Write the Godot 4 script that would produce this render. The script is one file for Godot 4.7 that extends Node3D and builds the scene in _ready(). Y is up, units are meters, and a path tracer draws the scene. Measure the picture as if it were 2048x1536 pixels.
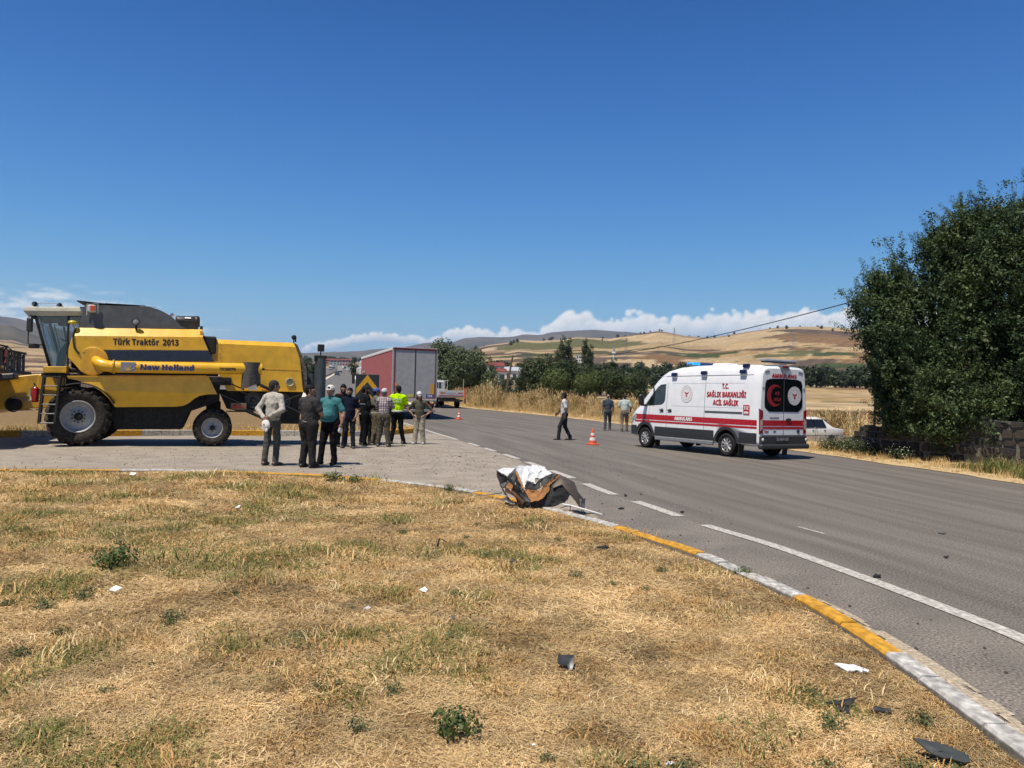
extends Node3D

# ---------------------------------------------------------------- mesh builder
class MB:
	var st := SurfaceTool.new()
	var n := 0
	func _init() -> void:
		st.begin(Mesh.PRIMITIVE_TRIANGLES)
		st.set_smooth_group(-1)
	func sg(g: int) -> MB:
		st.set_smooth_group(g)
		return self
	func col(c: Color) -> MB:
		st.set_color(c)
		return self
	func tri(a: Vector3, b: Vector3, c: Vector3) -> void:
		st.add_vertex(a); st.add_vertex(c); st.add_vertex(b)
		n += 1
	func quad(a: Vector3, b: Vector3, c: Vector3, d: Vector3) -> void:
		tri(a, b, c); tri(a, c, d)
	# quads given counter-clockwise seen from the front
	func box(c: Vector3, s: Vector3, b := Basis.IDENTITY, bev := 0.0) -> void:
		var h := s * 0.5
		bev = minf(bev, minf(h.x, minf(h.y, h.z)) * 0.98)
		if bev <= 0.0:
			var p := []
			for i in 8:
				p.append(c + b * Vector3(h.x if i & 1 else -h.x, h.y if i & 2 else -h.y, h.z if i & 4 else -h.z))
			quad(p[4], p[5], p[7], p[6]); quad(p[1], p[0], p[2], p[3]); quad(p[5], p[1], p[3], p[7])
			quad(p[0], p[4], p[6], p[2]); quad(p[6], p[7], p[3], p[2]); quad(p[0], p[1], p[5], p[4])
			return
		var i2 := h - Vector3(bev, bev, bev)
		var q := {}
		for sx: int in [-1, 1]:
			for sy: int in [-1, 1]:
				for sz: int in [-1, 1]:
					q[[sx, sy, sz, 0]] = c + b * Vector3(sx * h.x, sy * i2.y, sz * i2.z)
					q[[sx, sy, sz, 1]] = c + b * Vector3(sx * i2.x, sy * h.y, sz * i2.z)
					q[[sx, sy, sz, 2]] = c + b * Vector3(sx * i2.x, sy * i2.y, sz * h.z)
		for s1: int in [-1, 1]:
			_fq([q[[s1, -1, -1, 0]], q[[s1, 1, -1, 0]], q[[s1, 1, 1, 0]], q[[s1, -1, 1, 0]]], c)
			_fq([q[[-1, s1, -1, 1]], q[[1, s1, -1, 1]], q[[1, s1, 1, 1]], q[[-1, s1, 1, 1]]], c)
			_fq([q[[-1, -1, s1, 2]], q[[1, -1, s1, 2]], q[[1, 1, s1, 2]], q[[-1, 1, s1, 2]]], c)
			for s2: int in [-1, 1]:
				_fq([q[[s1, s2, -1, 0]], q[[s1, s2, 1, 0]], q[[s1, s2, 1, 1]], q[[s1, s2, -1, 1]]], c)
				_fq([q[[-1, s1, s2, 1]], q[[1, s1, s2, 1]], q[[1, s1, s2, 2]], q[[-1, s1, s2, 2]]], c)
				_fq([q[[s1, -1, s2, 0]], q[[s1, 1, s2, 0]], q[[s1, 1, s2, 2]], q[[s1, -1, s2, 2]]], c)
				for s3: int in [-1, 1]:
					_ft(q[[s1, s2, s3, 0]], q[[s1, s2, s3, 1]], q[[s1, s2, s3, 2]], c)
	func _ft(a: Vector3, b: Vector3, c: Vector3, mid: Vector3) -> void:
		if (b - a).cross(c - a).dot((a + b + c) / 3.0 - mid) < 0.0:
			tri(a, c, b)
		else:
			tri(a, b, c)
	func _fq(v: Array, mid: Vector3) -> void:
		if ((v[1] - v[0]) as Vector3).cross(v[2] - v[0]).dot((v[0] + v[1] + v[2] + v[3]) * 0.25 - mid) < 0.0:
			quad(v[3], v[2], v[1], v[0])
		else:
			quad(v[0], v[1], v[2], v[3])
	# rings of equal length; each ring runs counter-clockwise seen from the end (last ring looks at the viewer)
	func loft(rings: Array, cap0 := true, cap1 := true, g := 1, closed := true) -> void:
		st.set_smooth_group(g)
		for i in rings.size() - 1:
			var a: PackedVector3Array = rings[i]
			var b: PackedVector3Array = rings[i + 1]
			var m := a.size()
			for k in (m if closed else m - 1):
				var k2 := (k + 1) % m
				quad(a[k], a[k2], b[k2], b[k])
		st.set_smooth_group(-1)
		if cap0:
			_cap(rings[0], true)
		if cap1:
			_cap(rings[-1], false)
	func _cap(r: PackedVector3Array, flip: bool) -> void:
		var c := Vector3.ZERO
		for v in r:
			c += v
		c /= r.size()
		for k in r.size():
			if flip:
				tri(c, r[(k + 1) % r.size()], r[k])
			else:
				tri(c, r[k], r[(k + 1) % r.size()])
	func tube(pts: Array, rad, sides := 8, g := 1, caps := true) -> void:
		var rings := []
		var up := Vector3.UP
		for i in pts.size():
			var d: Vector3 = (pts[mini(i + 1, pts.size() - 1)] - pts[maxi(i - 1, 0)]).normalized()
			if absf(d.dot(up)) > 0.96:
				up = Vector3.RIGHT if absf(d.x) < 0.9 else Vector3.FORWARD
			var x := d.cross(up).normalized()
			var y := x.cross(d).normalized()
			up = y
			var r: float = rad[i] if rad is Array else rad
			var ring := PackedVector3Array()
			for k in sides:
				var a := TAU * k / sides
				ring.append(pts[i] + (x * cos(a) + y * sin(a)) * r)
			rings.append(ring)
		loft(rings, caps, caps, g)
	# profile of (radius, along) turned round an axis
	func lathe(prof: Array, at: Vector3, axis: Vector3, segs := 24, g := 1, cap0 := false, cap1 := false) -> void:
		axis = axis.normalized()
		var x := axis.cross(Vector3.UP if absf(axis.y) < 0.9 else Vector3.RIGHT).normalized()
		var y := axis.cross(x)
		var rings := []
		for p: Vector2 in prof:
			var ring := PackedVector3Array()
			for k in segs:
				var a := TAU * k / segs
				ring.append(at + axis * p.y + (x * cos(a) + y * sin(a)) * p.x)
			rings.append(ring)
		loft(rings, cap0, cap1, g)
	# polygon (counter-clockwise in x, y) pushed from z0 to z1 and placed by t
	func prism(poly: PackedVector2Array, z0: float, z1: float, t := Transform3D.IDENTITY, bev := 0.0) -> void:
		if Geometry2D.is_polygon_clockwise(poly):
			poly = poly.duplicate()
			poly.reverse()
		var inner := poly
		if bev > 0.0:
			var off := Geometry2D.offset_polygon(poly, -bev, Geometry2D.JOIN_MITER)
			if off.size() == 1 and off[0].size() == poly.size():
				inner = off[0]
				# rotate so that starts match
				var best := 0
				for k in inner.size():
					if inner[k].distance_to(poly[0]) < inner[best].distance_to(poly[0]):
						best = k
				var turned := PackedVector2Array()
				for k in inner.size():
					turned.append(inner[(best + k) % inner.size()])
				if Geometry2D.is_polygon_clockwise(turned):
					turned.reverse()
					turned.insert(0, turned[turned.size() - 1]); turned.remove_at(turned.size() - 1)
				inner = turned
			else:
				bev = 0.0
		var tr := Geometry2D.triangulate_polygon(inner)
		for i in range(0, tr.size(), 3):
			var a := inner[tr[i]]
			var b := inner[tr[i + 1]]
			var c := inner[tr[i + 2]]
			if (b - a).cross(c - a) < 0.0:
				var s := b; b = c; c = s
			tri(t * Vector3(a.x, a.y, z1), t * Vector3(b.x, b.y, z1), t * Vector3(c.x, c.y, z1))
			tri(t * Vector3(a.x, a.y, z0), t * Vector3(c.x, c.y, z0), t * Vector3(b.x, b.y, z0))
		var m := poly.size()
		for k in m:
			var a := poly[k]
			var b := poly[(k + 1) % m]
			quad(t * Vector3(a.x, a.y, z0 + bev), t * Vector3(b.x, b.y, z0 + bev), t * Vector3(b.x, b.y, z1 - bev), t * Vector3(a.x, a.y, z1 - bev))
			if bev > 0.0:
				var c := inner[k]
				var d := inner[(k + 1) % m]
				quad(t * Vector3(a.x, a.y, z1 - bev), t * Vector3(b.x, b.y, z1 - bev), t * Vector3(d.x, d.y, z1), t * Vector3(c.x, c.y, z1))
				quad(t * Vector3(b.x, b.y, z0 + bev), t * Vector3(a.x, a.y, z0 + bev), t * Vector3(c.x, c.y, z0), t * Vector3(d.x, d.y, z0))
	func mesh() -> ArrayMesh:
		st.index()
		st.generate_normals()
		return st.commit()

func v3(x: float, y: float, z: float) -> Vector3:
	return Vector3(x, y, z)

func pv(a: Array) -> PackedVector2Array:
	var p := PackedVector2Array()
	for i in range(0, a.size(), 2):
		p.append(Vector2(a[i], a[i + 1]))
	return p

# ---------------------------------------------------------------- things and parts
func numbered(called: String, parent: Node) -> String:
	if not parent.has_node(NodePath(called)):
		return called
	var k := 1
	while parent.has_node(NodePath("%s_%03d" % [called, k])):
		k += 1
	return "%s_%03d" % [called, k]

var name_count := {}
func top_name(called: String) -> String:
	var k: int = name_count.get(called, 0)
	name_count[called] = k + 1
	return called if k == 0 else "%s_%03d" % [called, k]

func tag(o: Node3D, label := "", category := "", group := "", kind := "") -> Node3D:
	if label: o.set_meta("label", label)
	if category: o.set_meta("category", category)
	if group: o.set_meta("group", group)
	if kind: o.set_meta("kind", kind)
	return o

func thing(called: String, label: String, category: String, at := Vector3.ZERO, turn := 0.0, group := "") -> Node3D:
	var o := Node3D.new()
	o.name = top_name(called)
	add_child(o)
	o.position = at
	o.rotation.y = turn
	tag(o, label, category, group)
	return o

func put(called: String, mesh: Mesh, m: Material, parent: Node = self, at := Transform3D.IDENTITY) -> MeshInstance3D:
	var o := MeshInstance3D.new()
	o.mesh = mesh
	o.material_override = m
	o.name = top_name(called) if parent == self else called
	o.transform = at
	parent.add_child(o, true)
	return o

func part(called: String, b: MB, m: Material, parent: Node = self) -> MeshInstance3D:
	return put(called, b.mesh(), m, parent)

func struct(called: String, b: MB, m: Material) -> MeshInstance3D:
	var o := part(called, b, m)
	o.set_meta("kind", "structure")
	return o

func copy(o: Node3D, at: Vector3, turn: float, label: String, group := "", scl := 1.0) -> Node3D:
	var c := o.duplicate() as Node3D
	var base := String(o.name)
	if base.length() > 4 and base[base.length() - 4] == "_" and base.right(3).is_valid_int():
		base = base.left(base.length() - 4)
	c.name = top_name(base)
	add_child(c)
	c.position = at
	c.rotation.y = turn
	if scl != 1.0: c.scale = Vector3.ONE * scl
	if label: c.set_meta("label", label)
	if group: c.set_meta("group", group)
	return c

# ---------------------------------------------------------------- materials
var tex := {}
func noise_tex(sd: int, freq: float, lo: float, hi := 1.0, size := 512, octaves := 4, type := FastNoiseLite.TYPE_SIMPLEX_SMOOTH) -> NoiseTexture2D:
	var key := [sd, freq, lo, hi, size, octaves, type]
	if tex.has(key):
		return tex[key]
	var f := FastNoiseLite.new()
	f.seed = sd
	f.frequency = freq
	f.noise_type = type
	f.fractal_octaves = octaves
	var t := NoiseTexture2D.new()
	t.width = size
	t.height = size
	t.seamless = true
	t.noise = f
	var g := Gradient.new()
	g.set_color(0, Color(lo, lo, lo))
	g.set_color(1, Color(hi, hi, hi))
	t.color_ramp = g
	tex[key] = t
	return t

func ramp_tex(sd: int, freq: float, stops: Array, size := 512, octaves := 5, type := FastNoiseLite.TYPE_SIMPLEX_SMOOTH) -> NoiseTexture2D:
	var f := FastNoiseLite.new()
	f.seed = sd
	f.frequency = freq
	f.noise_type = type
	f.fractal_octaves = octaves
	var t := NoiseTexture2D.new()
	t.width = size
	t.height = size
	t.seamless = true
	t.noise = f
	var g := Gradient.new()
	g.offsets = PackedFloat32Array(stops.map(func(s): return s[0]))
	g.colors = PackedColorArray(stops.map(func(s): return (s[1] as Color).linear_to_srgb()))
	t.color_ramp = g
	return t

var mats := {}
# colour is the linear base colour; worn = (darkest share of the colour in the noise, size of the noise in 1/m)
func mat(r: float, g: float, b: float, rough := 0.6, metal := 0.0, worn := 1.0, scale := 1.0, spec := 0.5) -> StandardMaterial3D:
	var key := [r, g, b, rough, metal, worn, scale, spec]
	if mats.has(key):
		return mats[key]
	var m := StandardMaterial3D.new()
	m.albedo_color = Color(r, g, b).linear_to_srgb()
	m.roughness = rough
	m.metallic = metal
	m.metallic_specular = spec
	if worn < 1.0:
		m.albedo_texture = noise_tex(3, 0.012, worn)
		m.uv1_triplanar = true
		m.uv1_scale = Vector3.ONE * scale
	mats[key] = m
	return m

func paint(r: float, g: float, b: float, rough := 0.3, worn := 0.8, scale := 0.6) -> StandardMaterial3D:
	var m := mat(r, g, b, rough, 0.0, worn, scale).duplicate() as StandardMaterial3D
	m.clearcoat_enabled = true
	m.clearcoat = 0.22
	m.clearcoat_roughness = 0.15
	m.roughness_texture = noise_tex(8, 0.02, 0.6, 1.0)
	return m

func glass(r := 0.02, g := 0.025, b := 0.03, alpha := 0.35) -> StandardMaterial3D:
	var m := StandardMaterial3D.new()
	m.albedo_color = Color(Color(r, g, b).linear_to_srgb(), alpha)
	m.transparency = BaseMaterial3D.TRANSPARENCY_ALPHA
	m.roughness = 0.03
	m.metallic_specular = 0.6
	return m

func vmat(rough := 0.9, tx: Texture2D = null, scale := 1.0, back := 0.0) -> StandardMaterial3D:
	var m := StandardMaterial3D.new()
	m.vertex_color_use_as_albedo = true
	m.roughness = rough
	m.metallic_specular = 0.25
	if tx:
		m.albedo_texture = tx
		m.uv1_triplanar = true
		m.uv1_world_triplanar = true
		m.uv1_scale = Vector3.ONE * scale
	if back > 0.0:
		m.backlight_enabled = true
		m.backlight = Color(back, back, back).linear_to_srgb()
	return m

# lettering as thin solid shapes: width w, centred at p, facing basis z
func lettering(text: String, p: Vector3, b: Basis, w: float, h: float, m: Material, parent: Node, font := "Droid Sans", weight := 700, depth := 0.004, called := "lettering") -> MeshInstance3D:
	var f := SystemFont.new()
	f.font_names = PackedStringArray([font])
	f.font_weight = weight
	var t := TextMesh.new()
	t.text = text
	t.font = f
	t.font_size = 48
	t.pixel_size = 0.01
	t.depth = 0.02
	t.curve_step = 2.0
	var st := SurfaceTool.new()
	# heavier strokes: the same outline laid a little to each side
	var e := 0.011 if weight >= 800 else (0.006 if weight >= 700 else 0.0)
	for q: Array in ([[0.0, 0.0, 0.0]] if e == 0.0 else [[-e, 0.0, 0.0], [e, 0.0, 0.0006], [0.0, e, 0.0012], [0.0, -e, 0.0018]]):
		st.append_from(t, 0, Transform3D(Basis.IDENTITY, Vector3(q[0], q[1], q[2])))
	var ms := st.commit()
	var box := ms.get_aabb()
	var o := put(called, ms, m, parent)
	var s := Vector3(w / maxf(box.size.x, 0.001), h / maxf(box.size.y, 0.001), depth / 0.02)
	o.transform = Transform3D(b * Basis.from_scale(s), p) * Transform3D(Basis.IDENTITY, -box.get_center())
	return o

# ---------------------------------------------------------------- the lie of the land: flat junction, then the valley floor rising gently
func land(d: float) -> float:
	if d < 20.0:
		return 0.0
	var s := d - 40.0
	s = (s + sqrt(s * s + 36.0)) * 0.5 - 1.0 if s < 200.0 else s - 1.0
	s = maxf(s, 0.0)
	return 0.028 * s + 1.5e-5 * s * s if s < 900.0 else 37.35 + (s - 900.0) * 0.0415
func gy(x: float, z: float) -> float:
	return land(-z)
func on(x: float, z: float, y := 0.0) -> Vector3:
	return Vector3(x, land(-z) + y, z)

var rng := RandomNumberGenerator.new()
func rnd(a: float, b: float) -> float:
	return rng.randf_range(a, b)

func _ready() -> void:
	rng.seed = 7
	make_light()
	make_terrain()
	make_roads()
	make_combine()
	make_ambulance()
	make_vehicles()
	make_people()
	make_objects()
	make_plants()
	make_distance()
	make_debris()
	make_grass()

var exposure := 1.2
func make_light() -> void:
	var cam := Camera3D.new()
	cam.name = "camera"
	cam.fov = 53.06
	cam.near = 0.1
	cam.far = 30000.0
	var roll := atan(0.024)
	cam.position = Vector3(0, 1.58, 0)
	cam.basis = Basis(Vector3.RIGHT, deg_to_rad(0.968)) * Basis(Vector3.BACK, roll)
	add_child(cam)
	cam.current = true
	var sun := DirectionalLight3D.new()
	sun.name = "sun"
	sun.light_energy = 1.6
	sun.light_color = Color(1.0, 0.96, 0.9)
	sun.light_angular_distance = 0.53
	sun.shadow_enabled = true
	add_child(sun)
	var to_sun := Vector3(-0.265, 0.913, 0.31)
	sun.look_at_from_position(to_sun * 50.0, Vector3.ZERO, Vector3.FORWARD)
	var we := WorldEnvironment.new()
	we.name = "world_environment"
	var e := Environment.new()
	e.background_mode = Environment.BG_SKY
	e.tonemap_mode = Environment.TONE_MAPPER_LINEAR
	e.tonemap_exposure = exposure
	e.sdfgi_enabled = true
	e.ssao_enabled = true
	e.ssil_enabled = true
	e.fog_enabled = true
	e.fog_density = 0.00005
	e.fog_light_color = Color(0.62, 0.72, 0.86)
	var sky := Sky.new()
	var pm := PanoramaSkyMaterial.new()
	pm.panorama = ImageTexture.create_from_image(sky_image())
	sky.sky_material = pm
	e.sky = sky
	we.environment = e
	add_child(we)

func stop_curve(stops: Array, x: float) -> float:
	if x <= stops[0][0]:
		return stops[0][1]
	for i in stops.size() - 1:
		if x <= stops[i + 1][0]:
			return lerpf(stops[i][1], stops[i + 1][1], (x - stops[i][0]) / (stops[i + 1][0] - stops[i][0]))
	return stops[-1][1]

func sky_image() -> Image:
	var w := 4096
	var h := 2048
	var im := Image.create_empty(w, h, false, Image.FORMAT_RGB8)
	# colours as the sky shows them, by height in degrees
	var reds := [[0, 176], [2, 170], [4, 156], [6, 138], [8, 118], [11, 96], [14.5, 79], [21, 57], [27.5, 42], [45, 32], [90, 26]]
	var greens := [[0, 201], [2, 200], [4, 196], [6, 187], [8, 175], [11, 158], [14.5, 140], [21, 115], [27.5, 96], [45, 78], [90, 64]]
	var blues := [[0, 218], [2, 219], [4, 221], [6, 222], [8, 221], [11, 216], [14.5, 207], [21, 188], [27.5, 167], [45, 144], [90, 122]]
	for y in h:
		var el := maxf(90.0 - (y + 0.5) / h * 180.0, 0.0)
		im.fill_rect(Rect2i(0, y, w, 1), shown(stop_curve(reds, el), stop_curve(greens, el), stop_curve(blues, el)))
	var big := FastNoiseLite.new()
	big.seed = 11; big.frequency = 1.0; big.fractal_octaves = 5
	var fine := FastNoiseLite.new()
	fine.seed = 5; fine.frequency = 1.0; fine.fractal_octaves = 4
	fine.noise_type = FastNoiseLite.TYPE_CELLULAR
	fine.cellular_return_type = FastNoiseLite.RETURN_DISTANCE
	# heights of the cloud tops (degrees) against the bearing, and how dense the bank is there
	var tops := [[-180, 5.0], [-140, 4.0], [-100, 5.6], [-70, 5.2], [-45, 5.8], [-33.8, 6.0], [-31.2, 6.5], [-28.3, 6.3], [-25.4, 5.7], [-21.5, 4.6], [-15.5, 3.4], [-13.7, 3.8], [-12, 4.3], [-9.8, 4.7], [-7.3, 4.6], [-6.5, 4.4], [-4.7, 5.0], [-2.5, 5.25], [-1, 5.1], [1.2, 5.25], [2.7, 5.9], [4.9, 6.45], [7.1, 6.3], [10, 6.45], [13.6, 6.45], [17, 6.4], [20.4, 6.65], [23.6, 6.4], [28, 6.3], [33.6, 5.9], [45, 5.4], [70, 4.8], [110, 5.8], [150, 4.8], [180, 5.0]]
	var dense := [[-180, 0.5], [-140, 0.1], [-100, 0.6], [-60, 0.5], [-36, 0.62], [-26, 0.55], [-22, 0.2], [-17, 0.05], [-14, 0.7], [-10, 0.95], [-7, 0.85], [-5, 1.0], [27, 1.0], [45, 0.7], [70, 0.4], [110, 0.7], [150, 0.5], [180, 0.5]]
	for x in w:
		var az := fposmod((x + 0.5) / w * 360.0 + 180.0, 360.0) - 180.0
		var den := stop_curve(dense, az)
		if den <= 0.01:
			continue
		var soft := clampf((-az - 17.0) / 6.0, 0.0, 1.0) if az > -60.0 and az < 60.0 else 0.5
		if soft < 0.5:
			continue
		var top := stop_curve(tops, az) + big.get_noise_2d(az * 0.5, 3.0) * 0.35 - 0.1
		for y in range(int((90.0 - top - 1.2) / 180.0 * h), h / 2 + 2):
			var el := 90.0 - (y + 0.5) / h * 180.0
			# thin streaky sheet
			var s1 := big.get_noise_2d(az * 0.35, el * 2.0)
			var s2 := big.get_noise_2d(az * 1.2 + 9.0, el * 4.6)
			var a := smoothstep(0.0, 1.3, top + 0.3 - el + s1 * 0.9) * clampf(den + s1 * 1.1 + s2 * 0.5, 0.0, 0.85) * smoothstep(2.5, 4.6, el)
			if a > 0.003:
				im.set_pixel(x, y, im.get_pixel(x, y).lerp(shown(158, 182, 208).lerp(shown(243, 245, 247), clampf(0.72 + s1 * 0.4 + s2 * 0.4, 0.0, 1.0)), clampf(a, 0.0, 1.0)))
	# heaped clouds: many round puffs, the high ones behind, with grey flat undersides
	var r := RandomNumberGenerator.new()
	r.seed = 41
	var puffs := []
	for k in 7400:
		var az := r.randf_range(-16.0, 180.0 + 164.0)
		if az > 180.0: az -= 360.0
		if az > -60.0 and az < -15.5: continue
		if r.randf() > stop_curve(dense, az): continue
		var thick := lerpf(0.75, 1.7, clampf((az + 7.0) / 10.0, 0.0, 1.0))
		var lump := big.get_noise_2d(az * 1.1, 7.0) * 0.7 + big.get_noise_2d(az * 0.35, 17.0) * 0.5
		var top := stop_curve(tops, az) + minf(lump, 0.35) * thick * 0.8 - 0.1
		var base := stop_curve(tops, az) - thick
		if top - base < 0.25: continue
		var t := pow(r.randf(), 0.8)
		var rad := r.randf_range(0.15, 0.48) * lerpf(1.15, 0.75, t) * clampf(thick, 0.7, 1.2)
		puffs.append([az, lerpf(base, top - rad, t), rad, t, base])
	puffs.sort_custom(func(p, q): return p[3] > q[3])
	var ppd := w / 360.0
	for p: Array in puffs:
		var cx: float = fposmod(p[0], 360.0) * ppd
		var cy: float = (90.0 - p[1]) * ppd
		var rr: float = p[2] * ppd
		var rx := rr * 1.25
		for y in range(int(cy - rr) - 1, int(cy + rr) + 2):
			for x in range(int(cx - rx) - 1, int(cx + rx) + 2):
				var dx := (x + 0.5 - cx) / rx
				var dy := (y + 0.5 - cy) / rr
				var d := sqrt(dx * dx + dy * dy)
				if d > 1.1: continue
				var el := 90.0 - (y + 0.5) / ppd
				var a := clampf((1.08 - d) * 1.9, 0.0, 1.0) * clampf((el - p[4]) * 2.0 + 0.55, 0.0, 1.0) * 0.85
				if a <= 0.0: continue
				var li := clampf(0.36 + float(p[3]) * 0.55 - dy * 0.34 - dx * 0.10, 0.0, 1.0)
				var xx := posmod(x, w)
				im.set_pixel(xx, y, im.get_pixel(xx, y).lerp(shown(150, 176, 206).lerp(shown(248, 248, 248), li), a))
	return im

# a colour as it should look in the picture, taken back through the exposure
func shown(r: float, g: float, b: float) -> Color:
	var c := Color(r / 255.0, g / 255.0, b / 255.0).srgb_to_linear() * (1.0 / exposure)
	c.a = 1.0
	return c.linear_to_srgb()

# ================================================================ ground, hills, roads
var fn := FastNoiseLite.new()
var fn2 := FastNoiseLite.new()

# ridge lines: [bearing in degrees, height above the plane's own horizon in degrees] at a distance
var ridge_tan := [[-40, 0.8], [-12, 1.5], [-6.1, 2.5], [-3.55, 3.11], [-2.1, 3.63], [-0.2, 3.9], [0.34, 4.07], [2.0, 4.03], [3.9, 4.18], [4.6, 4.34], [7.2, 4.31], [9.4, 4.67], [10.8, 4.86], [11.7, 4.72], [12.6, 4.55], [14.4, 4.45], [17.1, 4.89], [19.1, 5.16], [20.5, 5.22], [22.4, 5.17], [24.3, 5.0], [26.7, 4.8], [31, 4.0], [33.6, 3.5], [45, 2.6]]
var ridge_far := [[-60, 5.0], [-45, 4.8], [-33.8, 4.56], [-32.2, 4.37], [-29.7, 3.82], [-25.3, 3.25], [-18.9, 2.97], [-14.8, 2.93], [-11.2, 3.09], [-8.35, 3.41], [-7.3, 3.67], [-6.2, 3.85], [-5.4, 3.69], [-4.7, 3.75], [-3.6, 4.19], [-2.1, 4.3], [-0.2, 4.39], [0.9, 4.67], [2.0, 4.62], [2.7, 4.82], [4.6, 4.93], [6.1, 5.03], [8.3, 5.02], [10.1, 4.82], [13.7, 4.5], [17, 4.3], [23.7, 4.3], [33.6, 3.98], [60, 4.4]]
var ridge_left := [[-60, 4.8], [-45, 4.4], [-36, 4.1], [-33.8, 3.94], [-33.1, 3.93], [-32.4, 3.6], [-31, 3.09], [-28.2, 2.5], [-23.7, 2.2], [-17, 1.9], [-10, 0.5]]

func bump(d: float, c: float, near: float, far: float) -> float:
	var t := (d - c) / (near if d < c else far)
	return maxf(0.0, 1.0 - t * t) if absf(t) < 1.0 else 0.0

func hill(x: float, z: float) -> float:
	var d := sqrt(x * x + z * z)
	if d < 700.0:
		return 0.0
	var az := rad_to_deg(atan2(x, -z))
	var base := land(-z if -z > 0.0 else 0.0)
	var h := 0.0
	var t := bump(d, 2500.0, 1750.0, 900.0)
	if t > 0.0:
		var want := 2500.0 * tan(deg_to_rad(stop_curve(ridge_tan, az))) - land(2500.0)
		h = maxf(h, want * pow(t, 1.25) + fn.get_noise_2d(x * 0.9, z * 0.9) * 16.0 * t * (1.0 - t) * 2.0)
	t = bump(d, 4600.0, 2600.0, 1500.0)
	if t > 0.0:
		var want2 := 4600.0 * tan(deg_to_rad(stop_curve(ridge_left, az))) - land(4600.0)
		h = maxf(h, want2 * t + fn2.get_noise_2d(x, z) * 90.0 * t * (1.0 - t * 0.85))
	t = bump(d, 7600.0, 2400.0, 2500.0)
	if t > 0.0:
		var want3 := 7600.0 * tan(deg_to_rad(stop_curve(ridge_far, az))) - land(7600.0)
		h = maxf(h, want3 * t + fn2.get_noise_2d(x * 0.8 + 900.0, z * 0.8) * 130.0 * t * (1.0 - t * 0.8))
	return h

func elevation(x: float, z: float) -> float:
	var d := -z
	var e := land(d) if d > 0.0 else 0.0
	if d > 22.0 and d < 90.0 and x > 9.0:
		e -= 0.42 * smoothstep(10.6, 13.0, x + (d - 34.0) * 0.1) * smoothstep(22.0, 28.0, d) * (1.0 - smoothstep(55.0, 90.0, d))
	var by_road := 1.0
	if d > 60.0 and d < 1210.0 and x < 0.0:
		by_road = smoothstep(14.0, 45.0, absf(x - stop_curve(hwy_x, d)))
		e -= 0.25 * (1.0 - by_road)
	return e + hill(x, z) * by_road + (fn.get_noise_2d(x * 3.0, z * 3.0) * minf(1.0, (d - 60.0) / 400.0) * 1.5 * by_road if d > 60.0 else 0.0)

var hwy_x := []
# strip fields: colour of the land
func field_colour(x: float, z: float) -> Color:
	var d := sqrt(x * x + z * z)
	var straw := Color(0.46, 0.315, 0.145)
	var c := straw
	if d > 5200.0 or (x < -900.0 and d > 2500.0):
		var k := fn2.get_noise_2d(x * 2.2, z * 2.2)
		return Color(0.20, 0.165, 0.125).lerp(Color(0.12, 0.115, 0.075), clampf(0.5 + k * 1.6, 0, 1))
	# parcels: a warped lattice whose cells have their own crop and their own ploughing direction
	var wx := x + fn.get_noise_2d(x * 0.4, z * 0.4) * 90.0
	var wz := z + fn.get_noise_2d(x * 0.4 + 777.0, z * 0.4) * 150.0
	var sx := 260.0 if d > 1200.0 else 70.0
	var sz := 190.0 if d > 1200.0 else 48.0
	var row := floori(wz / sz)
	var ix := floori(wx / sx + float(row % 3) * 0.37)
	var hsh := absi(hash(Vector2i(ix, row)))
	var kind := hsh % 100
	if kind < 44:
		c = straw.lerp(Color(0.60, 0.46, 0.27), float(hsh / 100 % 100) / 100.0)
	elif kind < 61:
		c = Color(0.27, 0.165, 0.08)
	elif kind < 84:
		c = Color(0.155, 0.11, 0.08)
	elif kind < 87:
		c = Color(0.16, 0.155, 0.06)
	else:
		c = Color(0.38, 0.26, 0.15)
	if d < 1200.0 and kind >= 86:
		c = Color(0.075, 0.10, 0.035)
	var a := float(hsh / 10000 % 314) / 100.0
	var stripe := sin((x * cos(a) + z * sin(a)) * (0.35 if d < 1500.0 else 0.16))
	c = c * (1.0 + stripe * 0.13)
	# tracks and margins between the parcels
	var fx := wx / sx + float(row % 3) * 0.37
	fx -= floorf(fx)
	var fz := wz / sz - row
	if fz < 0.035 or fx < 0.02:
		c = Color(0.50, 0.39, 0.24) if hsh % 3 else Color(0.10, 0.10, 0.045)
	c = c * (1.0 + fn2.get_noise_2d(x * 6.0, z * 6.0) * 0.25)
	return Color(c.r, c.g, c.b)

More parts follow.
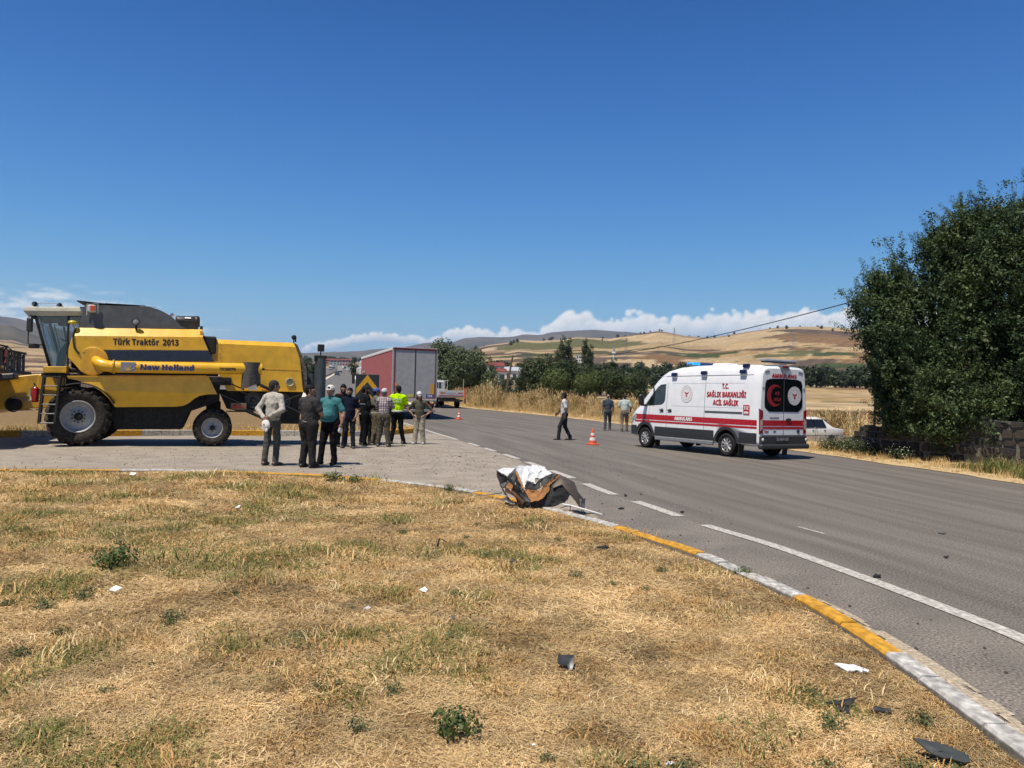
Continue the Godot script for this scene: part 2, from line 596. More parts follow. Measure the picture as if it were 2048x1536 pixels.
func make_terrain() -> void:
	fn.seed = 21; fn.frequency = 0.0022; fn.fractal_octaves = 4
	fn2.seed = 33; fn2.frequency = 0.0011; fn2.fractal_octaves = 5
	for q: Array in hwy: hwy_x.append([-q[1], q[0]])
	# one sheet from behind the camera to the far mountains
	var zs := [30.0, 10.0, 0.0, -8.0, -16.0, -24.0, -30.0]
	var d := 34.0
	while d < 13000.0:
		zs.append(-d)
		d *= 1.012 if d > 600.0 and d < 3600.0 else (1.04 if d < 600.0 else 1.025)
	var cols := 300
	var verts := PackedVector3Array()
	var colors := PackedColorArray()
	var idx := PackedInt32Array()
	for z: float in zs:
		for k in cols + 1:
			var s := (float(k) / cols - 0.5) * 2.0
			# finer columns inside the view
			var tanv := s * 0.95 if absf(s) < 0.92 else signf(s) * (0.874 + (absf(s) - 0.92) / 0.08 * 1.2)
			var x := tanv * maxf(-z, 30.0) + signf(s) * (40.0 if z > -30.0 else 0.0) * absf(s)
			verts.append(Vector3(x, elevation(x, z) - 0.035, z))
			colors.append(field_colour(x, z) if z < -60.0 else Color(0.40, 0.285, 0.14))
	for r in zs.size() - 1:
		for k in cols:
			var i := r * (cols + 1) + k
			var j := i + cols + 1
			idx.append_array(PackedInt32Array([i, j, j + 1, i, j + 1, i + 1]))
	var arr := []
	arr.resize(Mesh.ARRAY_MAX)
	arr[Mesh.ARRAY_VERTEX] = verts
	arr[Mesh.ARRAY_COLOR] = colors
	arr[Mesh.ARRAY_INDEX] = idx
	var am := ArrayMesh.new()
	am.add_surface_from_arrays(Mesh.PRIMITIVE_TRIANGLES, arr)
	var st := SurfaceTool.new()
	st.create_from(am, 0)
	st.set_smooth_group(1)
	st.generate_normals()
	var o := put("terrain", st.commit(), vmat(0.95, noise_tex(14, 0.02, 0.62), 0.013))
	tag(o, "dry valley floor with stubble fields running up to tan hills and grey mountains", "ground", "", "structure")

# ---------------------------------------------------------------- roads
var kerb_near := [[2.05, 9.0], [2.12, 4.0], [2.2, 0.0], [2.24, -2.0], [2.28, -3.4], [2.31, -4.3], [2.31, -5.08], [2.24, -5.91], [2.08, -6.64], [1.86, -7.47], [1.24, -8.97], [0.67, -10.07], [-0.14, -11.35], [-1.23, -12.57], [-2.52, -13.37], [-4.14, -13.86], [-5.62, -13.96], [-7.31, -13.74], [-8.83, -13.3], [-12.0, -12.0], [-18.0, -8.8], [-30.0, -2.0]]
var kerb_far := [[-40.0, -11.0], [-26.0, -18.0], [-19.0, -21.3], [-15.46, -23.3], [-14.0, -24.15], [-12.24, -25.6], [-11.0, -26.4], [-9.27, -27.2], [-7.54, -27.6], [-5.84, -28.2], [-5.0, -29.4], [-4.35, -30.9], [-4.1, -31.9], [-4.3, -33.0], [-5.0, -36.0], [-6.0, -40.0], [-7.3, -44.0], [-9.6, -50.0], [-14.5, -60.0], [-20.0, -70.0]]
var road_edge := [[10.9, 12.0], [11.2, 2.0], [11.15, -8.0], [10.95, -14.0], [10.86, -16.3], [10.62, -18.9], [10.22, -21.6], [9.8, -25.0], [9.2, -29.5], [8.5, -36.0], [7.35, -42.0], [5.6, -46.8], [2.9, -52.3], [-0.6, -57.6], [-3.0, -61.4], [-5.4, -65.6], [-8.6, -71.5], [-12.0, -78.0]]
var lane_line := [[3.55, 6.0], [3.6, 0.0], [3.6, -3.0], [3.55, -5.3], [3.44, -6.1], [3.22, -7.3], [2.93, -8.6], [2.5, -9.9], [2.1, -11.5], [1.66, -13.1], [1.25, -15.2], [0.75, -17.4], [0.2, -19.7], [-0.42, -22.1], [-1.05, -24.5], [-1.9, -27.6], [-3.17, -32.17], [-4.7, -37.6], [-6.1, -42.2], [-8.6, -48.8], [-13.6, -59.2]]

func spline(a: Array, step: float) -> PackedVector2Array:
	var c := Curve2D.new()
	for i in a.size():
		var p := Vector2(a[i][0], a[i][1])
		var q0 := Vector2(a[maxi(i - 1, 0)][0], a[maxi(i - 1, 0)][1])
		var q1 := Vector2(a[mini(i + 1, a.size() - 1)][0], a[mini(i + 1, a.size() - 1)][1])
		var t := (q1 - q0).normalized()
		c.add_point(p, -t * p.distance_to(q0) / 3.0, t * p.distance_to(q1) / 3.0)
	c.bake_interval = step * 0.5
	var out := PackedVector2Array()
	var n := int(c.get_baked_length() / step)
	for i in n + 1:
		out.append(c.sample_baked(minf(i * step, c.get_baked_length()), true))
	return out

func side(p: PackedVector2Array, i: int) -> Vector2:
	var t := (p[mini(i + 1, p.size() - 1)] - p[maxi(i - 1, 0)]).normalized()
	return Vector2(-t.y, t.x)

# a strip on the ground along a line, from index i0 to i1
func strip(b: MB, p: PackedVector2Array, i0: int, i1: int, half: float, y: float, shift := 0.0) -> void:
	for i in range(i0, i1):
		var n0 := side(p, i)
		var n1 := side(p, i + 1)
		var a := p[i] + n0 * (shift + half)
		var c := p[i] + n0 * (shift - half)
		var e := p[i + 1] + n1 * (shift + half)
		var f := p[i + 1] + n1 * (shift - half)
		var va := on(a.x, a.y, y)
		var vc := on(c.x, c.y, y)
		var ve := on(e.x, e.y, y)
		var vf := on(f.x, f.y, y)
		if (vc - va).cross(ve - va).y > 0.0:
			b.quad(va, vc, vf, ve)
		else:
			b.quad(va, ve, vf, vc)

# the sheet between two lines, both sampled alike
func between(b: MB, p: PackedVector2Array, q: PackedVector2Array, n: int, m: int, y: float) -> void:
	var grid := []
	for i in n + 1:
		var fi := float(i) / n
		var a := p[int(fi * (p.size() - 1))]
		var c := q[int(fi * (q.size() - 1))]
		var row := PackedVector3Array()
		for k in m + 1:
			var w := a.lerp(c, float(k) / m)
			row.append(on(w.x, w.y, y))
		grid.append(row)
	b.sg(1)
	for i in n:
		for k in m:
			var c4 := [[i, k], [i, k + 1], [i + 1, k + 1], [i + 1, k]]
			var v0: Vector3 = grid[i][k]
			if ((grid[i][k + 1] - v0) as Vector3).cross(grid[i + 1][k + 1] - v0).y > 0.0:
				c4.reverse()
			for cc: int in [0, 1, 2, 0, 2, 3]:
				var e: Array = c4[cc]
				# across the road fine, along it drawn out
				b.st.set_uv2(Vector2(float(e[1]) / m * 1.3, float(e[0]) / n * 0.55))
				b.st.add_vertex(grid[e[0]][e[1]])

func asphalt(c0: Color, c1: Color, sd: int, streaked := false) -> StandardMaterial3D:
	var m := StandardMaterial3D.new()
	m.albedo_texture = ramp_tex(sd, 0.24, [[0.0, c0 * 0.2], [0.36, c0 * 0.85], [0.6, c1], [1.0, c1 * 2.1]], 1024, 3)
	m.uv1_triplanar = true
	m.uv1_world_triplanar = true
	m.uv1_scale = Vector3.ONE * 0.17
	m.detail_enabled = true
	m.detail_blend_mode = BaseMaterial3D.BLEND_MODE_MUL
	m.detail_uv_layer = BaseMaterial3D.DETAIL_UV_2
	m.detail_albedo = noise_tex(sd + 4, 0.012, 0.78, 1.0, 1024, 5) if streaked else noise_tex(sd + 4, 0.018, 0.82, 1.0, 1024, 6)
	if not streaked:
		m.uv2_triplanar = true
		m.uv2_world_triplanar = true
		m.uv2_scale = Vector3.ONE * 0.061
	m.roughness = 0.85
	m.metallic_specular = 0.35
	m.heightmap_enabled = true
	m.heightmap_texture = noise_tex(sd + 1, 0.12, 0.0, 1.0, 512, 3)
	m.heightmap_scale = 0.5
	return m

func make_roads() -> void:
	var near := spline(kerb_near, 0.1)
	var far := spline(kerb_far, 0.2)
	var edge := spline(road_edge, 0.25)
	var lane := spline(lane_line, 0.1)
	# main carriageway
	var b := MB.new()
	between(b, lane, edge, 220, 14, 0.0)
	var road := struct("road", b, asphalt(Color(0.168, 0.150, 0.130), Color(0.202, 0.182, 0.157), 51, true))
	tag(road, "grey asphalt main road curving away to the left", "road")
	# side road and junction mouth, paler and dustier
	b = MB.new()
	var inner := []
	for q: Array in [[3.55, 6.0], [3.6, 0.0], [3.55, -5.3], [2.5, -9.9], [1.25, -15.2], [0.2, -19.7], [-1.05, -24.5], [-1.9, -27.6], [-3.17, -32.17], [-3.3, -32.5]]:
		inner.append(q)
	var line := spline(inner, 0.1)
	var k2 := spline([[2.05, 6.0], [2.2, 0.0], [2.28, -3.4], [2.31, -5.0], [1.86, -7.47], [0.67, -10.07], [-1.23, -12.5], [-4.14, -13.9], [-8.83, -13.3], [-18, -8.8], [-30, -2]], 0.1)
	# fan: junction area as a polygon between the near kerb, the lane line and the far kerb
	var poly := PackedVector2Array()
	for i in range(0, near.size(), 4): poly.append(near[i])
	for i in range(0, far.size(), 2):
		if far[i].y > -33.0: poly.append(far[i])
	for i in range(lane.size() - 1, -1, -4):
		if lane[i].y > -33.0: poly.append(lane[i])
	var tr := Geometry2D.triangulate_polygon(poly)
	for i in range(0, tr.size(), 3):
		var v0 := on(poly[tr[i]].x, poly[tr[i]].y, -0.004)
		var v1 := on(poly[tr[i + 1]].x, poly[tr[i + 1]].y, -0.004)
		var v2 := on(poly[tr[i + 2]].x, poly[tr[i + 2]].y, -0.004)
		if (v1 - v0).cross(v2 - v0).y > 0.0: b.tri(v0, v1, v2)
		else: b.tri(v0, v2, v1)
	var apron := struct("side_road", b, asphalt(Color(0.335, 0.292, 0.235), Color(0.40, 0.35, 0.285), 57))
	tag(apron, "pale dusty asphalt side road and junction mouth", "road")
	# strip between lane line and the island beyond the nose
	b = MB.new()
	var l2 := []
	for q: Array in lane_line:
		if q[1] < -27.0: l2.append(q)
	between(b, spline([[-4.1, -31.6], [-4.3, -33.0], [-5.0, -36.0], [-6.0, -40.0], [-7.3, -44.0], [-9.6, -50.0], [-14.5, -60.0]], 0.2), spline([[-3.0, -31.6], [-3.17, -32.17], [-4.7, -37.6], [-6.1, -42.2], [-8.6, -48.8], [-13.6, -59.2]], 0.2), 60, 2, -0.002)
	tag(struct("road_shoulder", b, asphalt(Color(0.22, 0.195, 0.165), Color(0.26, 0.235, 0.20), 59)), "narrow paved shoulder beside the far traffic island", "road")
	# the lane edge between near kerb and line: same tar as the main road, a little paler
	b = MB.new()
	between(b, spline([[2.1, 6.0], [2.2, 0.0], [2.24, -2.0], [2.28, -3.4], [2.31, -5.08], [2.08, -6.64], [1.86, -7.47], [1.24, -8.97], [1.2, -10.4], [0.95, -13.0], [0.6, -16.0], [0.22, -19.4]], 0.1), spline([[3.55, 6.0], [3.6, 0.0], [3.6, -3.0], [3.55, -5.3], [3.22, -7.3], [2.93, -8.6], [2.5, -9.9], [2.1, -11.5], [1.66, -13.1], [1.25, -15.2], [0.75, -17.4], [0.24, -19.5]], 0.1), 110, 4, -0.001)
	tag(struct("road_edge_strip", b, asphalt(Color(0.195, 0.175, 0.15), Color(0.235, 0.21, 0.18), 61)), "paler strip of asphalt between the near kerb and the white line", "road")
	# painted lines: dashes, then a solid line towards the camera
	var white := mat(0.64, 0.61, 0.55, 0.85, 0.0, 0.62, 2.3)
	var dash := [[-1.43, -25.87, -1.05, -24.46], [-0.85, -23.55, -0.43, -22.18], [-0.24, -21.26, 0.17, -19.71], [0.33, -18.82, 0.73, -17.48], [0.85, -16.8, 1.25, -15.23], [1.43, -14.31, 1.77, -12.77], [1.92, -12.01, 2.3, -10.52]]
	for q: Array in dash:
		b = MB.new()
		var i0 := nearest(lane, Vector2(q[0], q[1]))
		var i1 := nearest(lane, Vector2(q[2], q[3]))
		strip(b, lane, mini(i0, i1), maxi(i0, i1), 0.09, 0.006)
		var o := struct("road_marking", b, white)
	b = MB.new()
	strip(b, lane, 0, nearest(lane, Vector2(2.5, -9.9)), 0.08, 0.006)
	struct("road_marking", b, white)
	b = MB.new()
	strip(b, lane, nearest(lane, Vector2(-1.9, -27.6)), lane.size() - 1, 0.07, 0.005)
	struct("road_marking", b, mat(0.62, 0.58, 0.52, 0.8, 0.0, 0.7, 2.0))
	b = MB.new()
	strip(b, spline([[-1.86, -27.5], [-3.2, -27.6], [-4.6, -27.4]], 0.2), 0, 13, 0.06, 0.005)
	struct("road_marking", b, mat(0.42, 0.39, 0.34, 0.8, 0.0, 0.5, 2.0))
	b = MB.new()
	strip(b, spline([[3.72, -9.9], [3.86, -9.4]], 0.1), 0, 5, 0.022, 0.005)
	struct("road_marking", b, white)
	# worn cream paint along the near kerb, broken at its edges
	b = MB.new()
	var frng := RandomNumberGenerator.new()
	frng.seed = 3
	for i in range(nearest(near, Vector2(2.2, 0.5)), nearest(near, Vector2(2.0, -6.9))):
		for k in 5:
			if frng.randf() < (0.9 if k > 0 and k < 4 else 0.62) * clampf((near[i].y + 7.2) * 0.9, 0.25, 1.0):
				strip(b, near, i, i + 1, 0.0142, 0.005, 0.2 + k * 0.028 + 0.03 * sin(i * 0.05))
	struct("road_marking", b, mat(0.60, 0.50, 0.36, 0.9, 0.0, 0.6, 4.0))
	# kerbs: stones painted in turn yellow and white
	kerb_line(near, [[2.05, 9.0], [2.26, -2.4], [2.31, -4.62], [2.24, -5.91], [1.87, -7.45], [1.24, -8.97], [0.3, -10.7], [-0.55, -11.85], [-2.2, -13.25], [-5.3, -14.0], [-7.0, -13.8], [-9.2, -13.15], [-12, -12], [-15, -10.5], [-18, -8.8], [-24, -5.5], [-30, -2.0]], [1, 1, 0, 1, 0, 1, 0, 1, 0, 1, 0, 1, 0, 1, 0, 1], 0.12, -1.0)
	kerb_line(far, [[-40, -11], [-33, -14.5], [-26, -18], [-21, -20.4], [-17, -22.5], [-15.05, -23.5], [-14.1, -24.1], [-12.3, -25.5], [-10.4, -26.75], [-8.35, -27.45], [-6.7, -27.9], [-5.84, -28.2], [-4.8, -29.8], [-4.1, -31.9], [-4.4, -33.6], [-5.4, -37.6], [-6.6, -42.0], [-8.6, -47.6], [-12.0, -55], [-20.0, -70.0]], [0, 1, 0, 1, 0, 1, 0, 1, 0, 1, 0, 1, 0, 0, 1, 0, 1, 0, 1], 0.19, 1.0, 0.085)
	islands(near, far)
	verge(edge)

func nearest(p: PackedVector2Array, q: Vector2) -> int:
	var best := 0
	for i in p.size():
		if p[i].distance_squared_to(q) < p[best].distance_squared_to(q): best = i
	return best

func kerb_line(p: PackedVector2Array, marks: Array, kinds: Array, h: float, inward: float, wd := 0.062) -> void:
	var yellow := mat(0.78, 0.40, 0.03, 0.75, 0.0, 0.62, 1.6)
	var white := mat(0.72, 0.70, 0.65, 0.8, 0.0, 0.5, 1.6)
	var stone := mat(0.30, 0.265, 0.21, 0.9, 0.0, 0.6, 2.0)
	for s in marks.size() - 1:
		var i0 := nearest(p, Vector2(marks[s][0], marks[s][1]))
		var i1 := nearest(p, Vector2(marks[s + 1][0], marks[s + 1][1]))
		var mid := p[(i0 + i1) / 2]
		var root := Node3D.new()
		root.name = top_name("kerb")
		root.set_meta("kind", "structure")
		add_child(root)
		root.position = on(mid.x, mid.y)
		# stones of about 0.5 to 0.7 m, each its own piece with a joint
		var step := p[0].distance_to(p[1])
		var run := int(0.62 / step)
		var i := i0
		while i < i1:
			var j := mini(i + run, i1)
			if i1 - j < run / 2: j = i1
			var rings := []
			var dy := rng.randf_range(-0.006, 0.006)
			var n := maxi(2, mini(4, j - i))
			for k in n + 1:
				var f := lerpf(i + 0.06 / step * 0.5 * 0.2, j - 0.06 / step * 0.5 * 0.2, float(k) / n)
				var ii := mini(int(f), p.size() - 2)
				var c := p[ii].lerp(p[ii + 1], f - ii)
				var sd := side(p, ii) * inward
				var ring := PackedVector3Array()
				for q: Array in [[-wd, -0.06], [wd, -0.06], [wd, h - 0.015], [wd - 0.012, h], [-wd + 0.012, h], [-wd, h - 0.015]]:
					var w: Vector2 = c + sd * float(q[0])
					ring.append(on(w.x, w.y, q[1] + (dy if q[1] > 0.0 else 0.0)) - root.position)
				rings.append(ring)
			var b := MB.new()
			# orientation check
			var r0: PackedVector3Array = rings[0]
			var nrm := (r0[1] - r0[0]).cross(r0[2] - r0[0])
			if nrm.dot(rings[1][0] - r0[0]) < 0.0:
				for q in rings.size():
					var rr: PackedVector3Array = rings[q]
					rr.reverse()
					rings[q] = rr
			b.loft(rings, true, true, -1)
			part("kerb_stone", b, yellow if kinds[s] == 0 else white, root)
			# unpainted concrete on the grass side
			var fb := MB.new()
			for k in n:
				var q4 := []
				for kk: Array in [[k, 0.0], [k + 1, 0.0], [k + 1, 1.0], [k, 1.0]]:
					var f := lerpf(i + 0.006 / step, j - 0.006 / step, float(kk[0]) / n)
					var ii := mini(int(f), p.size() - 2)
					var w := p[ii].lerp(p[ii + 1], f - ii) - side(p, ii) * (wd + 0.004)
					q4.append(on(w.x, w.y, lerpf(-0.05, h - 0.022, kk[1])) - root.position)
				var w2 := p[mini(int(i), p.size() - 2)]
				fb._fq(q4, on(w2.x, w2.y, 0.05) - root.position)
			part("concrete_face", fb, stone, root)
			i = j

func islands(near: PackedVector2Array, far: PackedVector2Array) -> void:
	var soil := StandardMaterial3D.new()
	soil.albedo_texture = ramp_tex(71, 0.07, [[0.0, Color(0.09, 0.06, 0.034)], [0.35, Color(0.16, 0.105, 0.055)], [0.55, Color(0.22, 0.15, 0.078)], [0.75, Color(0.28, 0.20, 0.11)], [1.0, Color(0.27, 0.23, 0.18)]], 1024, 6)
	soil.uv1_triplanar = true
	soil.uv1_world_triplanar = true
	soil.uv1_scale = Vector3.ONE * 0.55
	soil.roughness = 1.0
	soil.metallic_specular = 0.1
	soil.heightmap_enabled = true
	soil.heightmap_texture = noise_tex(73, 0.14, 0.0, 1.0, 512, 5)
	soil.heightmap_scale = 0.9
	# near island, star-shaped about a point behind the camera
	var c := Vector2(-6.0, 6.0)
	var b := MB.new()
	b.sg(1)
	var rings := 36
	var pts := []
	for i in range(0, near.size(), 3):
		var row := PackedVector3Array()
		for k in rings + 1:
			var t := 1.0 - pow(1.0 - float(k) / rings, 1.7)
			var e := near[i] - (near[i] - c).normalized() * 0.06
			var w := c.lerp(e, t)
			row.append(Vector3(w.x, island_y(w.x, w.y, near[i].distance_to(w)), w.y))
		pts.append(row)
	for i in pts.size() - 1:
		for k in rings:
			var v0: Vector3 = pts[i][k]
			var v1: Vector3 = pts[i][k + 1]
			var v2: Vector3 = pts[i + 1][k + 1]
			var v4: Vector3 = pts[i + 1][k]
			b.quad(v0, v4, v2, v1) if (v4 - v0).cross(v2 - v0).y + (v2 - v0).cross(v1 - v0).y > 0.0 else b.quad(v0, v1, v2, v4)
	tag(struct("grass_island", b, soil), "near traffic island of dry trampled soil and straw", "ground")
	# far island behind the harvester
	b = MB.new()
	b.sg(1)
	var n := 60
	var outer := far
	for i in n:
		var rows := []
		for q: int in [i, i + 1]:
			var p := outer[int(float(q) / n * (outer.size() - 1))]
			var far_in := Vector2(-60.0, -30.0).lerp(Vector2(-24.0, -70.0), float(q) / n)
			var row := PackedVector3Array()
			for k in 9:
				var w := p.lerp(far_in, pow(float(k) / 8.0, 1.6))
				row.append(on(w.x, w.y, 0.1 + 0.25 * smoothstep(0.0, 0.3, float(k) / 8.0) * (1.0 if k < 8 else 0.0)))
			rows.append(row)
		for k in 8:
			var v0: Vector3 = rows[0][k]
			var v1: Vector3 = rows[0][k + 1]
			var v2: Vector3 = rows[1][k + 1]
			var v4: Vector3 = rows[1][k]
			if (v1 - v0).cross(v2 - v0).y > 0.0: b.quad(v0, v1, v2, v4)
			else: b.quad(v0, v4, v2, v1)
	tag(struct("grass_island", b, soil), "far traffic island of dry grass behind the yellow harvester", "ground")

func island_y(x: float, z: float, from_edge: float) -> float:
	return 0.046 + fn.get_noise_2d(x * 160.0, z * 160.0) * 0.045 * smoothstep(0.1, 1.0, from_edge)

func verge(edge: PackedVector2Array) -> void:
	# straw-covered shoulder beyond the road
	var b := MB.new()
	b.sg(1)
	var prev := PackedVector3Array()
	for i in range(0, edge.size(), 2):
		var sd := side(edge, i)
		if sd.dot(Vector2(1, -0.3)) < 0.0: sd = -sd
		var row := PackedVector3Array()
		for q: Array in [[-0.08, 0.012], [0.35, 0.03], [0.9, 0.05], [2.0, 0.10], [3.2, 0.05], [4.6, -0.06], [6.5, -0.6]] if edge[i].y > -42.0 else [[-0.08, 0.012], [0.35, 0.03], [0.9, 0.05], [2.0, 0.10], [4.5, 0.12], [9.0, 0.04], [14.0, -0.06]]:
			var w: Vector2 = edge[i] + sd * (q[0] + (sin(i * 0.9) * 0.05 + sin(i * 0.37) * 0.07 if q[0] < 0.5 else 0.0))
			row.append(on(w.x, w.y, q[1]))
		if prev.size():
			for k in row.size() - 1:
				var v0 := prev[k]
				var v1 := prev[k + 1]
				var v2 := row[k + 1]
				var v4 := row[k]
				if (v1 - v0).cross(v2 - v0).y > 0.0: b.quad(v0, v1, v2, v4)
				else: b.quad(v0, v4, v2, v1)
		prev = row
	var m := StandardMaterial3D.new()
	m.albedo_texture = ramp_tex(83, 0.04, [[0.0, Color(0.22, 0.145, 0.075)], [0.4, Color(0.42, 0.31, 0.165)], [0.7, Color(0.53, 0.41, 0.235)], [1.0, Color(0.60, 0.48, 0.30)]], 512, 5)
	m.uv1_triplanar = true
	m.uv1_world_triplanar = true
	m.uv1_scale = Vector3.ONE * 0.7
	m.roughness = 1.0
	m.metallic_specular = 0.1
	tag(struct("verge", b, m), "straw littered verge along the far edge of the road", "ground")

# ================================================================ combine harvester
# a sheet cut to an outline in x, y, bent in z by a function of y at the given heights
func bent_sheet(b: MB, poly: PackedVector2Array, breaks: Array, zf: Callable, thick: float) -> void:
	var ys := [-100.0]
	ys.append_array(breaks)
	ys.append(100.0)
	for i in ys.size() - 1:
		var band := PackedVector2Array([Vector2(-100, ys[i]), Vector2(100, ys[i]), Vector2(100, ys[i + 1]), Vector2(-100, ys[i + 1])])
		for piece: PackedVector2Array in Geometry2D.intersect_polygons(poly, band):
			if Geometry2D.is_polygon_clockwise(piece):
				piece.reverse()
			var tr := Geometry2D.triangulate_polygon(piece)
			for k in range(0, tr.size(), 3):
				var p := [piece[tr[k]], piece[tr[k + 1]], piece[tr[k + 2]]]
				if ((p[1] - p[0]) as Vector2).cross(p[2] - p[0]) < 0.0:
					p = [p[0], p[2], p[1]]
				var f := []
				for q: Vector2 in p:
					f.append(Vector3(q.x, q.y, zf.call(q.y)))
				b.tri(f[0], f[1], f[2])
				var t := Vector3(0, 0, -thick)
				b.tri(f[0] + t, f[2] + t, f[1] + t)
			for k in piece.size():
				var a := piece[k]
				var c := piece[(k + 1) % piece.size()]
				var fa := Vector3(a.x, a.y, zf.call(a.y))
				var fc := Vector3(c.x, c.y, zf.call(c.y))
				var t2 := Vector3(0, 0, -thick)
				b.quad(fa + t2, fc + t2, fc, fa)

func wheel(parent: Node3D, at: Vector3, r: float, w: float, rim_r: float, lugs: int, rubber: Material, rim_m: Material, dark: Material, out := 1.0, bolts := 8) -> Node3D:
	var root := Node3D.new()
	root.name = "wheel"
	root.position = at
	parent.add_child(root, true)
	var b := MB.new()
	var hw := w * 0.5
	var tw0 := 0.92 if lugs > 0 else 0.985
	# tyre: turned profile with bulging walls
	b.lathe([Vector2(rim_r * 0.98, -hw * 0.72), Vector2(rim_r * 1.06, -hw * 0.86), Vector2((rim_r + r) * 0.5, -hw), Vector2(r * tw0 * 0.95, -hw * 0.93), Vector2(r * tw0 * 0.985, -hw * 0.6), Vector2(r * tw0, 0.0), Vector2(r * tw0 * 0.985, hw * 0.6), Vector2(r * tw0 * 0.95, hw * 0.93), Vector2((rim_r + r) * 0.5, hw), Vector2(rim_r * 1.06, hw * 0.86), Vector2(rim_r * 0.98, hw * 0.72)], Vector3.ZERO, Vector3(0, 0, 1), 40)
	if lugs > 0:
		for k in lugs:
			for sd: float in [-1.0, 1.0]:
				var a := TAU * (k + (0.25 if sd > 0 else -0.25)) / lugs
				var sweep := 0.17 * sd * 1.0
				var prev := PackedVector3Array()
				var rings := []
				for s in 4:
					var t := s / 3.0
					var z := sd * hw * lerpf(0.0, 1.0, t)
					var an := a + absf(sweep) * (t - 0.5) * 1.3
					var rr := r * 0.90 if s < 3 else r * 0.84
					var hgt := r * 0.10 if s < 3 else r * 0.075
					var tw := r * 0.045
					var e := Vector3(cos(an), sin(an), 0)
					var tn := Vector3(-sin(an), cos(an), 0)
					var ring := PackedVector3Array([e * rr - tn * tw + Vector3(0, 0, z), e * rr + tn * tw + Vector3(0, 0, z), e * (rr + hgt) + tn * tw * 0.7 + Vector3(0, 0, z), e * (rr + hgt) - tn * tw * 0.7 + Vector3(0, 0, z)])
					if sd > 0: ring.reverse()
					rings.append(ring)
				b.loft(rings, true, true, -1)
	else:
		for k in 3:
			b.lathe([Vector2(r * 0.978, hw * (-0.5 + k * 0.42)), Vector2(r * 0.99, hw * (-0.46 + k * 0.42)), Vector2(r * 0.99, hw * (-0.14 + k * 0.42)), Vector2(r * 0.978, hw * (-0.1 + k * 0.42))], Vector3.ZERO, Vector3(0, 0, 1), 40)
	part("tyre", b, rubber, root)
	# rim
	b = MB.new()
	var o := out
	b.lathe([Vector2(rim_r * 1.0, o * hw * 0.70), Vector2(rim_r * 1.05, o * hw * 0.86), Vector2(rim_r * 1.0, o * hw * 0.90), Vector2(rim_r * 0.95, o * hw * 0.80), Vector2(rim_r * 0.90, o * hw * 0.42), Vector2(rim_r * 0.80, o * hw * 0.30), Vector2(rim_r * 0.55, o * hw * 0.36), Vector2(rim_r * 0.40, o * hw * 0.50), Vector2(rim_r * 0.30, o * hw * 0.50), Vector2(0.001, o * hw * 0.50)] if o > 0 else [Vector2(0.001, o * hw * 0.50), Vector2(rim_r * 0.30, o * hw * 0.50), Vector2(rim_r * 0.80, o * hw * 0.30), Vector2(rim_r * 0.95, o * hw * 0.80), Vector2(rim_r * 1.05, o * hw * 0.86), Vector2(rim_r * 1.0, o * hw * 0.70)], Vector3.ZERO, Vector3(0, 0, 1), 40)
	var rim := part("rim", b, rim_m, root)
	b = MB.new()
	b.lathe([Vector2(rim_r * 0.27, o * hw * 0.5), Vector2(rim_r * 0.25, o * hw * 0.62), Vector2(0.001, o * hw * 0.64)] if o > 0 else [Vector2(0.001, o * hw * 0.64), Vector2(rim_r * 0.25, o * hw * 0.62), Vector2(rim_r * 0.27, o * hw * 0.5)], Vector3.ZERO, Vector3(0, 0, 1), 20)
	part("hub", b, dark, root)
	if bolts > 0:
		var bm := MB.new()
		bm.lathe([Vector2(rim_r * 0.055, 0.0), Vector2(rim_r * 0.05, o * 0.03), Vector2(0.001, o * 0.032)] if o > 0 else [Vector2(0.001, o * 0.032), Vector2(rim_r * 0.05, o * 0.03), Vector2(rim_r * 0.055, 0.0)], Vector3.ZERO, Vector3(0, 0, 1), 8)
		var ms := bm.mesh()
		for k in bolts:
			var a2 := TAU * (k + 0.5) / bolts
			put("bolt", ms, dark, root, Transform3D(Basis.IDENTITY, Vector3(cos(a2), sin(a2), 0) * rim_r * 0.37 + Vector3(0, 0, o * hw * 0.49)))
	return root

func rect(x0: float, y0: float, x1: float, y1: float) -> PackedVector2Array:
	return PackedVector2Array([Vector2(x0, y0), Vector2(x1, y0), Vector2(x1, y1), Vector2(x0, y1)])

func arc(cx: float, cy: float, r: float, a0: float, a1: float, n: int) -> PackedVector2Array:
	var p := PackedVector2Array()
	for i in n + 1:
		var a := deg_to_rad(lerpf(a0, a1, float(i) / n))
		p.append(Vector2(cx + cos(a) * r, cy + sin(a) * r))
	return p

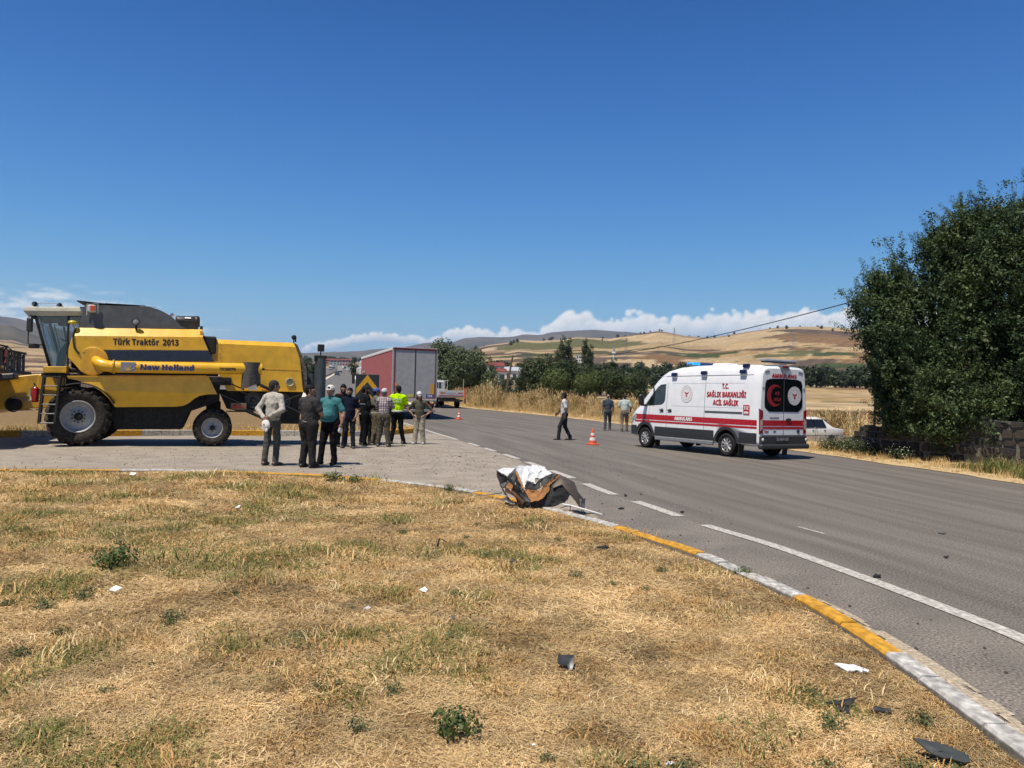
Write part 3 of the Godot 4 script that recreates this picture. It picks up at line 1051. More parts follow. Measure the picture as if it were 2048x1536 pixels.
func make_combine() -> void:
	var c := thing("combine_harvester", "yellow combine harvester with blue stripe and cream cab roof parked across the side road", "harvester", Vector3(-11.36, 0, -20.33), deg_to_rad(20.5))
	var yel := paint(0.83, 0.458, 0.016, 0.42, 0.86, 0.35)
	var yel2 := paint(0.75, 0.40, 0.018, 0.45, 0.78, 0.5)
	var navy := paint(0.012, 0.017, 0.042, 0.35, 0.8, 0.5)
	var grey := mat(0.105, 0.11, 0.115, 0.6, 0.0, 0.8, 0.5)
	var black := mat(0.014, 0.014, 0.014, 0.7, 0.0, 0.6, 1.0)
	var dark := mat(0.026, 0.024, 0.02, 0.75, 0.0, 0.5, 1.2)
	var cream := paint(0.60, 0.57, 0.43, 0.35, 0.85, 0.5)
	var rubber := mat(0.085, 0.074, 0.062, 0.95, 0.0, 0.5, 1.5, 0.2)
	var silver := mat(0.42, 0.42, 0.41, 0.45, 0.1, 0.75, 1.0)
	var chrome := mat(0.62, 0.62, 0.62, 0.12, 1.0)
	var tint := glass(0.03, 0.075, 0.075, 0.24)
	var lens := mat(0.75, 0.75, 0.72, 0.1)
	# wheels
	wheel(c, v3(-0.08, 0.785, -0.28), 0.79, 0.56, 0.41, 20, rubber, silver, black, 1.0, 10)
	wheel(c, v3(-0.08, 0.785, -2.62), 0.79, 0.56, 0.41, 20, rubber, silver, black, -1.0, 0)
	wheel(c, v3(3.24, 0.515, -0.2), 0.52, 0.4, 0.275, 16, rubber, silver, black, 1.0, 6)
	wheel(c, v3(3.24, 0.515, -2.5), 0.52, 0.4, 0.275, 16, rubber, silver, black, -1.0, 0)
	# axles and dark underbody
	var b := MB.new()
	b.tube([v3(-0.06, 0.755, -0.4), v3(-0.06, 0.755, -2.5)], 0.17, 12)
	b.box(v3(-0.06, 0.9, -1.45), v3(0.5, 0.4, 1.4), Basis.IDENTITY, 0.04)
	part("front_axle", b, dark, c)
	b = MB.new()
	b.box(v3(3.24, 0.6, -1.35), v3(0.22, 0.22, 1.9), Basis.IDENTITY, 0.03)
	b.box(v3(3.24, 0.95, -1.35), v3(0.4, 0.6, 0.4), Basis.IDENTITY, 0.03)
	part("rear_axle", b, dark, c)
	b = MB.new()
	b.prism(pv([0.45, 1.9, 0.72, 0.43, 2.42, 0.45, 2.62, 0.95, 3.4, 1.25, 3.4, 1.95]), -2.3, -0.55, Transform3D.IDENTITY, 0.02)
	for k in 4:
		b.box(v3(0.95 + k * 0.42, 0.75, -0.545), v3(0.03, 0.6, 0.03))
	part("threshing_body", b, dark, c)
	b = MB.new()
	b.prism(pv([3.35, 1.6, 3.6, 1.05, 4.0, 0.95, 5.6, 1.05, 5.75, 1.6]), -2.2, -0.75, Transform3D.IDENTITY, 0.02)
	b.prism(pv([4.75, 1.1, 4.9, 0.62, 5.65, 0.62, 5.7, 1.15]), -2.1, -0.85)
	part("straw_chopper", b, dark, c)
	b = MB.new()
	b.box(v3(2.05, 1.83, -0.5), v3(3.3, 0.22, 0.8))
	part("frame_rail", b, black, c)
	# pulleys and belt guards along the rear side
	for q: Array in [[4.32, 1.32, 0.24, -0.62], [5.15, 1.3, 0.23, -0.7], [4.75, 0.98, 0.16, -0.66], [3.72, 1.52, 0.17, -0.6], [2.95, 1.42, 0.15, -0.5]]:
		b = MB.new()
		b.lathe([Vector2(q[2] * 0.92, -0.04), Vector2(q[2], -0.04), Vector2(q[2], 0.0), Vector2(q[2] * 0.9, -0.015), Vector2(q[2], 0.03), Vector2(q[2], 0.05), Vector2(q[2] * 0.86, 0.05), Vector2(q[2] * 0.8, 0.01), Vector2(q[2] * 0.3, 0.0), Vector2(q[2] * 0.25, 0.06), Vector2(0.001, 0.06)], v3(q[0], q[1], q[3]), v3(0, 0, 1), 28)
		part("pulley", b, mat(0.10, 0.10, 0.095, 0.45, 0.5, 0.6, 2.0) if q[2] > 0.2 else dark, c)
	b = MB.new()
	for q: Array in [[v3(3.45, 1.75, -0.56), v3(4.5, 1.35, -0.62)], [v3(4.1, 1.02, -0.6), v3(5.3, 1.02, -0.66)], [v3(3.45, 1.45, -0.57), v3(4.3, 1.07, -0.6)], [v3(4.5, 1.5, -0.64), v3(5.7, 0.95, -0.66)], [v3(4.9, 1.2, -0.66), v3(5.65, 1.5, -0.66)]]:
		b.tube([q[0], q[1]], 0.016, 6)
	part("tension_rods", b, mat(0.16, 0.15, 0.14, 0.5, 0.3), c)
	b = MB.new()
	b.tube([v3(4.1, 1.0, -0.3), v3(4.65, 0.75, -0.7), v3(5.9, 0.72, -0.7)], 0.03, 8)
	b.box(v3(4.45, 0.86, -0.55), v3(0.9, 0.06, 0.12), Basis(v3(0, 0, 1), -0.55))
	part("tow_bar", b, black, c)
	b = MB.new()
	b.box(v3(3.92, 1.12, -0.28), v3(0.42, 0.2, 0.02), Basis.IDENTITY, 0.004)
	var plate := part("warning_plate", b, mat(0.30, 0.20, 0.10, 0.6, 0.0, 0.6, 6.0), c)
	b = MB.new()
	b.lathe([Vector2(0.06, 0.0), Vector2(0.06, 0.006), Vector2(0.001, 0.006)], v3(3.82, 1.12, -0.27), v3(0, 0, 1), 16)
	b.box(v3(3.98, 1.14, -0.267), v3(0.16, 0.03, 0.006))
	b.box(v3(3.98, 1.09, -0.267), v3(0.2, 0.02, 0.006))
	part("red_mark", b, mat(0.45, 0.03, 0.02), plate)
	b = MB.new()
	b.box(v3(3.9, 0.98, -0.3), v3(0.62, 0.035, 0.05))
	part("plate_bracket", b, dark, c)
	# lower side shield, folded inward below its crease
	var low := PackedVector2Array([Vector2(-0.34, 1.83), Vector2(-0.34, 1.79)])
	low.append_array(PackedVector2Array([Vector2(-0.1, 1.74), Vector2(0.18, 1.64), Vector2(0.45, 1.47), Vector2(0.64, 1.27), Vector2(0.78, 1.05)]))
	low.append_array(PackedVector2Array([Vector2(2.3, 1.09), Vector2(2.48, 1.12), Vector2(2.62, 1.2), Vector2(2.75, 1.32), Vector2(2.9, 1.41), Vector2(3.1, 1.45), Vector2(3.34, 1.46), Vector2(3.1, 1.95)]))
	low.reverse()
	b = MB.new()
	var zlow := func(y: float) -> float: return -0.03 if y > 1.86 else (lerpf(-0.0, -0.03, (y - 1.48) / 0.38) if y > 1.48 else lerpf(-0.16, 0.0, (y - 1.04) / 0.44))
	bent_sheet(b, low, [1.48], zlow, 0.03)
	part("side_shield", b, yel, c)
	b = MB.new()
	b.box(v3(1.35, 1.9, -0.04), v3(3.4, 0.035, 0.1), Basis(v3(0, 0, 1), 0.034))
	part("shield_lip", b, yel2, c)
	b = MB.new()
	b.box(v3(2.42, 1.2, -0.125), v3(0.11, 0.045, 0.01), Basis(v3(1, 0, 0), -0.35))
	part("sticker", b, mat(0.6, 0.58, 0.5), c)
	b = MB.new()
	var fp := arc(-0.06, 0.755, 0.93, 25, 118, 14)
	var rings := []
	for q in fp:
		var e := (q - Vector2(-0.06, 0.755)).normalized()
		rings.append(PackedVector3Array([v3(q.x, q.y, -0.5), v3(q.x, q.y, 0.0), v3(q.x - e.x * 0.03, q.y - e.y * 0.03, 0.01), v3(q.x - e.x * 0.03, q.y - e.y * 0.03, -0.5)]))
	b.loft(rings, true, true, -1)
	part("fender", b, black, c)
	# grain tank side: lower wall, crease, upper wall leaning in
	b = MB.new()
	b.prism(pv([-0.36, 2.34, -0.05, 1.98, 3.32, 2.1, 3.22, 2.36, 3.06, 2.72, 2.92, 3.04, -0.28, 2.92, -0.36, 2.56]), -2.8, -0.1, Transform3D.IDENTITY, 0.012)
	var r0 := PackedVector3Array([v3(-0.28, 2.92, -0.1), v3(2.92, 3.04, -0.1), v3(2.92, 3.04, -2.8), v3(-0.28, 2.92, -2.8)])
	var r1 := PackedVector3Array([v3(-0.22, 3.15, -0.27), v3(2.9, 3.27, -0.27), v3(2.9, 3.27, -2.6), v3(-0.22, 3.15, -2.6)])
	b.loft([r0, r1], false, true, -1)
	b.box(v3(2.87, 3.1, -0.17), v3(0.05, 0.24, 0.06))
	part("grain_tank", b, yel, c)
	b = MB.new()
	b.prism(pv([-0.02, 2.48, 0.22, 2.57, 3.09, 2.68, 3.23, 2.37, 0.55, 2.27]), -0.102, -0.088)
	part("blue_stripe", b, navy, c)
	b = MB.new()
	b.tube([v3(-0.23, 3.12, -0.24), v3(-0.27, 2.95, -0.08), v3(-0.22, 2.6, -0.085), v3(-0.1, 2.45, -0.085)], 0.022, 8)
	part("drain_hose", b, black, c)
	for x: float in [0.95, 2.05]:
		b = MB.new(); b.box(v3(x, 2.8 + x * 0.03, -0.098), v3(0.008, 0.26, 0.006)); part("panel_gap", b, mat(0.2, 0.1, 0.01, 0.6), c)
	for k in 14:
		b = MB.new(); b.lathe([Vector2(0.011, 0.0), Vector2(0.009, 0.006), Vector2(0.001, 0.007)], v3(-0.2 + k * 0.235, 2.86 + k * 0.0085, -0.1), v3(0, 0, 1), 7); part("bolt", b, mat(0.3, 0.19, 0.03, 0.5), c)
	# gap and black trim under the tank
	b = MB.new()
	b.box(v3(1.6, 2.0, -0.5), v3(3.5, 0.16, 0.7), Basis(v3(0, 0, 1), 0.034))
	part("belt_cover", b, black, c)
	# grey extension of the tank
	var ext := [-0.18, 3.15, -0.07, 3.7, -0.02, 3.78, 1.42, 3.83]
	for q in arc(1.32, 2.55, 1.29, 85, 37, 10):
		ext.append(q.x); ext.append(q.y)
	ext.append_array([2.5, 3.28])
	b = MB.new()
	b.prism(pv(ext), -2.55, -0.3, Transform3D.IDENTITY, 0.03)
	part("tank_extension", b, grey, c)
	b = MB.new()
	b.box(v3(0.1, 3.86, -1.2), v3(0.7, 0.03, 1.6), Basis(v3(0, 0, 1), -0.06))
	b.box(v3(0.9, 3.875, -1.3), v3(1.0, 0.02, 1.4))
	part("tank_lid", b, black, c)
	b = MB.new()
	b.box(v3(1.5, 3.83, -0.34), v3(0.42, 0.018, 0.05))
	part("trim_strip", b, chrome, c)
	# air filter and exhaust
	b = MB.new()
	b.lathe([Vector2(0.001, 0.0), Vector2(0.13, 0.01), Vector2(0.155, 0.06), Vector2(0.155, 0.5), Vector2(0.165, 0.5), Vector2(0.165, 0.6), Vector2(0.13, 0.64), Vector2(0.001, 0.65)], v3(2.17, 3.5, -0.75), v3(1, 0.03, 0), 20)
	b.box(v3(2.5, 3.36, -0.75), v3(0.55, 0.2, 0.3))
	b.box(v3(2.86, 3.34, -0.75), v3(0.08, 0.1, 0.2))
	var af := part("air_filter", b, mat(0.035, 0.028, 0.025, 0.5, 0.0, 0.7, 2.0), c)
	b = MB.new()
	b.box(v3(2.5, 3.6, -0.62), v3(0.16, 0.06, 0.012), Basis(v3(1, 0, 0), -0.9))
	part("label_plate", b, lens, af)
	b = MB.new()
	b.tube([v3(2.0, 3.5, -1.4), v3(2.0, 3.68, -1.4), v3(2.08, 3.76, -1.4)], 0.05, 8)
	part("exhaust_pipe", b, chrome, c)
	# engine deck behind the tank
	b = MB.new()
	b.box(v3(3.02, 2.85, -1.45), v3(0.5, 0.5, 2.0), Basis.IDENTITY, 0.03)
	part("engine_deck", b, dark, c)
	# straw hood
	b = MB.new()
	b.prism(pv([3.05, 2.9, 3.25, 2.3, 3.42, 1.95, 3.6, 1.56, 5.72, 1.58, 5.6, 2.55, 5.47, 2.9]), -2.3, -0.5, Transform3D.IDENTITY, 0.012)
	b.loft([PackedVector3Array([v3(3.05, 2.9, -0.5), v3(5.47, 2.9, -0.5), v3(5.47, 2.9, -2.3), v3(3.05, 2.9, -2.3)]), PackedVector3Array([v3(3.05, 3.03, -0.6), v3(5.4, 3.03, -0.6), v3(5.4, 3.03, -2.2), v3(3.05, 3.03, -2.2)])], false, true, -1)
	b.box(v3(4.66, 2.22, -0.497), v3(2.06, 0.012, 0.01))
	b.box(v3(4.66, 1.6, -0.49), v3(2.12, 0.04, 0.04))
	b.box(v3(5.36, 2.3, -0.498), v3(0.012, 1.25, 0.008), Basis(v3(0, 0, 1), 0.1))
	part("straw_hood", b, yel, c)
	b = MB.new()
	b.prism(pv([5.47, 2.93, 5.44, 3.02, 5.52, 2.98, 5.68, 2.62, 5.82, 2.2, 5.84, 1.6, 5.73, 1.58, 5.61, 2.55]), -2.25, -0.56, Transform3D.IDENTITY, 0.01)
	part("rear_panel", b, mat(0.17, 0.14, 0.11, 0.6, 0.0, 0.6, 1.0), c)
	for k in 5:
		b = MB.new()
		b.lathe([Vector2(0.012, 0.0), Vector2(0.01, 0.008), Vector2(0.001, 0.009)], v3(3.38 + 0.03 * (k % 2), 2.9 - k * 0.14, -0.49), v3(0, 0, 1), 8)
		part("bolt", b, black, c)
	b = MB.new()
	b.lathe([Vector2(0.12, 0.0), Vector2(0.125, 0.03), Vector2(0.10, 0.035), Vector2(0.095, 0.005), Vector2(0.07, 0.0), Vector2(0.06, 0.01), Vector2(0.001, 0.012)], v3(5.33, 1.86, -0.49), v3(0, 0, 1), 24)
	part("round_vent", b, mat(0.38, 0.34, 0.2, 0.5), c)
	# rear work lamp on the hood
	b = MB.new()
	b.box(v3(5.42, 3.1, -0.75), v3(0.03, 0.16, 0.03))
	b.lathe([Vector2(0.03, -0.05), Vector2(0.07, -0.02), Vector2(0.07, 0.04), Vector2(0.001, 0.045)], v3(5.42, 3.2, -0.72), v3(0.4, 0, 1), 12)
	b.box(v3(5.48, 3.13, -0.85), v3(0.05, 0.12, 0.05))
	part("work_lamp", b, black, c)
	# curved chaff guard with a tail lamp at the back
	b = MB.new()
	var gp := []
	for q in arc(0, 0, 0.17, -60, 200, 14):
		gp.append(q)
	var g0 := PackedVector3Array()
	rings = []
	for y: float in [1.25, 2.62]:
		var ring := PackedVector3Array()
		for q: Vector2 in gp:
			ring.append(v3(6.25 + q.x, y, -1.0 + q.y * 0.9))
		for q2 in range(gp.size() - 1, -1, -1):
			ring.append(v3(6.25 + gp[q2].x * 0.9, y, -1.0 + gp[q2].y * 0.8))
		ring.reverse()
		rings.append(ring)
	b.loft(rings, true, true, 1)
	b.tube([v3(6.0, 1.55, -1.2), v3(6.0, 2.15, -1.2)], 0.2, 12)
	var guard := part("chaff_guard", b, mat(0.085, 0.10, 0.105, 0.45, 0.2, 0.75, 1.0), c)
	b = MB.new()
	b.box(v3(6.24, 2.66, -0.92), v3(0.38, 0.09, 0.1), Basis.IDENTITY, 0.01)
	b.tube([v3(6.24, 2.6, -0.92), v3(6.24, 2.85, -0.92)], 0.02, 6)
	part("guard_rail", b, black, guard)
	b = MB.new()
	b.box(v3(6.24, 2.93, -0.9), v3(0.2, 0.22, 0.08), Basis.IDENTITY, 0.015)
	part("tail_lamp", b, black, guard)
	# unloading auger: housing, elbow, tube, boot
	b = MB.new()
	b.lathe([Vector2(0.39, 0.0), Vector2(0.385, 0.03), Vector2(0.35, 0.045)], v3(0.22, 2.27, -0.11), v3(-0.12, 0, 1), 28, -1, false, true)
	part("auger_housing", b, yel2, c)
	b = MB.new()
	b.tube([v3(0.3, 2.3, -0.12), v3(0.33, 2.27, 0.04), v3(0.42, 2.2, 0.14), v3(0.55, 2.15, 0.18), v3(0.72, 2.13, 0.18)], [0.12, 0.135, 0.15, 0.155, 0.155], 20)
	part("auger_elbow", b, yel, c)
	b = MB.new()
	b.tube([v3(0.68, 2.13, 0.18), v3(4.5, 2.2, 0.12)], 0.157, 24)
	var tube := part("unloading_tube", b, yel, c)
	b = MB.new()
	b.lathe([Vector2(0.155, -0.025), Vector2(0.185, -0.025), Vector2(0.185, 0.025), Vector2(0.155, 0.025)], v3(0.76, 2.132, 0.178), v3(1, 0.018, -0.0157), 24)
	part("flange_ring", b, yel2, tube)
	b = MB.new()
	b.tube([v3(4.42, 2.2, 0.12), v3(4.58, 2.203, 0.118)], 0.03, 8)
	part("latch", b, black, tube)
	var tb := Basis(v3(0, 1, 0), 0.0157) * Basis(v3(0, 0, 1), 0.0183)
	var blue := mat(0.02, 0.035, 0.14, 0.5)
	lettering("New Holland", v3(2.07, 2.155, 0.157 + 0.16), tb, 1.32, 0.17, blue, tube, "Droid Sans", 800, 0.03)
	lettering("TC5070", v3(3.6, 2.16, 0.136 + 0.158), tb, 0.42, 0.085, mat(0.01, 0.01, 0.01), tube, "Droid Sans", 800, 0.012)
	b = MB.new()
	b.box(v3(1.12, 2.137, 0.172 + 0.152), v3(0.36, 0.25, 0.016), tb, 0.003)
	var logo := part("emblem", b, mat(0.35, 0.36, 0.42, 0.4, 0.0, 0.6, 8.0), tube)
	b = MB.new()
	for k in 5:
		var a := deg_to_rad(lerpf(25, 155, k / 4.0))
		var e := Vector2(cos(a), sin(a))
		b.prism(PackedVector2Array([Vector2(1.12, 2.03) + Vector2(-e.y, e.x) * 0.014, Vector2(1.12, 2.03) - Vector2(-e.y, e.x) * 0.014, Vector2(1.12, 2.04) + e * 0.19]), 0.172 + 0.16, 0.172 + 0.166)
	part("leaf_mark", b, mat(0.62, 0.42, 0.06, 0.5), logo)
	# canvas boot hanging from the spout
	rings = []
	for s in 8:
		var t := s / 7.0
		var ring := PackedVector3Array()
		for k in 20:
			var a := TAU * k / 20
			var rx := lerpf(0.23, 0.26, t)
			var rz := lerpf(0.235, 0.2, t)
			var fold := 1.0 + 0.07 * sin(k * 2.2 + t * 2.0) * t
			var y := lerpf(2.38, 1.70, t) + (0.05 * cos(a) * t) - (0.04 * sin(a * 2.0) * t)
			ring.append(v3(4.23 + cos(a) * rx * fold + t * -0.02, y, 0.12 - sin(a) * rz * fold))
		ring.reverse()
		rings.append(ring)
	b = MB.new()
	b.loft(rings, true, false, 1)
	var canvas := mat(0.125, 0.115, 0.105, 0.9, 0.0, 0.55, 2.0)
	var boot := part("spout_boot", b, canvas, c)
	b = MB.new()
	b.loft([PackedVector3Array([v3(4.12, 1.76, 0.1), v3(4.36, 1.78, 0.1), v3(4.36, 1.78, 0.2), v3(4.12, 1.76, 0.2)]), PackedVector3Array([v3(4.18, 1.58, 0.12), v3(4.4, 1.62, 0.12), v3(4.4, 1.62, 0.16), v3(4.18, 1.58, 0.16)])], true, true, -1)
	part("plastic_sheet", b, mat(0.7, 0.7, 0.66, 0.4), boot)
	b = MB.new()
	b.tube([v3(3.35, 1.92, 0.02), v3(4.05, 1.6, 0.0)], 0.02, 6)
	part("tube_stay", b, black, c)
	b = MB.new()
	b.tube([v3(4.5, 1.75, -0.4), v3(4.95, 1.55, -0.46)], 0.05, 6)
	part("hood_stay", b, black, c)
	# tank lettering and lamps
	lettering("Türk Traktör  2013", v3(1.5, 2.84, -0.1), Basis(v3(0, 0, 1), 0.03), 1.62, 0.185, mat(0.012, 0.01, 0.008, 0.6), c, "Droid Sans", 800, 0.01)
	b = MB.new()
	b.box(v3(0.14, 3.68, -0.2), v3(0.2, 0.2, 0.1), Basis.IDENTITY, 0.03)
	b.tube([v3(0.02, 3.5, -0.26), v3(0.02, 3.8, -0.24), v3(0.28, 3.82, -0.24), v3(0.28, 3.55, -0.26)], 0.014, 6)
	var ind := part("indicator_lamp", b, mat(0.5, 0.5, 0.48, 0.4), c)
	b = MB.new()
	b.box(v3(0.17, 3.69, -0.145), v3(0.12, 0.14, 0.03), Basis.IDENTITY, 0.012)
	part("orange_lens", b, mat(0.55, 0.09, 0.01, 0.15), ind)
	b = MB.new()
	b.lathe([Vector2(0.03, -0.06), Vector2(0.09, -0.02), Vector2(0.1, 0.03), Vector2(0.085, 0.045)], v3(1.22, 3.38, -0.16), v3(-0.2, 0, 1), 18, 1, true)
	b.box(v3(1.23, 3.24, -0.2), v3(0.05, 0.16, 0.03))
	var wl := part("work_lamp", b, black, c)
	b = MB.new()
	b.lathe([Vector2(0.085, 0.03), Vector2(0.05, 0.04), Vector2(0.001, 0.045)], v3(1.22, 3.38, -0.16), v3(-0.2, 0, 1), 18)
	part("lamp_glass", b, mat(0.25, 0.25, 0.26, 0.15), wl)
	b = MB.new()
	b.lathe([Vector2(0.001, -0.04), Vector2(0.10, -0.03), Vector2(0.115, 0.0), Vector2(0.09, 0.05), Vector2(0.001, 0.07)], v3(-0.3, 3.27, -0.2), v3(0, 1, 0), 18)
	b.tube([v3(-0.3, 3.24, -0.2), v3(-0.25, 3.1, -0.3)], 0.012, 6)
	part("receiver_dome", b, paint(0.62, 0.5, 0.04, 0.3), c)
	combine_cab(c, cream, black, dark, tint, chrome, yel, yel2)
	combine_header(c, black, dark, yel, yel2)

func bar(b: MB, p: Vector3, q: Vector3, w: float, t: float) -> void:
	var d := (q - p).normalized()
	var up := Vector3.FORWARD if absf(d.z) < 0.9 else Vector3.UP
	var x := d.cross(up).normalized()
	b.box((p + q) * 0.5, Vector3(w, p.distance_to(q), t), Basis(x, d, x.cross(d)), minf(w, t) * 0.2)

func combine_cab(c: Node3D, cream: Material, black: Material, dark: Material, tint: Material, chrome: Material, yel: Material, yel2: Material) -> void:
	var z0 := -0.55
	var z1 := -2.3
	var cab := Node3D.new()
	cab.name = "cab"
	c.add_child(cab, true)
	var b := MB.new()
	# roof: slab with a raked front edge
	b.loft([PackedVector3Array([v3(-1.40, 3.42, z0 + 0.03), v3(-0.05, 3.5, z0 + 0.03), v3(-0.05, 3.5, z1 - 0.03), v3(-1.40, 3.42, z1 - 0.03)]), PackedVector3Array([v3(-1.5, 3.55, z0 + 0.08), v3(-0.05, 3.62, z0 + 0.08), v3(-0.05, 3.62, z1 - 0.08), v3(-1.5, 3.55, z1 - 0.08)]), PackedVector3Array([v3(-1.48, 3.63, z0 + 0.06), v3(-0.05, 3.71, z0 + 0.06), v3(-0.05, 3.71, z1 - 0.06), v3(-1.48, 3.63, z1 - 0.06)]), PackedVector3Array([v3(-1.38, 3.67, z0 - 0.03), v3(-0.1, 3.75, z0 - 0.03), v3(-0.1, 3.75, z1 + 0.03), v3(-1.38, 3.67, z1 + 0.03)])], true, true, -1)
	part("cab_roof", b, cream, cab)
	b = MB.new()
	b.box(v3(-0.72, 3.43, -1.42), v3(1.25, 0.05, 1.7), Basis(v3(0, 0, 1), 0.05))
	part("headliner", b, black, cab)
	for z: float in [z0, z1]:
		var nm := "pillar"
		b = MB.new(); bar(b, v3(-1.24, 3.46, z), v3(-0.86, 2.1, z), 0.065, 0.07); part(nm, b, black, cab)
		b = MB.new(); bar(b, v3(-0.46, 3.5, z), v3(-0.44, 2.06, z), 0.05, 0.05); part(nm, b, black, cab)
		b = MB.new(); bar(b, v3(-0.1, 3.5, z), v3(-0.12, 2.1, z), 0.07, 0.06); part(nm, b, black, cab)
		b = MB.new()
		b.prism(pv([-1.24, 3.44, -0.86, 2.1, -0.48, 2.08, -0.48, 3.46]), z - 0.006, z + 0.006)
		part("side_window", b, tint, cab)
		b = MB.new()
		b.prism(pv([-0.43, 3.46, -0.43, 2.5, -0.14, 2.5, -0.14, 3.48]), z - 0.006, z + 0.006)
		part("side_window", b, tint, cab)
		b = MB.new()
		b.tube([v3(-1.12, 3.35, z + 0.05 * signf(z - (z0 + z1) * 0.5)), v3(-0.82, 2.2, z + 0.05 * signf(z - (z0 + z1) * 0.5))], 0.018, 8)
		part("grab_rail", b, mat(0.3, 0.3, 0.3, 0.3, 0.6), cab)
	b = MB.new()
	b.loft([PackedVector3Array([v3(-0.88, 2.12, z0 - 0.04), v3(-0.88, 2.12, z1 + 0.04), v3(-0.868, 2.12, z1 + 0.04), v3(-0.868, 2.12, z0 - 0.04)]), PackedVector3Array([v3(-1.25, 3.42, z0 - 0.04), v3(-1.25, 3.42, z1 + 0.04), v3(-1.238, 3.42, z1 + 0.04), v3(-1.238, 3.42, z0 - 0.04)])], true, true, -1)
	part("windscreen", b, tint, cab)
	b = MB.new()
	b.box(v3(-0.5, 2.02, -1.42), v3(0.85, 0.1, 1.8), Basis.IDENTITY, 0.02)
	part("cab_floor", b, dark, cab)
	b = MB.new()
	b.box(v3(-0.16, 2.35, -1.42), v3(0.06, 0.7, 1.7))
	part("rear_wall", b, dark, cab)
	# seat, steering column and wheel
	b = MB.new()
	b.box(v3(-0.33, 2.45, -1.42), v3(0.42, 0.14, 0.5), Basis.IDENTITY, 0.05)
	b.box(v3(-0.17, 2.75, -1.42), v3(0.13, 0.6, 0.46), Basis(v3(0, 0, 1), -0.12), 0.05)
	b.box(v3(-0.33, 2.25, -1.42), v3(0.3, 0.32, 0.36), Basis.IDENTITY, 0.03)
	part("driver_seat", b, black, cab)
	b = MB.new()
	b.tube([v3(-0.75, 2.06, -1.3), v3(-0.7, 2.5, -1.3), v3(-0.6, 2.76, -1.3)], [0.12, 0.1, 0.05], 10)
	part("steering_column", b, black, cab)
	b = MB.new()
	var loop := []
	for k in 17:
		var a := TAU * k / 16
		loop.append(v3(-0.58, 2.8, -1.3) + v3(cos(a) * 0.17, cos(a) * -0.09, sin(a) * 0.19))
	b.tube(loop, 0.02, 6, 1, false)
	b.tube([loop[0], loop[8]], 0.018, 6)
	b.tube([loop[4], loop[12]], 0.018, 6)
	part("steering_wheel", b, black, cab)
	b = MB.new()
	b.box(v3(-0.62, 3.3, -0.9), v3(0.26, 0.16, 0.2), Basis.IDENTITY, 0.02)
	b.tube([v3(-0.62, 3.2, -0.9), v3(-0.42, 2.3, -0.85)], 0.03, 6)
	part("console", b, black, cab)
	# platform, railing, ladder
	b = MB.new()
	b.box(v3(-0.65, 2.01, -0.3), v3(0.54, 0.17, 0.5), Basis(v3(0, 0, 1), 0.03), 0.012)
	part("platform", b, yel2, c)
	b = MB.new()
	b.box(v3(-0.6, 1.87, -0.4), v3(0.75, 0.1, 0.5), Basis.IDENTITY, 0.01)
	b.box(v3(-0.3, 1.7, -0.6), v3(0.3, 0.3, 0.4))
	part("platform_bracket", b, black, c)
	var lad := Node3D.new()
	lad.name = "ladder"
	c.add_child(lad, true)
	for x: float in [0.0, 0.36]:
		b = MB.new()
		bar(b, v3(-0.86 + x, 1.84, 0.06), v3(-0.92 + x, 0.6, 0.2), 0.07, 0.14)
		part("stile", b, black, lad)
	for k in 6:
		b = MB.new()
		var t := k / 5.0
		b.box(v3(-0.68 - 0.06 * t, lerpf(1.82, 0.62, t), lerpf(0.06, 0.2, t)), v3(0.34, 0.03, 0.13), Basis.IDENTITY, 0.006)
		part("rung", b, mat(0.16, 0.16, 0.16, 0.4, 0.5) if k > 0 else black, lad)
	# mirrors and horns
	b = MB.new()
	b.box(v3(-1.3, 3.17, -0.3), v3(0.13, 0.38, 0.17), Basis.IDENTITY, 0.03)
	var mir := part("mirror", b, mat(0.03, 0.03, 0.03, 0.5), cab)
	b = MB.new()
	b.tube([v3(-1.32, 3.45, -0.5), v3(-1.33, 3.38, -0.3), v3(-1.33, 2.68, -0.32), v3(-1.0, 2.66, -0.5)], 0.014, 6)
	b.box(v3(-1.2, 2.62, -0.36), v3(0.24, 0.12, 0.12), Basis.IDENTITY, 0.02)
	part("mirror_arm", b, black, mir)
	for q: Array in [[-1.26, -0.9], [-0.68, -0.9]]:
		b = MB.new()
		b.lathe([Vector2(0.018, 0.0), Vector2(0.025, 0.12), Vector2(0.035, 0.2), Vector2(0.075, 0.26)], v3(q[0], 3.76, q[1] - 0.1), v3(-0.15, 0.0, 1), 14, 1, true)
		b.box(v3(q[0], 3.72, q[1]), v3(0.05, 0.08, 0.05))
		part("horn", b, chrome, cab)
	b = MB.new()
	b.tube([v3(-1.26, 3.79, -0.85), v3(-0.68, 3.82, -0.85)], 0.012, 6)
	part("horn_bar", b, chrome, cab)
	# fire extinguisher by the ladder
	b = MB.new()
	b.lathe([Vector2(0.001, 0.0), Vector2(0.075, 0.01), Vector2(0.08, 0.04), Vector2(0.08, 0.34), Vector2(0.06, 0.39), Vector2(0.025, 0.41), Vector2(0.025, 0.44)], v3(-1.1, 1.14, -0.2), v3(0, 1, 0), 18)
	var fe := part("fire_extinguisher", b, paint(0.42, 0.012, 0.012, 0.3), c)
	b = MB.new()
	b.tube([v3(-1.1, 1.56, -0.2), v3(-1.14, 1.64, -0.2)], 0.02, 6)
	b.tube([v3(-1.1, 1.58, -0.2), v3(-1.2, 1.5, -0.16), v3(-1.19, 1.3, -0.14)], 0.012, 6)
	part("nozzle", b, black, fe)
	b = MB.new()
	b.box(v3(-1.19, 1.32, -0.2), v3(0.05, 0.26, 0.09), Basis.IDENTITY, 0.01)
	part("label_plate", b, mat(0.6, 0.55, 0.42), fe)

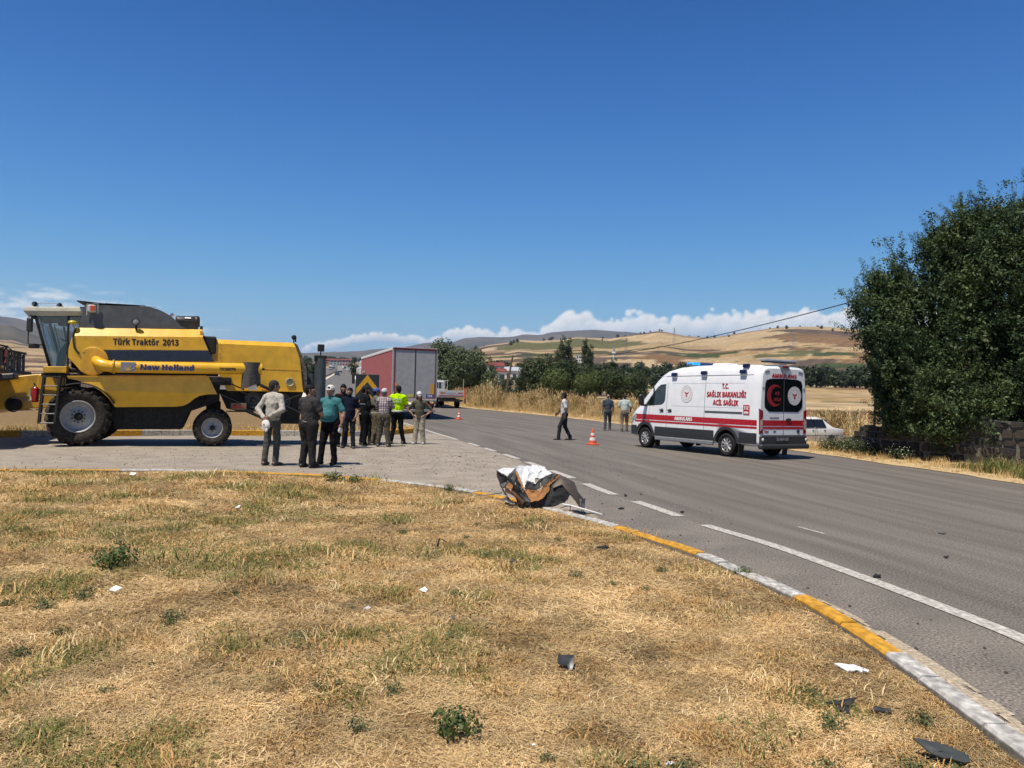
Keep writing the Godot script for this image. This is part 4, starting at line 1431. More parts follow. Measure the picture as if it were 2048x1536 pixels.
func combine_header(c: Node3D, black: Material, dark: Material, yel: Material, yel2: Material) -> void:
	# feeder house reaching forward from under the cab
	var b := MB.new()
	b.prism(pv([-0.55, 1.95, -0.55, 1.2, -1.0, 0.98, -2.15, 0.92, -2.15, 1.75, -1.3, 1.88]), -2.0, -0.9, Transform3D.IDENTITY, 0.02)
	part("feeder_house", b, yel2, c)
	b = MB.new()
	b.box(v3(-0.95, 1.65, -0.88), v3(0.5, 0.36, 0.03), Basis(v3(0, 0, 1), -0.1), 0.01)
	part("feeder_cover", b, yel, c)
	b = MB.new()
	b.lathe([Vector2(0.001, -0.03), Vector2(0.19, -0.03), Vector2(0.2, 0.0), Vector2(0.17, 0.03), Vector2(0.06, 0.02), Vector2(0.05, 0.05), Vector2(0.001, 0.05)], v3(-1.72, 1.06, -0.8), v3(0, 0, 1), 24)
	part("pulley", b, black, c)
	b = MB.new()
	b.tube([v3(-1.72, 0.9, -0.78), v3(-1.0, 0.95, -0.7)], 0.015, 6)
	b.tube([v3(-1.75, 1.25, -0.75), v3(-1.35, 1.18, -0.7), v3(-1.05, 1.2, -0.6)], 0.018, 6)
	b.tube([v3(-1.55, 1.25, -0.75), v3(-1.15, 1.35, -0.6)], 0.014, 6)
	part("hydraulic_hose", b, mat(0.25, 0.24, 0.22, 0.5), c)
	# header: trough, end sheets, reel
	var h := Node3D.new()
	h.name = "header"
	c.add_child(h, true)
	b = MB.new()
	b.prism(pv([-2.1, 0.9, -2.1, 1.92, -2.2, 1.92, -2.28, 1.05, -2.75, 0.82, -3.3, 0.78, -3.3, 0.72, -2.7, 0.74]), -4.3, 1.3)
	part("trough", b, yel2, h)
	b = MB.new()
	b.box(v3(-2.1, 1.95, -1.5), v3(0.12, 0.09, 5.6), Basis.IDENTITY, 0.015)
	part("top_beam", b, black, h)
	for z: float in [1.32, -4.32]:
		b = MB.new()
		b.prism(pv([-2.05, 0.85, -2.05, 1.95, -2.5, 1.98, -3.2, 1.4, -3.7, 0.8, -3.3, 0.66]), z - 0.02, z + 0.02)
		part("end_sheet", b, yel, h)
	b = MB.new()
	b.box(v3(-1.92, 1.78, -0.55), v3(0.62, 0.16, 0.5), Basis(v3(0, 0, 1), 0.12), 0.03)
	part("drive_cover", b, mat(0.05, 0.055, 0.06, 0.5, 0.0, 0.7, 1.0), h)
	b = MB.new()
	b.box(v3(-2.15, 2.06, -1.0), v3(0.22, 0.08, 0.2), Basis.IDENTITY, 0.02)
	part("pivot_cap", b, yel, h)
	# reel: tube, spiders, bats with hanging tines
	b = MB.new()
	b.tube([v3(-2.75, 2.25, -4.2), v3(-2.75, 2.25, 1.2)], 0.09, 10)
	part("reel_tube", b, black, h)
	for k in 6:
		var a := TAU * k / 6 + 0.35
		var p := v3(-2.75 + cos(a) * 0.5, 2.25 + sin(a) * 0.5, 0)
		b = MB.new()
		b.tube([p + v3(0, 0, -4.2), p + v3(0, 0, 1.2)], 0.026, 6)
		for t in 34:
			var z := -4.1 + t * 0.16
			b.tube([p + v3(0, 0, z), p + v3(-0.03, -0.24, z)], 0.009, 4, 1, false)
		part("reel_bat", b, black, h)
	for z: float in [-4.1, -2.8, -1.45, -0.1, 1.1]:
		b = MB.new()
		for k in 6:
			var a := TAU * k / 6 + 0.35
			var a2 := TAU * (k + 1) / 6 + 0.35
			var p := v3(-2.75 + cos(a) * 0.5, 2.25 + sin(a) * 0.5, z)
			bar(b, v3(-2.75, 2.25, z), p, 0.05, 0.012)
			bar(b, p, v3(-2.75 + cos(a2) * 0.5, 2.25 + sin(a2) * 0.5, z), 0.03, 0.01)
		part("reel_spider", b, black, h)
	# dark curtain behind the reel and red guard fingers
	b = MB.new()
	for s in 40:
		var z := -4.2 + s * 0.13
		var w := 0.02 * sin(s * 1.3)
		b.box(v3(-2.22 + w, 2.24, z), v3(0.012, 0.56 + 0.03 * sin(s * 2.1), 0.14))
	part("rubber_curtain", b, mat(0.02, 0.022, 0.026, 0.6, 0.0, 0.6, 2.0), h)
	b = MB.new()
	b.box(v3(-2.2, 2.55, -1.5), v3(0.05, 0.06, 5.5))
	part("curtain_rail", b, dark, h)
	for k in 4:
		b = MB.new()
		b.prism(pv([0.0, 0.0, 0.05, 0.0, 0.045 + 0.02 * (k - 1.5), 0.2, 0.005 + 0.02 * (k - 1.5), 0.2]), 0.0, 0.03, Transform3D(Basis(v3(0, 1, 0), -PI / 2.0), v3(-2.17, 2.36, -1.8 - k * 0.075)))
		part("red_finger", b, mat(0.5, 0.12, 0.12, 0.5), h)
	b = MB.new()
	b.prism(pv([0.0, 0.0, 0.2, -0.06, 0.2, 0.02, 0.05, 0.1]), 0.0, 0.03, Transform3D(Basis(v3(0, 1, 0), -PI / 2.0), v3(-2.17, 2.22, -1.95)))
	part("red_finger", b, mat(0.5, 0.12, 0.12, 0.5), h)

# ================================================================ ambulance: forward is -z, rear axle at the origin
var amb_st := [
	# z, roof, half width, window foot, window head
	[1.22, 2.56, 0.90, 1.40, 2.05], [1.18, 2.62, 0.965, 1.42, 2.1], [0.9, 2.67, 0.985, 1.45, 2.12], [-0.4, 2.71, 0.99, 1.45, 2.12], [-1.6, 2.70, 0.99, 1.45, 2.12], [-2.3, 2.66, 0.99, 1.45, 2.12],
	[-2.75, 2.58, 0.985, 1.45, 2.10], [-3.05, 2.44, 0.98, 1.45, 2.05], [-3.35, 2.22, 0.975, 1.44, 1.9], [-3.65, 1.96, 0.97, 1.42, 1.68], [-3.95, 1.68, 0.965, 1.36, 1.45], [-4.15, 1.45, 0.955, 1.24, 1.30], [-4.4, 1.32, 0.93, 1.12, 1.17], [-4.62, 1.16, 0.87, 0.98, 1.02], [-4.74, 0.98, 0.78, 0.82, 0.85], [-4.79, 0.80, 0.66, 0.68, 0.70]]

func amb_row(z: float) -> Array:
	for i in amb_st.size() - 1:
		if z <= amb_st[i][0] and z >= amb_st[i + 1][0]:
			var t: float = (amb_st[i][0] - z) / (amb_st[i][0] - amb_st[i + 1][0])
			var r := []
			for k in 5:
				r.append(lerpf(amb_st[i][k], amb_st[i + 1][k], t))
			return r
	return amb_st[-1] if z < 0.0 else amb_st[0]

func amb_section(r: Array) -> Array:
	var top: float = r[1]
	var w: float = r[2]
	var lo := minf(1.1, r[3] - 0.06)
	return [Vector2(w * 0.86, 0.36), Vector2(w * 0.985, 0.42), Vector2(w, 0.5), Vector2(w, minf(0.75, lo - 0.05)), Vector2(w, lo), Vector2(w * 0.988, r[3]), Vector2(w * 0.945, r[4]), Vector2(w * 0.905, lerpf(r[4], top, 0.62)), Vector2(w * 0.83, lerpf(r[4], top, 0.88)), Vector2(w * 0.68, lerpf(r[4], top, 0.97)), Vector2(0.0, top)]

func amb_x(z: float, y: float) -> float:
	var s := amb_section(amb_row(z))
	for i in s.size() - 1:
		if y >= s[i].y and y <= s[i + 1].y:
			return lerpf(s[i].x, s[i + 1].x, (y - s[i].y) / maxf(s[i + 1].y - s[i].y, 1e-5))
	return s[0].x

# a skin-thin strip on the left (-1) or right (+1) flank between two heights
func flank(b: MB, sd: float, z0: float, z1: float, y0: Callable, y1: Callable, eps: float, n := 16, m := 3) -> void:
	for i in n:
		for k in m:
			var p := []
			for q: Array in [[i, k], [i + 1, k], [i + 1, k + 1], [i, k + 1]]:
				var z := lerpf(z0, z1, float(q[0]) / n)
				var y := lerpf(y0.call(z), y1.call(z), float(q[1]) / m)
				p.append(v3(sd * (amb_x(z, y) + eps), y, z))
			b._fq(p, (p[0] + p[2]) * 0.5 - v3(sd, 0, 0))

func ring_arc(b: MB, c: Vector3, r0: float, r1: float, a0: float, a1: float, n: int, depth: float, sd: float) -> void:
	for i in n:
		var p := []
		for a: float in [lerpf(a0, a1, float(i) / n), lerpf(a0, a1, float(i + 1) / n)]:
			p.append(c + v3(0, sin(a) * r0, cos(a) * r0))
			p.append(c + v3(0, sin(a) * r1, cos(a) * r1))
		var o := v3(sd * depth, 0, 0)
		var mid: Vector3 = (p[0] + p[3]) * 0.5
		b._fq([p[0] + o, p[1] + o, p[3] + o, p[2] + o], mid - o)
		b._fq([p[1], p[1] + o, p[3] + o, p[3]], c)
		b._fq([p[0], p[0] + o, p[2] + o, p[2]], mid * 2.0 - c)

func seal(parent: Node3D, p: Vector3, bs: Basis, r: float, cream: Material, red: Material) -> void:
	var b := MB.new()
	b.lathe([Vector2(r, 0.0), Vector2(r, 0.003), Vector2(0.001, 0.003)], Vector3.ZERO, v3(0, 0, 1), 36, -1)
	var e := put("emblem", b.mesh(), cream, parent, Transform3D(bs, p))
	b = MB.new()
	b.lathe([Vector2(r * 0.97, 0.003), Vector2(r * 0.97, 0.0045), Vector2(r * 0.94, 0.0045), Vector2(r * 0.94, 0.003)], Vector3.ZERO, v3(0, 0, 1), 36)
	b.lathe([Vector2(r * 0.64, 0.003), Vector2(r * 0.64, 0.0045), Vector2(r * 0.61, 0.0045), Vector2(r * 0.61, 0.003)], Vector3.ZERO, v3(0, 0, 1), 36)
	for k in 16:
		var a := TAU * (k + 0.5) / 16
		b.box(v3(cos(a), sin(a), 0) * r * 0.8 + v3(0, 0, 0.004), v3(r * 0.07, r * 0.13, 0.002), Basis(v3(0, 0, 1), a - PI / 2))
	put("ring_marks", b.mesh(), mat(0.30, 0.26, 0.26), e)
	b = MB.new()
	# staff with two wings and a crescent: the middle of the badge
	b.box(v3(0, -r * 0.12, 0.005), v3(r * 0.05, r * 0.66, 0.003))
	for sx: float in [-1.0, 1.0]:
		b.prism(PackedVector2Array([Vector2(sx * r * 0.04, r * 0.1), Vector2(sx * r * 0.36, r * 0.3), Vector2(sx * r * 0.30, r * 0.08), Vector2(sx * r * 0.06, -r * 0.06)]), 0.0035, 0.0065)
		b.prism(PackedVector2Array([Vector2(sx * r * 0.03, -r * 0.1), Vector2(sx * r * 0.17, -r * 0.16), Vector2(sx * r * 0.12, -r * 0.3), Vector2(sx * r * 0.03, -r * 0.26)]), 0.0035, 0.0065)
	put("centre_mark", b.mesh(), red, e)

func make_ambulance() -> void:
	var a := thing("ambulance", "white ambulance van with red side stripes standing on the road", "ambulance", v3(7.11, 0, -22.82), 0.497)
	var white := paint(0.80, 0.81, 0.82, 0.3, 0.95, 0.4)
	var clad := mat(0.032, 0.034, 0.037, 0.55, 0.0, 0.85, 1.0)
	var sill := mat(0.22, 0.23, 0.24, 0.5, 0.0, 0.85, 1.0)
	var black := mat(0.012, 0.012, 0.013, 0.5)
	var red := paint(0.44, 0.008, 0.022, 0.35, 0.95, 0.5)
	var darkglass := mat(0.006, 0.008, 0.010, 0.05, 0.0, 1.0, 1.0, 0.28)
	var pane := glass(0.02, 0.03, 0.03, 0.35)
	var rubber := mat(0.028, 0.027, 0.026, 0.85, 0.0, 0.75, 2.0, 0.3)
	var alloy := mat(0.52, 0.52, 0.52, 0.35, 0.5, 0.85, 2.0)
	var seam := mat(0.10, 0.105, 0.11, 0.6)
	# body shell: lofted, then wheel wells and the cab side windows cut through
	var rings := []
	for i in range(amb_st.size() - 1, -1, -1):
		var s := amb_section(amb_st[i])
		var ring := PackedVector3Array()
		for p: Vector2 in s:
			ring.append(v3(p.x, p.y, amb_st[i][0]))
		for k in range(s.size() - 2, -1, -1):
			ring.append(v3(-s[k].x, s[k].y, amb_st[i][0]))
		rings.append(ring)
	var b := MB.new()
	b.loft(rings, true, true, 1)
	var body := CSGCombiner3D.new()
	body.name = "body"
	a.add_child(body, true)
	var shell := CSGMesh3D.new()
	shell.name = "shell"
	shell.mesh = b.mesh()
	shell.material = white
	body.add_child(shell)
	for z: float in [0.0, -3.75]:
		for sd: float in [-1.0, 1.0]:
			var cut := CSGCylinder3D.new()
			cut.name = "wheel_well"
			cut.radius = 0.43
			cut.height = 0.7
			cut.sides = 32
			cut.operation = CSGShape3D.OPERATION_SUBTRACTION
			cut.material = black
			cut.rotation.z = PI / 2
			cut.position = v3(sd * 0.95, 0.36, z)
			body.add_child(cut, true)
	var hole := CSGPolygon3D.new()
	hole.name = "window_opening"
	hole.polygon = pv([-3.74, 1.47, -3.66, 1.55, -3.42, 1.80, -3.16, 2.03, -3.02, 2.1, -2.76, 2.12, -2.76, 1.6, -2.82, 1.5, -2.95, 1.44, -3.6, 1.4])
	hole.depth = 2.6
	hole.operation = CSGShape3D.OPERATION_SUBTRACTION
	hole.material = black
	hole.transform = Transform3D(Basis(v3(0, 0, 1), v3(0, 1, 0), v3(-1, 0, 0)), v3(-1.3, 0, 0))
	body.add_child(hole)
	# cab: panes, pillar, wheel, seats
	for sd: float in [-1.0, 1.0]:
		b = MB.new()
		b.prism(hole.polygon, -0.004, 0.004, Transform3D(Basis(v3(0, 0, 1), v3(sd * -0.055, 1, 0), v3(-1, 0, 0)), v3(sd * (0.955 + 0.055 * 1.5), 0, 0)))
		part("side_window", b, pane, a)
		b = MB.new()
		b.box(v3(sd * 0.955, 1.72, -3.35), v3(0.02, 0.72, 0.035), Basis(v3(1, 0, 0), 0.0))
		part("window_bar", b, black, a)
		b = MB.new()
		b.box(v3(sd * 0.45, 1.6, -2.95), v3(0.45, 0.4, 0.13), Basis(v3(1, 0, 0), 0.1), 0.05)
		b.box(v3(sd * 0.45, 1.93, -2.92), v3(0.24, 0.2, 0.1), Basis.IDENTITY, 0.04)
		part("seat", b, mat(0.05, 0.05, 0.055, 0.9), a)
	b = MB.new()
	var loop := []
	for k in 17:
		var t := TAU * k / 16
		loop.append(v3(-0.45 + cos(t) * 0.19, 1.5 + sin(t) * 0.17, -3.38 + sin(t) * 0.09))
	b.tube(loop, 0.016, 6, 1, false)
	part("steering_wheel", b, black, a)
	# windscreen
	b = MB.new()
	for i in 8:
		for k in 6:
			var p := []
			for q: Array in [[i, k], [i + 1, k], [i + 1, k + 1], [i, k + 1]]:
				var z := lerpf(-4.02, -3.12, q[1] / 6.0)
				var top: float = amb_row(z)[1]
				var x := lerpf(-0.62, 0.62, q[0] / 8.0)
				p.append(v3(x, top + 0.006, z - 0.004))
			b._fq(p, v3(0, 1.2, -2.5))
	part("windscreen", b, darkglass, a)
	# wheels
	for z: float in [0.0, -3.75]:
		for sd: float in [-1.0, 1.0]:
			var w := wheel(a, v3(sd * 0.865, 0.345, z), 0.345, 0.235, 0.215, 0, rubber, black, black, 1.0, 0)
			w.rotation.y = sd * PI / 2
			b = MB.new()
			for k in 9:
				var t := TAU * k / 9
				for s2: float in [-0.05, 0.05]:
					var d := v3(cos(t + s2), sin(t + s2), 0)
					bar(b, d * 0.05 + v3(0, 0, 0.09), v3(cos(t + s2 * 2.2), sin(t + s2 * 2.2), 0) * 0.205 + v3(0, 0, 0.085), 0.026, 0.02)
			b.lathe([Vector2(0.22, 0.07), Vector2(0.222, 0.095), Vector2(0.198, 0.095), Vector2(0.198, 0.07)], Vector3.ZERO, v3(0, 0, 1), 32)
			b.lathe([Vector2(0.065, 0.07), Vector2(0.06, 0.1), Vector2(0.001, 0.104)], Vector3.ZERO, v3(0, 0, 1), 16)
			part("wheel_cover", b, alloy, w)
	# dark lower cladding with arches, sill
	for sd: float in [-1.0, 1.0]:
		for q: Array in [[1.16, 0.5], [-0.5, -3.25], [-4.22, -4.7]]:
			b = MB.new()
			flank(b, sd, q[0], q[1], func(z): return 0.43, func(z): return 0.735 + 0.0 * z, 0.008, 14, 2)
			part("cladding", b, clad, a)
		for z: float in [0.0, -3.75]:
			b = MB.new()
			ring_arc(b, v3(sd * 0.985, 0.36, z), 0.425, 0.51, deg_to_rad(8), deg_to_rad(172), 18, 0.018, sd)
			part("wheel_arch", b, clad, a)
		b = MB.new()
		b.box(v3(sd * 0.965, 0.36, -1.88), v3(0.09, 0.12, 2.68), Basis.IDENTITY, 0.02)
		part("sill", b, sill, a)
		b = MB.new()
		b.box(v3(sd * 0.88, 0.24, -3.2), v3(0.2, 0.3, 0.02), Basis(v3(1, 0, 0), 0.1))
		part("mud_flap", b, black, a)
		b = MB.new()
		b.box(v3(sd * 0.88, 0.24, 0.5), v3(0.2, 0.36, 0.02), Basis(v3(1, 0, 0), 0.1))
		part("mud_flap", b, black, a)
	# red stripes along flanks and tail
	for sd: float in [-1.0, 1.0]:
		b = MB.new()
		flank(b, sd, 1.16, -4.35, func(z): return 0.945, func(z): return lerpf(1.105, 1.12, -z / 4.4), 0.004, 26, 2)
		part("stripe", b, red, a)
		b = MB.new()
		flank(b, sd, 1.16, -4.35, func(z): return 0.855, func(z): return 0.918, 0.004, 26, 1)
		part("stripe", b, red, a)
	b = MB.new(); b.box(v3(0, 1.025, 1.222), v3(1.62, 0.16, 0.006)); part("stripe", b, red, a)
	b = MB.new(); b.box(v3(0, 0.886, 1.222), v3(1.62, 0.062, 0.006)); part("stripe", b, red, a)
	# seams, rails and handles on the left flank and the right one
	for sd: float in [-1.0, 1.0]:
		for q: Array in [[-0.92, 0.5, 2.42], [-2.66, 0.5, 2.16], [-3.56, 0.8, 1.36]]:
			b = MB.new()
			flank(b, sd, q[0], q[0] - 0.014, func(_z): return q[1], func(_z): return q[2], 0.003, 1, 12)
			part("panel_gap", b, seam, a)
		b = MB.new()
		flank(b, sd, 0.95, -3.3, func(z): return 2.36, func(z): return 2.375, 0.005, 16, 1)
		part("gutter", b, seam, a)
		b = MB.new()
		flank(b, sd, 0.66, -2.45, func(z): return 2.13, func(z): return 2.142, 0.003, 12, 1)
		part("pressing_line", b, mat(0.52, 0.53, 0.55), a)
		b = MB.new()
		flank(b, sd, 0.9, -2.45, func(z): return 1.42, func(z): return 1.43, 0.003, 12, 1)
		part("pressing_line", b, mat(0.52, 0.53, 0.55), a)
		b = MB.new()
		flank(b, sd, 0.62, -0.9, func(z): return 1.25, func(z): return 1.31, 0.006, 8, 1)
		part("door_rail", b, mat(0.07, 0.075, 0.08, 0.5), a)
		for z: float in [-2.9, -2.5]:
			b = MB.new()
			b.box(v3(sd * 1.005, 1.28, z), v3(0.03, 0.045, 0.2), Basis.IDENTITY, 0.012)
			b.lathe([Vector2(0.06, 0.0), Vector2(0.05, 0.012), Vector2(0.001, 0.014)], v3(sd * 0.985, 1.27, z + 0.02), v3(sd, 0, 0), 14)
			part("door_handle", b, clad, a)
		# mirror
		b = MB.new()
		b.box(v3(sd * 1.17, 1.6, -3.72), v3(0.2, 0.36, 0.13), Basis(v3(0, 1, 0), sd * 0.15), 0.05)
		b.box(v3(sd * 1.05, 1.42, -3.7), v3(0.26, 0.07, 0.1), Basis.IDENTITY, 0.02)
		part("mirror", b, black, a)
		# head lamp
		b = MB.new()
		flank(b, sd, -4.25, -4.66, func(z): return amb_row(z)[3] - 0.22, func(z): return amb_row(z)[3] - 0.04, 0.006, 6, 2)
		part("headlight", b, mat(0.3, 0.31, 0.32, 0.1), a)
	# lamp blocks along the roof edge
	for q: Array in [[-2.35, 2.41, 0.0], [-1.0, 2.44, 0.0], [0.6, 2.45, 0.0], [0.62, 2.62, 0.1]]:
		for sd: float in [-1.0, 1.0]:
			b = MB.new()
			b.box(v3(sd * (0.925 - q[2]), q[1] - 0.06, q[0]), v3(0.08, 0.12, 0.22), Basis(v3(0, 0, 1), sd * 0.25), 0.015)
			var base := part("lamp_block", b, mat(0.42, 0.44, 0.46), a)
			b = MB.new()
			b.box(v3(sd * (0.955 - q[2]), q[1] + 0.01, q[0]), v3(0.07, 0.1, 0.24), Basis(v3(0, 0, 1), sd * 0.25), 0.012)
			part("blue_lens", b, mat(0.008, 0.012, 0.05, 0.12), base)
	# roof bars and hatch
	b = MB.new()
	b.box(v3(0, 2.76, -2.0), v3(1.3, 0.1, 0.3), Basis.IDENTITY, 0.04)
	var fb := part("light_bar", b, mat(0.02, 0.06, 0.16, 0.15), a)
	b = MB.new()
	b.box(v3(-0.48, 2.765, -2.0), v3(0.34, 0.085, 0.32), Basis.IDENTITY, 0.03)
	var lit := StandardMaterial3D.new()
	lit.albedo_color = Color(0.1, 0.5, 0.8)
	lit.roughness = 0.2
	lit.emission_enabled = true
	lit.emission = Color(0.15, 0.62, 0.95)
	lit.emission_energy_multiplier = 0.7
	part("flashing_light", b, lit, fb)
	b = MB.new()
	b.box(v3(0, 2.8, 1.0), v3(1.3, 0.06, 0.26), Basis(v3(1, 0, 0), 0.05), 0.025)
	var rb := part("light_bar", b, mat(0.22, 0.26, 0.34, 0.12), a)
	b = MB.new()
	b.box(v3(0, 2.755, 1.0), v3(1.2, 0.05, 0.18), Basis.IDENTITY, 0.01)
	part("bar_base", b, clad, rb)
	b = MB.new()
	b.box(v3(0, 2.72, -1.1), v3(0.55, 0.1, 0.6), Basis.IDENTITY, 0.04)
	part("roof_vent", b, white, a)
	# tail: doors, glass, lamps, bumper, plate
	b = MB.new()
	b.box(v3(0, 1.6, 1.222), v3(0.014, 1.85, 0.006))
	part("door_gap", b, seam, a)
	for sd: float in [-1.0, 1.0]:
		b = MB.new()
		var wp := PackedVector2Array([Vector2(0.012, 1.34), Vector2(0.58, 1.34), Vector2(0.74, 1.46), Vector2(0.755, 1.6), Vector2(0.735, 2.12), Vector2(0.69, 2.22), Vector2(0.55, 2.26), Vector2(0.012, 2.28)])
		if sd < 0:
			for k in wp.size(): wp[k].x = -wp[k].x
		b.prism(wp, 1.216, 1.228, Transform3D.IDENTITY, 0.004)
		part("rear_window", b, darkglass, a)
		b = MB.new()
		b.prism(PackedVector2Array([Vector2(sd * 0.79, 0.72), Vector2(sd * 0.93, 0.72), Vector2(sd * 0.935, 1.42), Vector2(sd * 0.80, 1.38)]), 1.05, 1.235, Transform3D.IDENTITY, 0.02)
		var tl := part("tail_light", b, paint(0.22, 0.006, 0.012, 0.15, 1.0), a)
		b = MB.new()
		b.prism(PackedVector2Array([Vector2(sd * 0.82, 0.86), Vector2(sd * 0.915, 0.8), Vector2(sd * 0.92, 1.08), Vector2(sd * 0.82, 1.16)]), 1.234, 1.24)
		part("clear_lens", b, mat(0.45, 0.33, 0.3, 0.12), tl)
		if sd < 0:
			b = MB.new()
			b.box(v3(sd * 0.87, 0.99, 1.241), v3(0.05, 0.06, 0.006))
			part("indicator_light", b, mat(0.8, 0.35, 0.08, 0.3), tl)
		b = MB.new()
		b.box(v3(sd * 0.80, 2.0, 1.2), v3(0.1, 0.1, 0.06), Basis.IDENTITY, 0.02)
		b.box(v3(sd * 0.83, 1.02, 1.21), v3(0.08, 0.08, 0.04), Basis.IDENTITY, 0.01)
		part("hinge", b, mat(0.35, 0.36, 0.37, 0.4, 0.5), a)
		b = MB.new()
		b.box(v3(sd * 0.66, 2.46, 1.2), v3(0.18, 0.07, 0.06), Basis(v3(0, 0, 1), sd * -0.15), 0.01)
		part("marker_lamp", b, mat(0.2, 0.21, 0.22, 0.3), a)
		b = MB.new()
		b.lathe([Vector2(0.05, 0.0), Vector2(0.045, 0.01), Vector2(0.001, 0.012)], v3(sd * 0.86, 0.56, 1.29), v3(0, 0, 1), 14)
		part("reflector", b, mat(0.65, 0.62, 0.6, 0.2), a)
	b = MB.new()
	b.box(v3(0, 0.52, 1.2), v3(1.84, 0.34, 0.16), Basis.IDENTITY, 0.04)
	b.box(v3(0, 0.37, 1.26), v3(1.94, 0.14, 0.16), Basis.IDENTITY, 0.04)
	part("rear_bumper", b, clad, a)
	b = MB.new()
	b.box(v3(-0.1, 0.57, 1.287), v3(0.54, 0.14, 0.008), Basis.IDENTITY, 0.002)
	var np := part("number_plate", b, mat(0.02, 0.022, 0.025, 0.4), a)
	lettering("58 AFA 610", v3(-0.1, 0.575, 1.293), Basis.IDENTITY, 0.46, 0.085, mat(0.3, 0.31, 0.32), np, "Droid Sans", 400)
	b = MB.new()
	b.prism(pv([-0.2, 2.66, 0.2, 2.66, 0.14, 2.52, 0.06, 2.43, -0.08, 2.43]), 1.12, 1.26, Transform3D.IDENTITY, 0.01)
	var spot := part("camera_housing", b, mat(0.24, 0.25, 0.26, 0.5), a)
	b = MB.new()
	b.box(v3(0.0, 2.61, 1.262), v3(0.24, 0.06, 0.02), Basis.IDENTITY, 0.008)
	part("brake_light", b, mat(0.16, 0.012, 0.014, 0.2), spot)
	b = MB.new()
	b.box(v3(0.19, 1.13, 1.235), v3(0.2, 0.05, 0.03), Basis.IDENTITY, 0.01)
	b.lathe([Vector2(0.06, 0.0), Vector2(0.05, 0.01), Vector2(0.001, 0.012)], v3(0.2, 1.11, 1.225), v3(0, 0, 1), 14)
	part("door_handle", b, clad, a)
	# lettering
	var lr := mat(0.36, 0.008, 0.02, 0.5)
	var lb := Basis(v3(0, 0, 1), v3(0, 1, 0), v3(-1, 0, 0))
	var fx := func(y: float) -> float: return -(amb_x(0.0, y) + 0.004)
	for q: Array in [["T.C.", -0.1, 2.045, 0.26, 0.155], ["SAĞLIK BAKANLIĞI", -0.06, 1.825, 1.58, 0.205], ["ACİL SAĞLIK", -0.06, 1.585, 1.02, 0.205]]:
		lettering(q[0], v3(fx.call(q[2]), q[2], q[1]), Basis(v3(0, 0, 1), v3(0.062, 1, 0).normalized(), v3(-1, 0.062, 0).normalized()), q[3], q[4], lr, a, "Droid Sans", 800, 0.012)
	lettering("AMBULANS", v3(-0.997, 1.03, -1.85), lb, 0.82, 0.11, mat(0.75, 0.75, 0.75), a, "Droid Sans", 800, 0.008)
	lettering("AMBULANS", v3(0, 2.352, 1.214), Basis.IDENTITY, 0.98, 0.11, lr, a, "Droid Sans", 800, 0.03)
	seal(a, v3(-(amb_x(-1.75, 1.8) + 0.003), 1.8, -1.75), Basis(v3(0, 0, 1), v3(0.062, 1, 0).normalized(), v3(-1, 0.062, 0).normalized()), 0.27, mat(0.70, 0.69, 0.68), lr)
	seal(a, v3(0.42, 1.8, 1.229), Basis.IDENTITY, 0.27, mat(0.62, 0.61, 0.60), lr)
	b = MB.new()
	var cres := arc(0, 0, 0.31, 50, 310, 22)
	var inn := arc(0.09, 0, 0.25, 306, 54, 20)
	cres.append_array(inn)
	b.prism(cres, 1.229, 1.232, Transform3D(Basis.IDENTITY, v3(-0.36, 1.8, 0)))
	part("crescent", b, mat(0.28, 0.008, 0.014, 0.4), a)
	lettering("ACİL", v3(-0.26, 1.87, 1.231), Basis.IDENTITY, 0.18, 0.11, mat(0.24, 0.008, 0.014), a, "Droid Sans", 700)
	lettering("SAĞLIK", v3(-0.26, 1.7, 1.231), Basis.IDENTITY, 0.28, 0.11, mat(0.24, 0.008, 0.014), a, "Droid Sans", 700)
	b = MB.new()
	b.box(v3(-0.992, 1.38, 0.78), v3(0.008, 0.27, 0.23), Basis.IDENTITY, 0.002)
	var call := part("sticker", b, mat(0.42, 0.03, 0.04, 0.5), a)
	lettering("112", v3(-0.997, 1.43, 0.78), lb, 0.17, 0.1, mat(0.8, 0.78, 0.78), call)
	b = MB.new()
	b.box(v3(-0.997, 1.3, 0.78), v3(0.004, 0.05, 0.17))
	part("white_bar", b, mat(0.75, 0.74, 0.74), call)
	lettering("TRANSIT", v3(-0.36, 1.17, 1.224), Basis.IDENTITY, 0.38, 0.035, mat(0.05, 0.05, 0.05), a, "Droid Sans", 700)
	lettering("Kent", v3(-0.66, 0.79, 1.224), Basis.IDENTITY, 0.16, 0.07, mat(0.3, 0.02, 0.03), a, "Droid Serif", 700)
	lettering("350", v3(-0.34, 0.79, 1.224), Basis.IDENTITY, 0.11, 0.045, mat(0.1, 0.1, 0.1), a, "Droid Sans", 700)
	b = MB.new()
	b.lathe([Vector2(0.06, 0.0), Vector2(0.055, 0.008), Vector2(0.001, 0.01)], v3(0.6, 0.79, 1.221), v3(0, 0, 1), 18)
	part("badge", b, mat(0.02, 0.03, 0.08, 0.2), a)

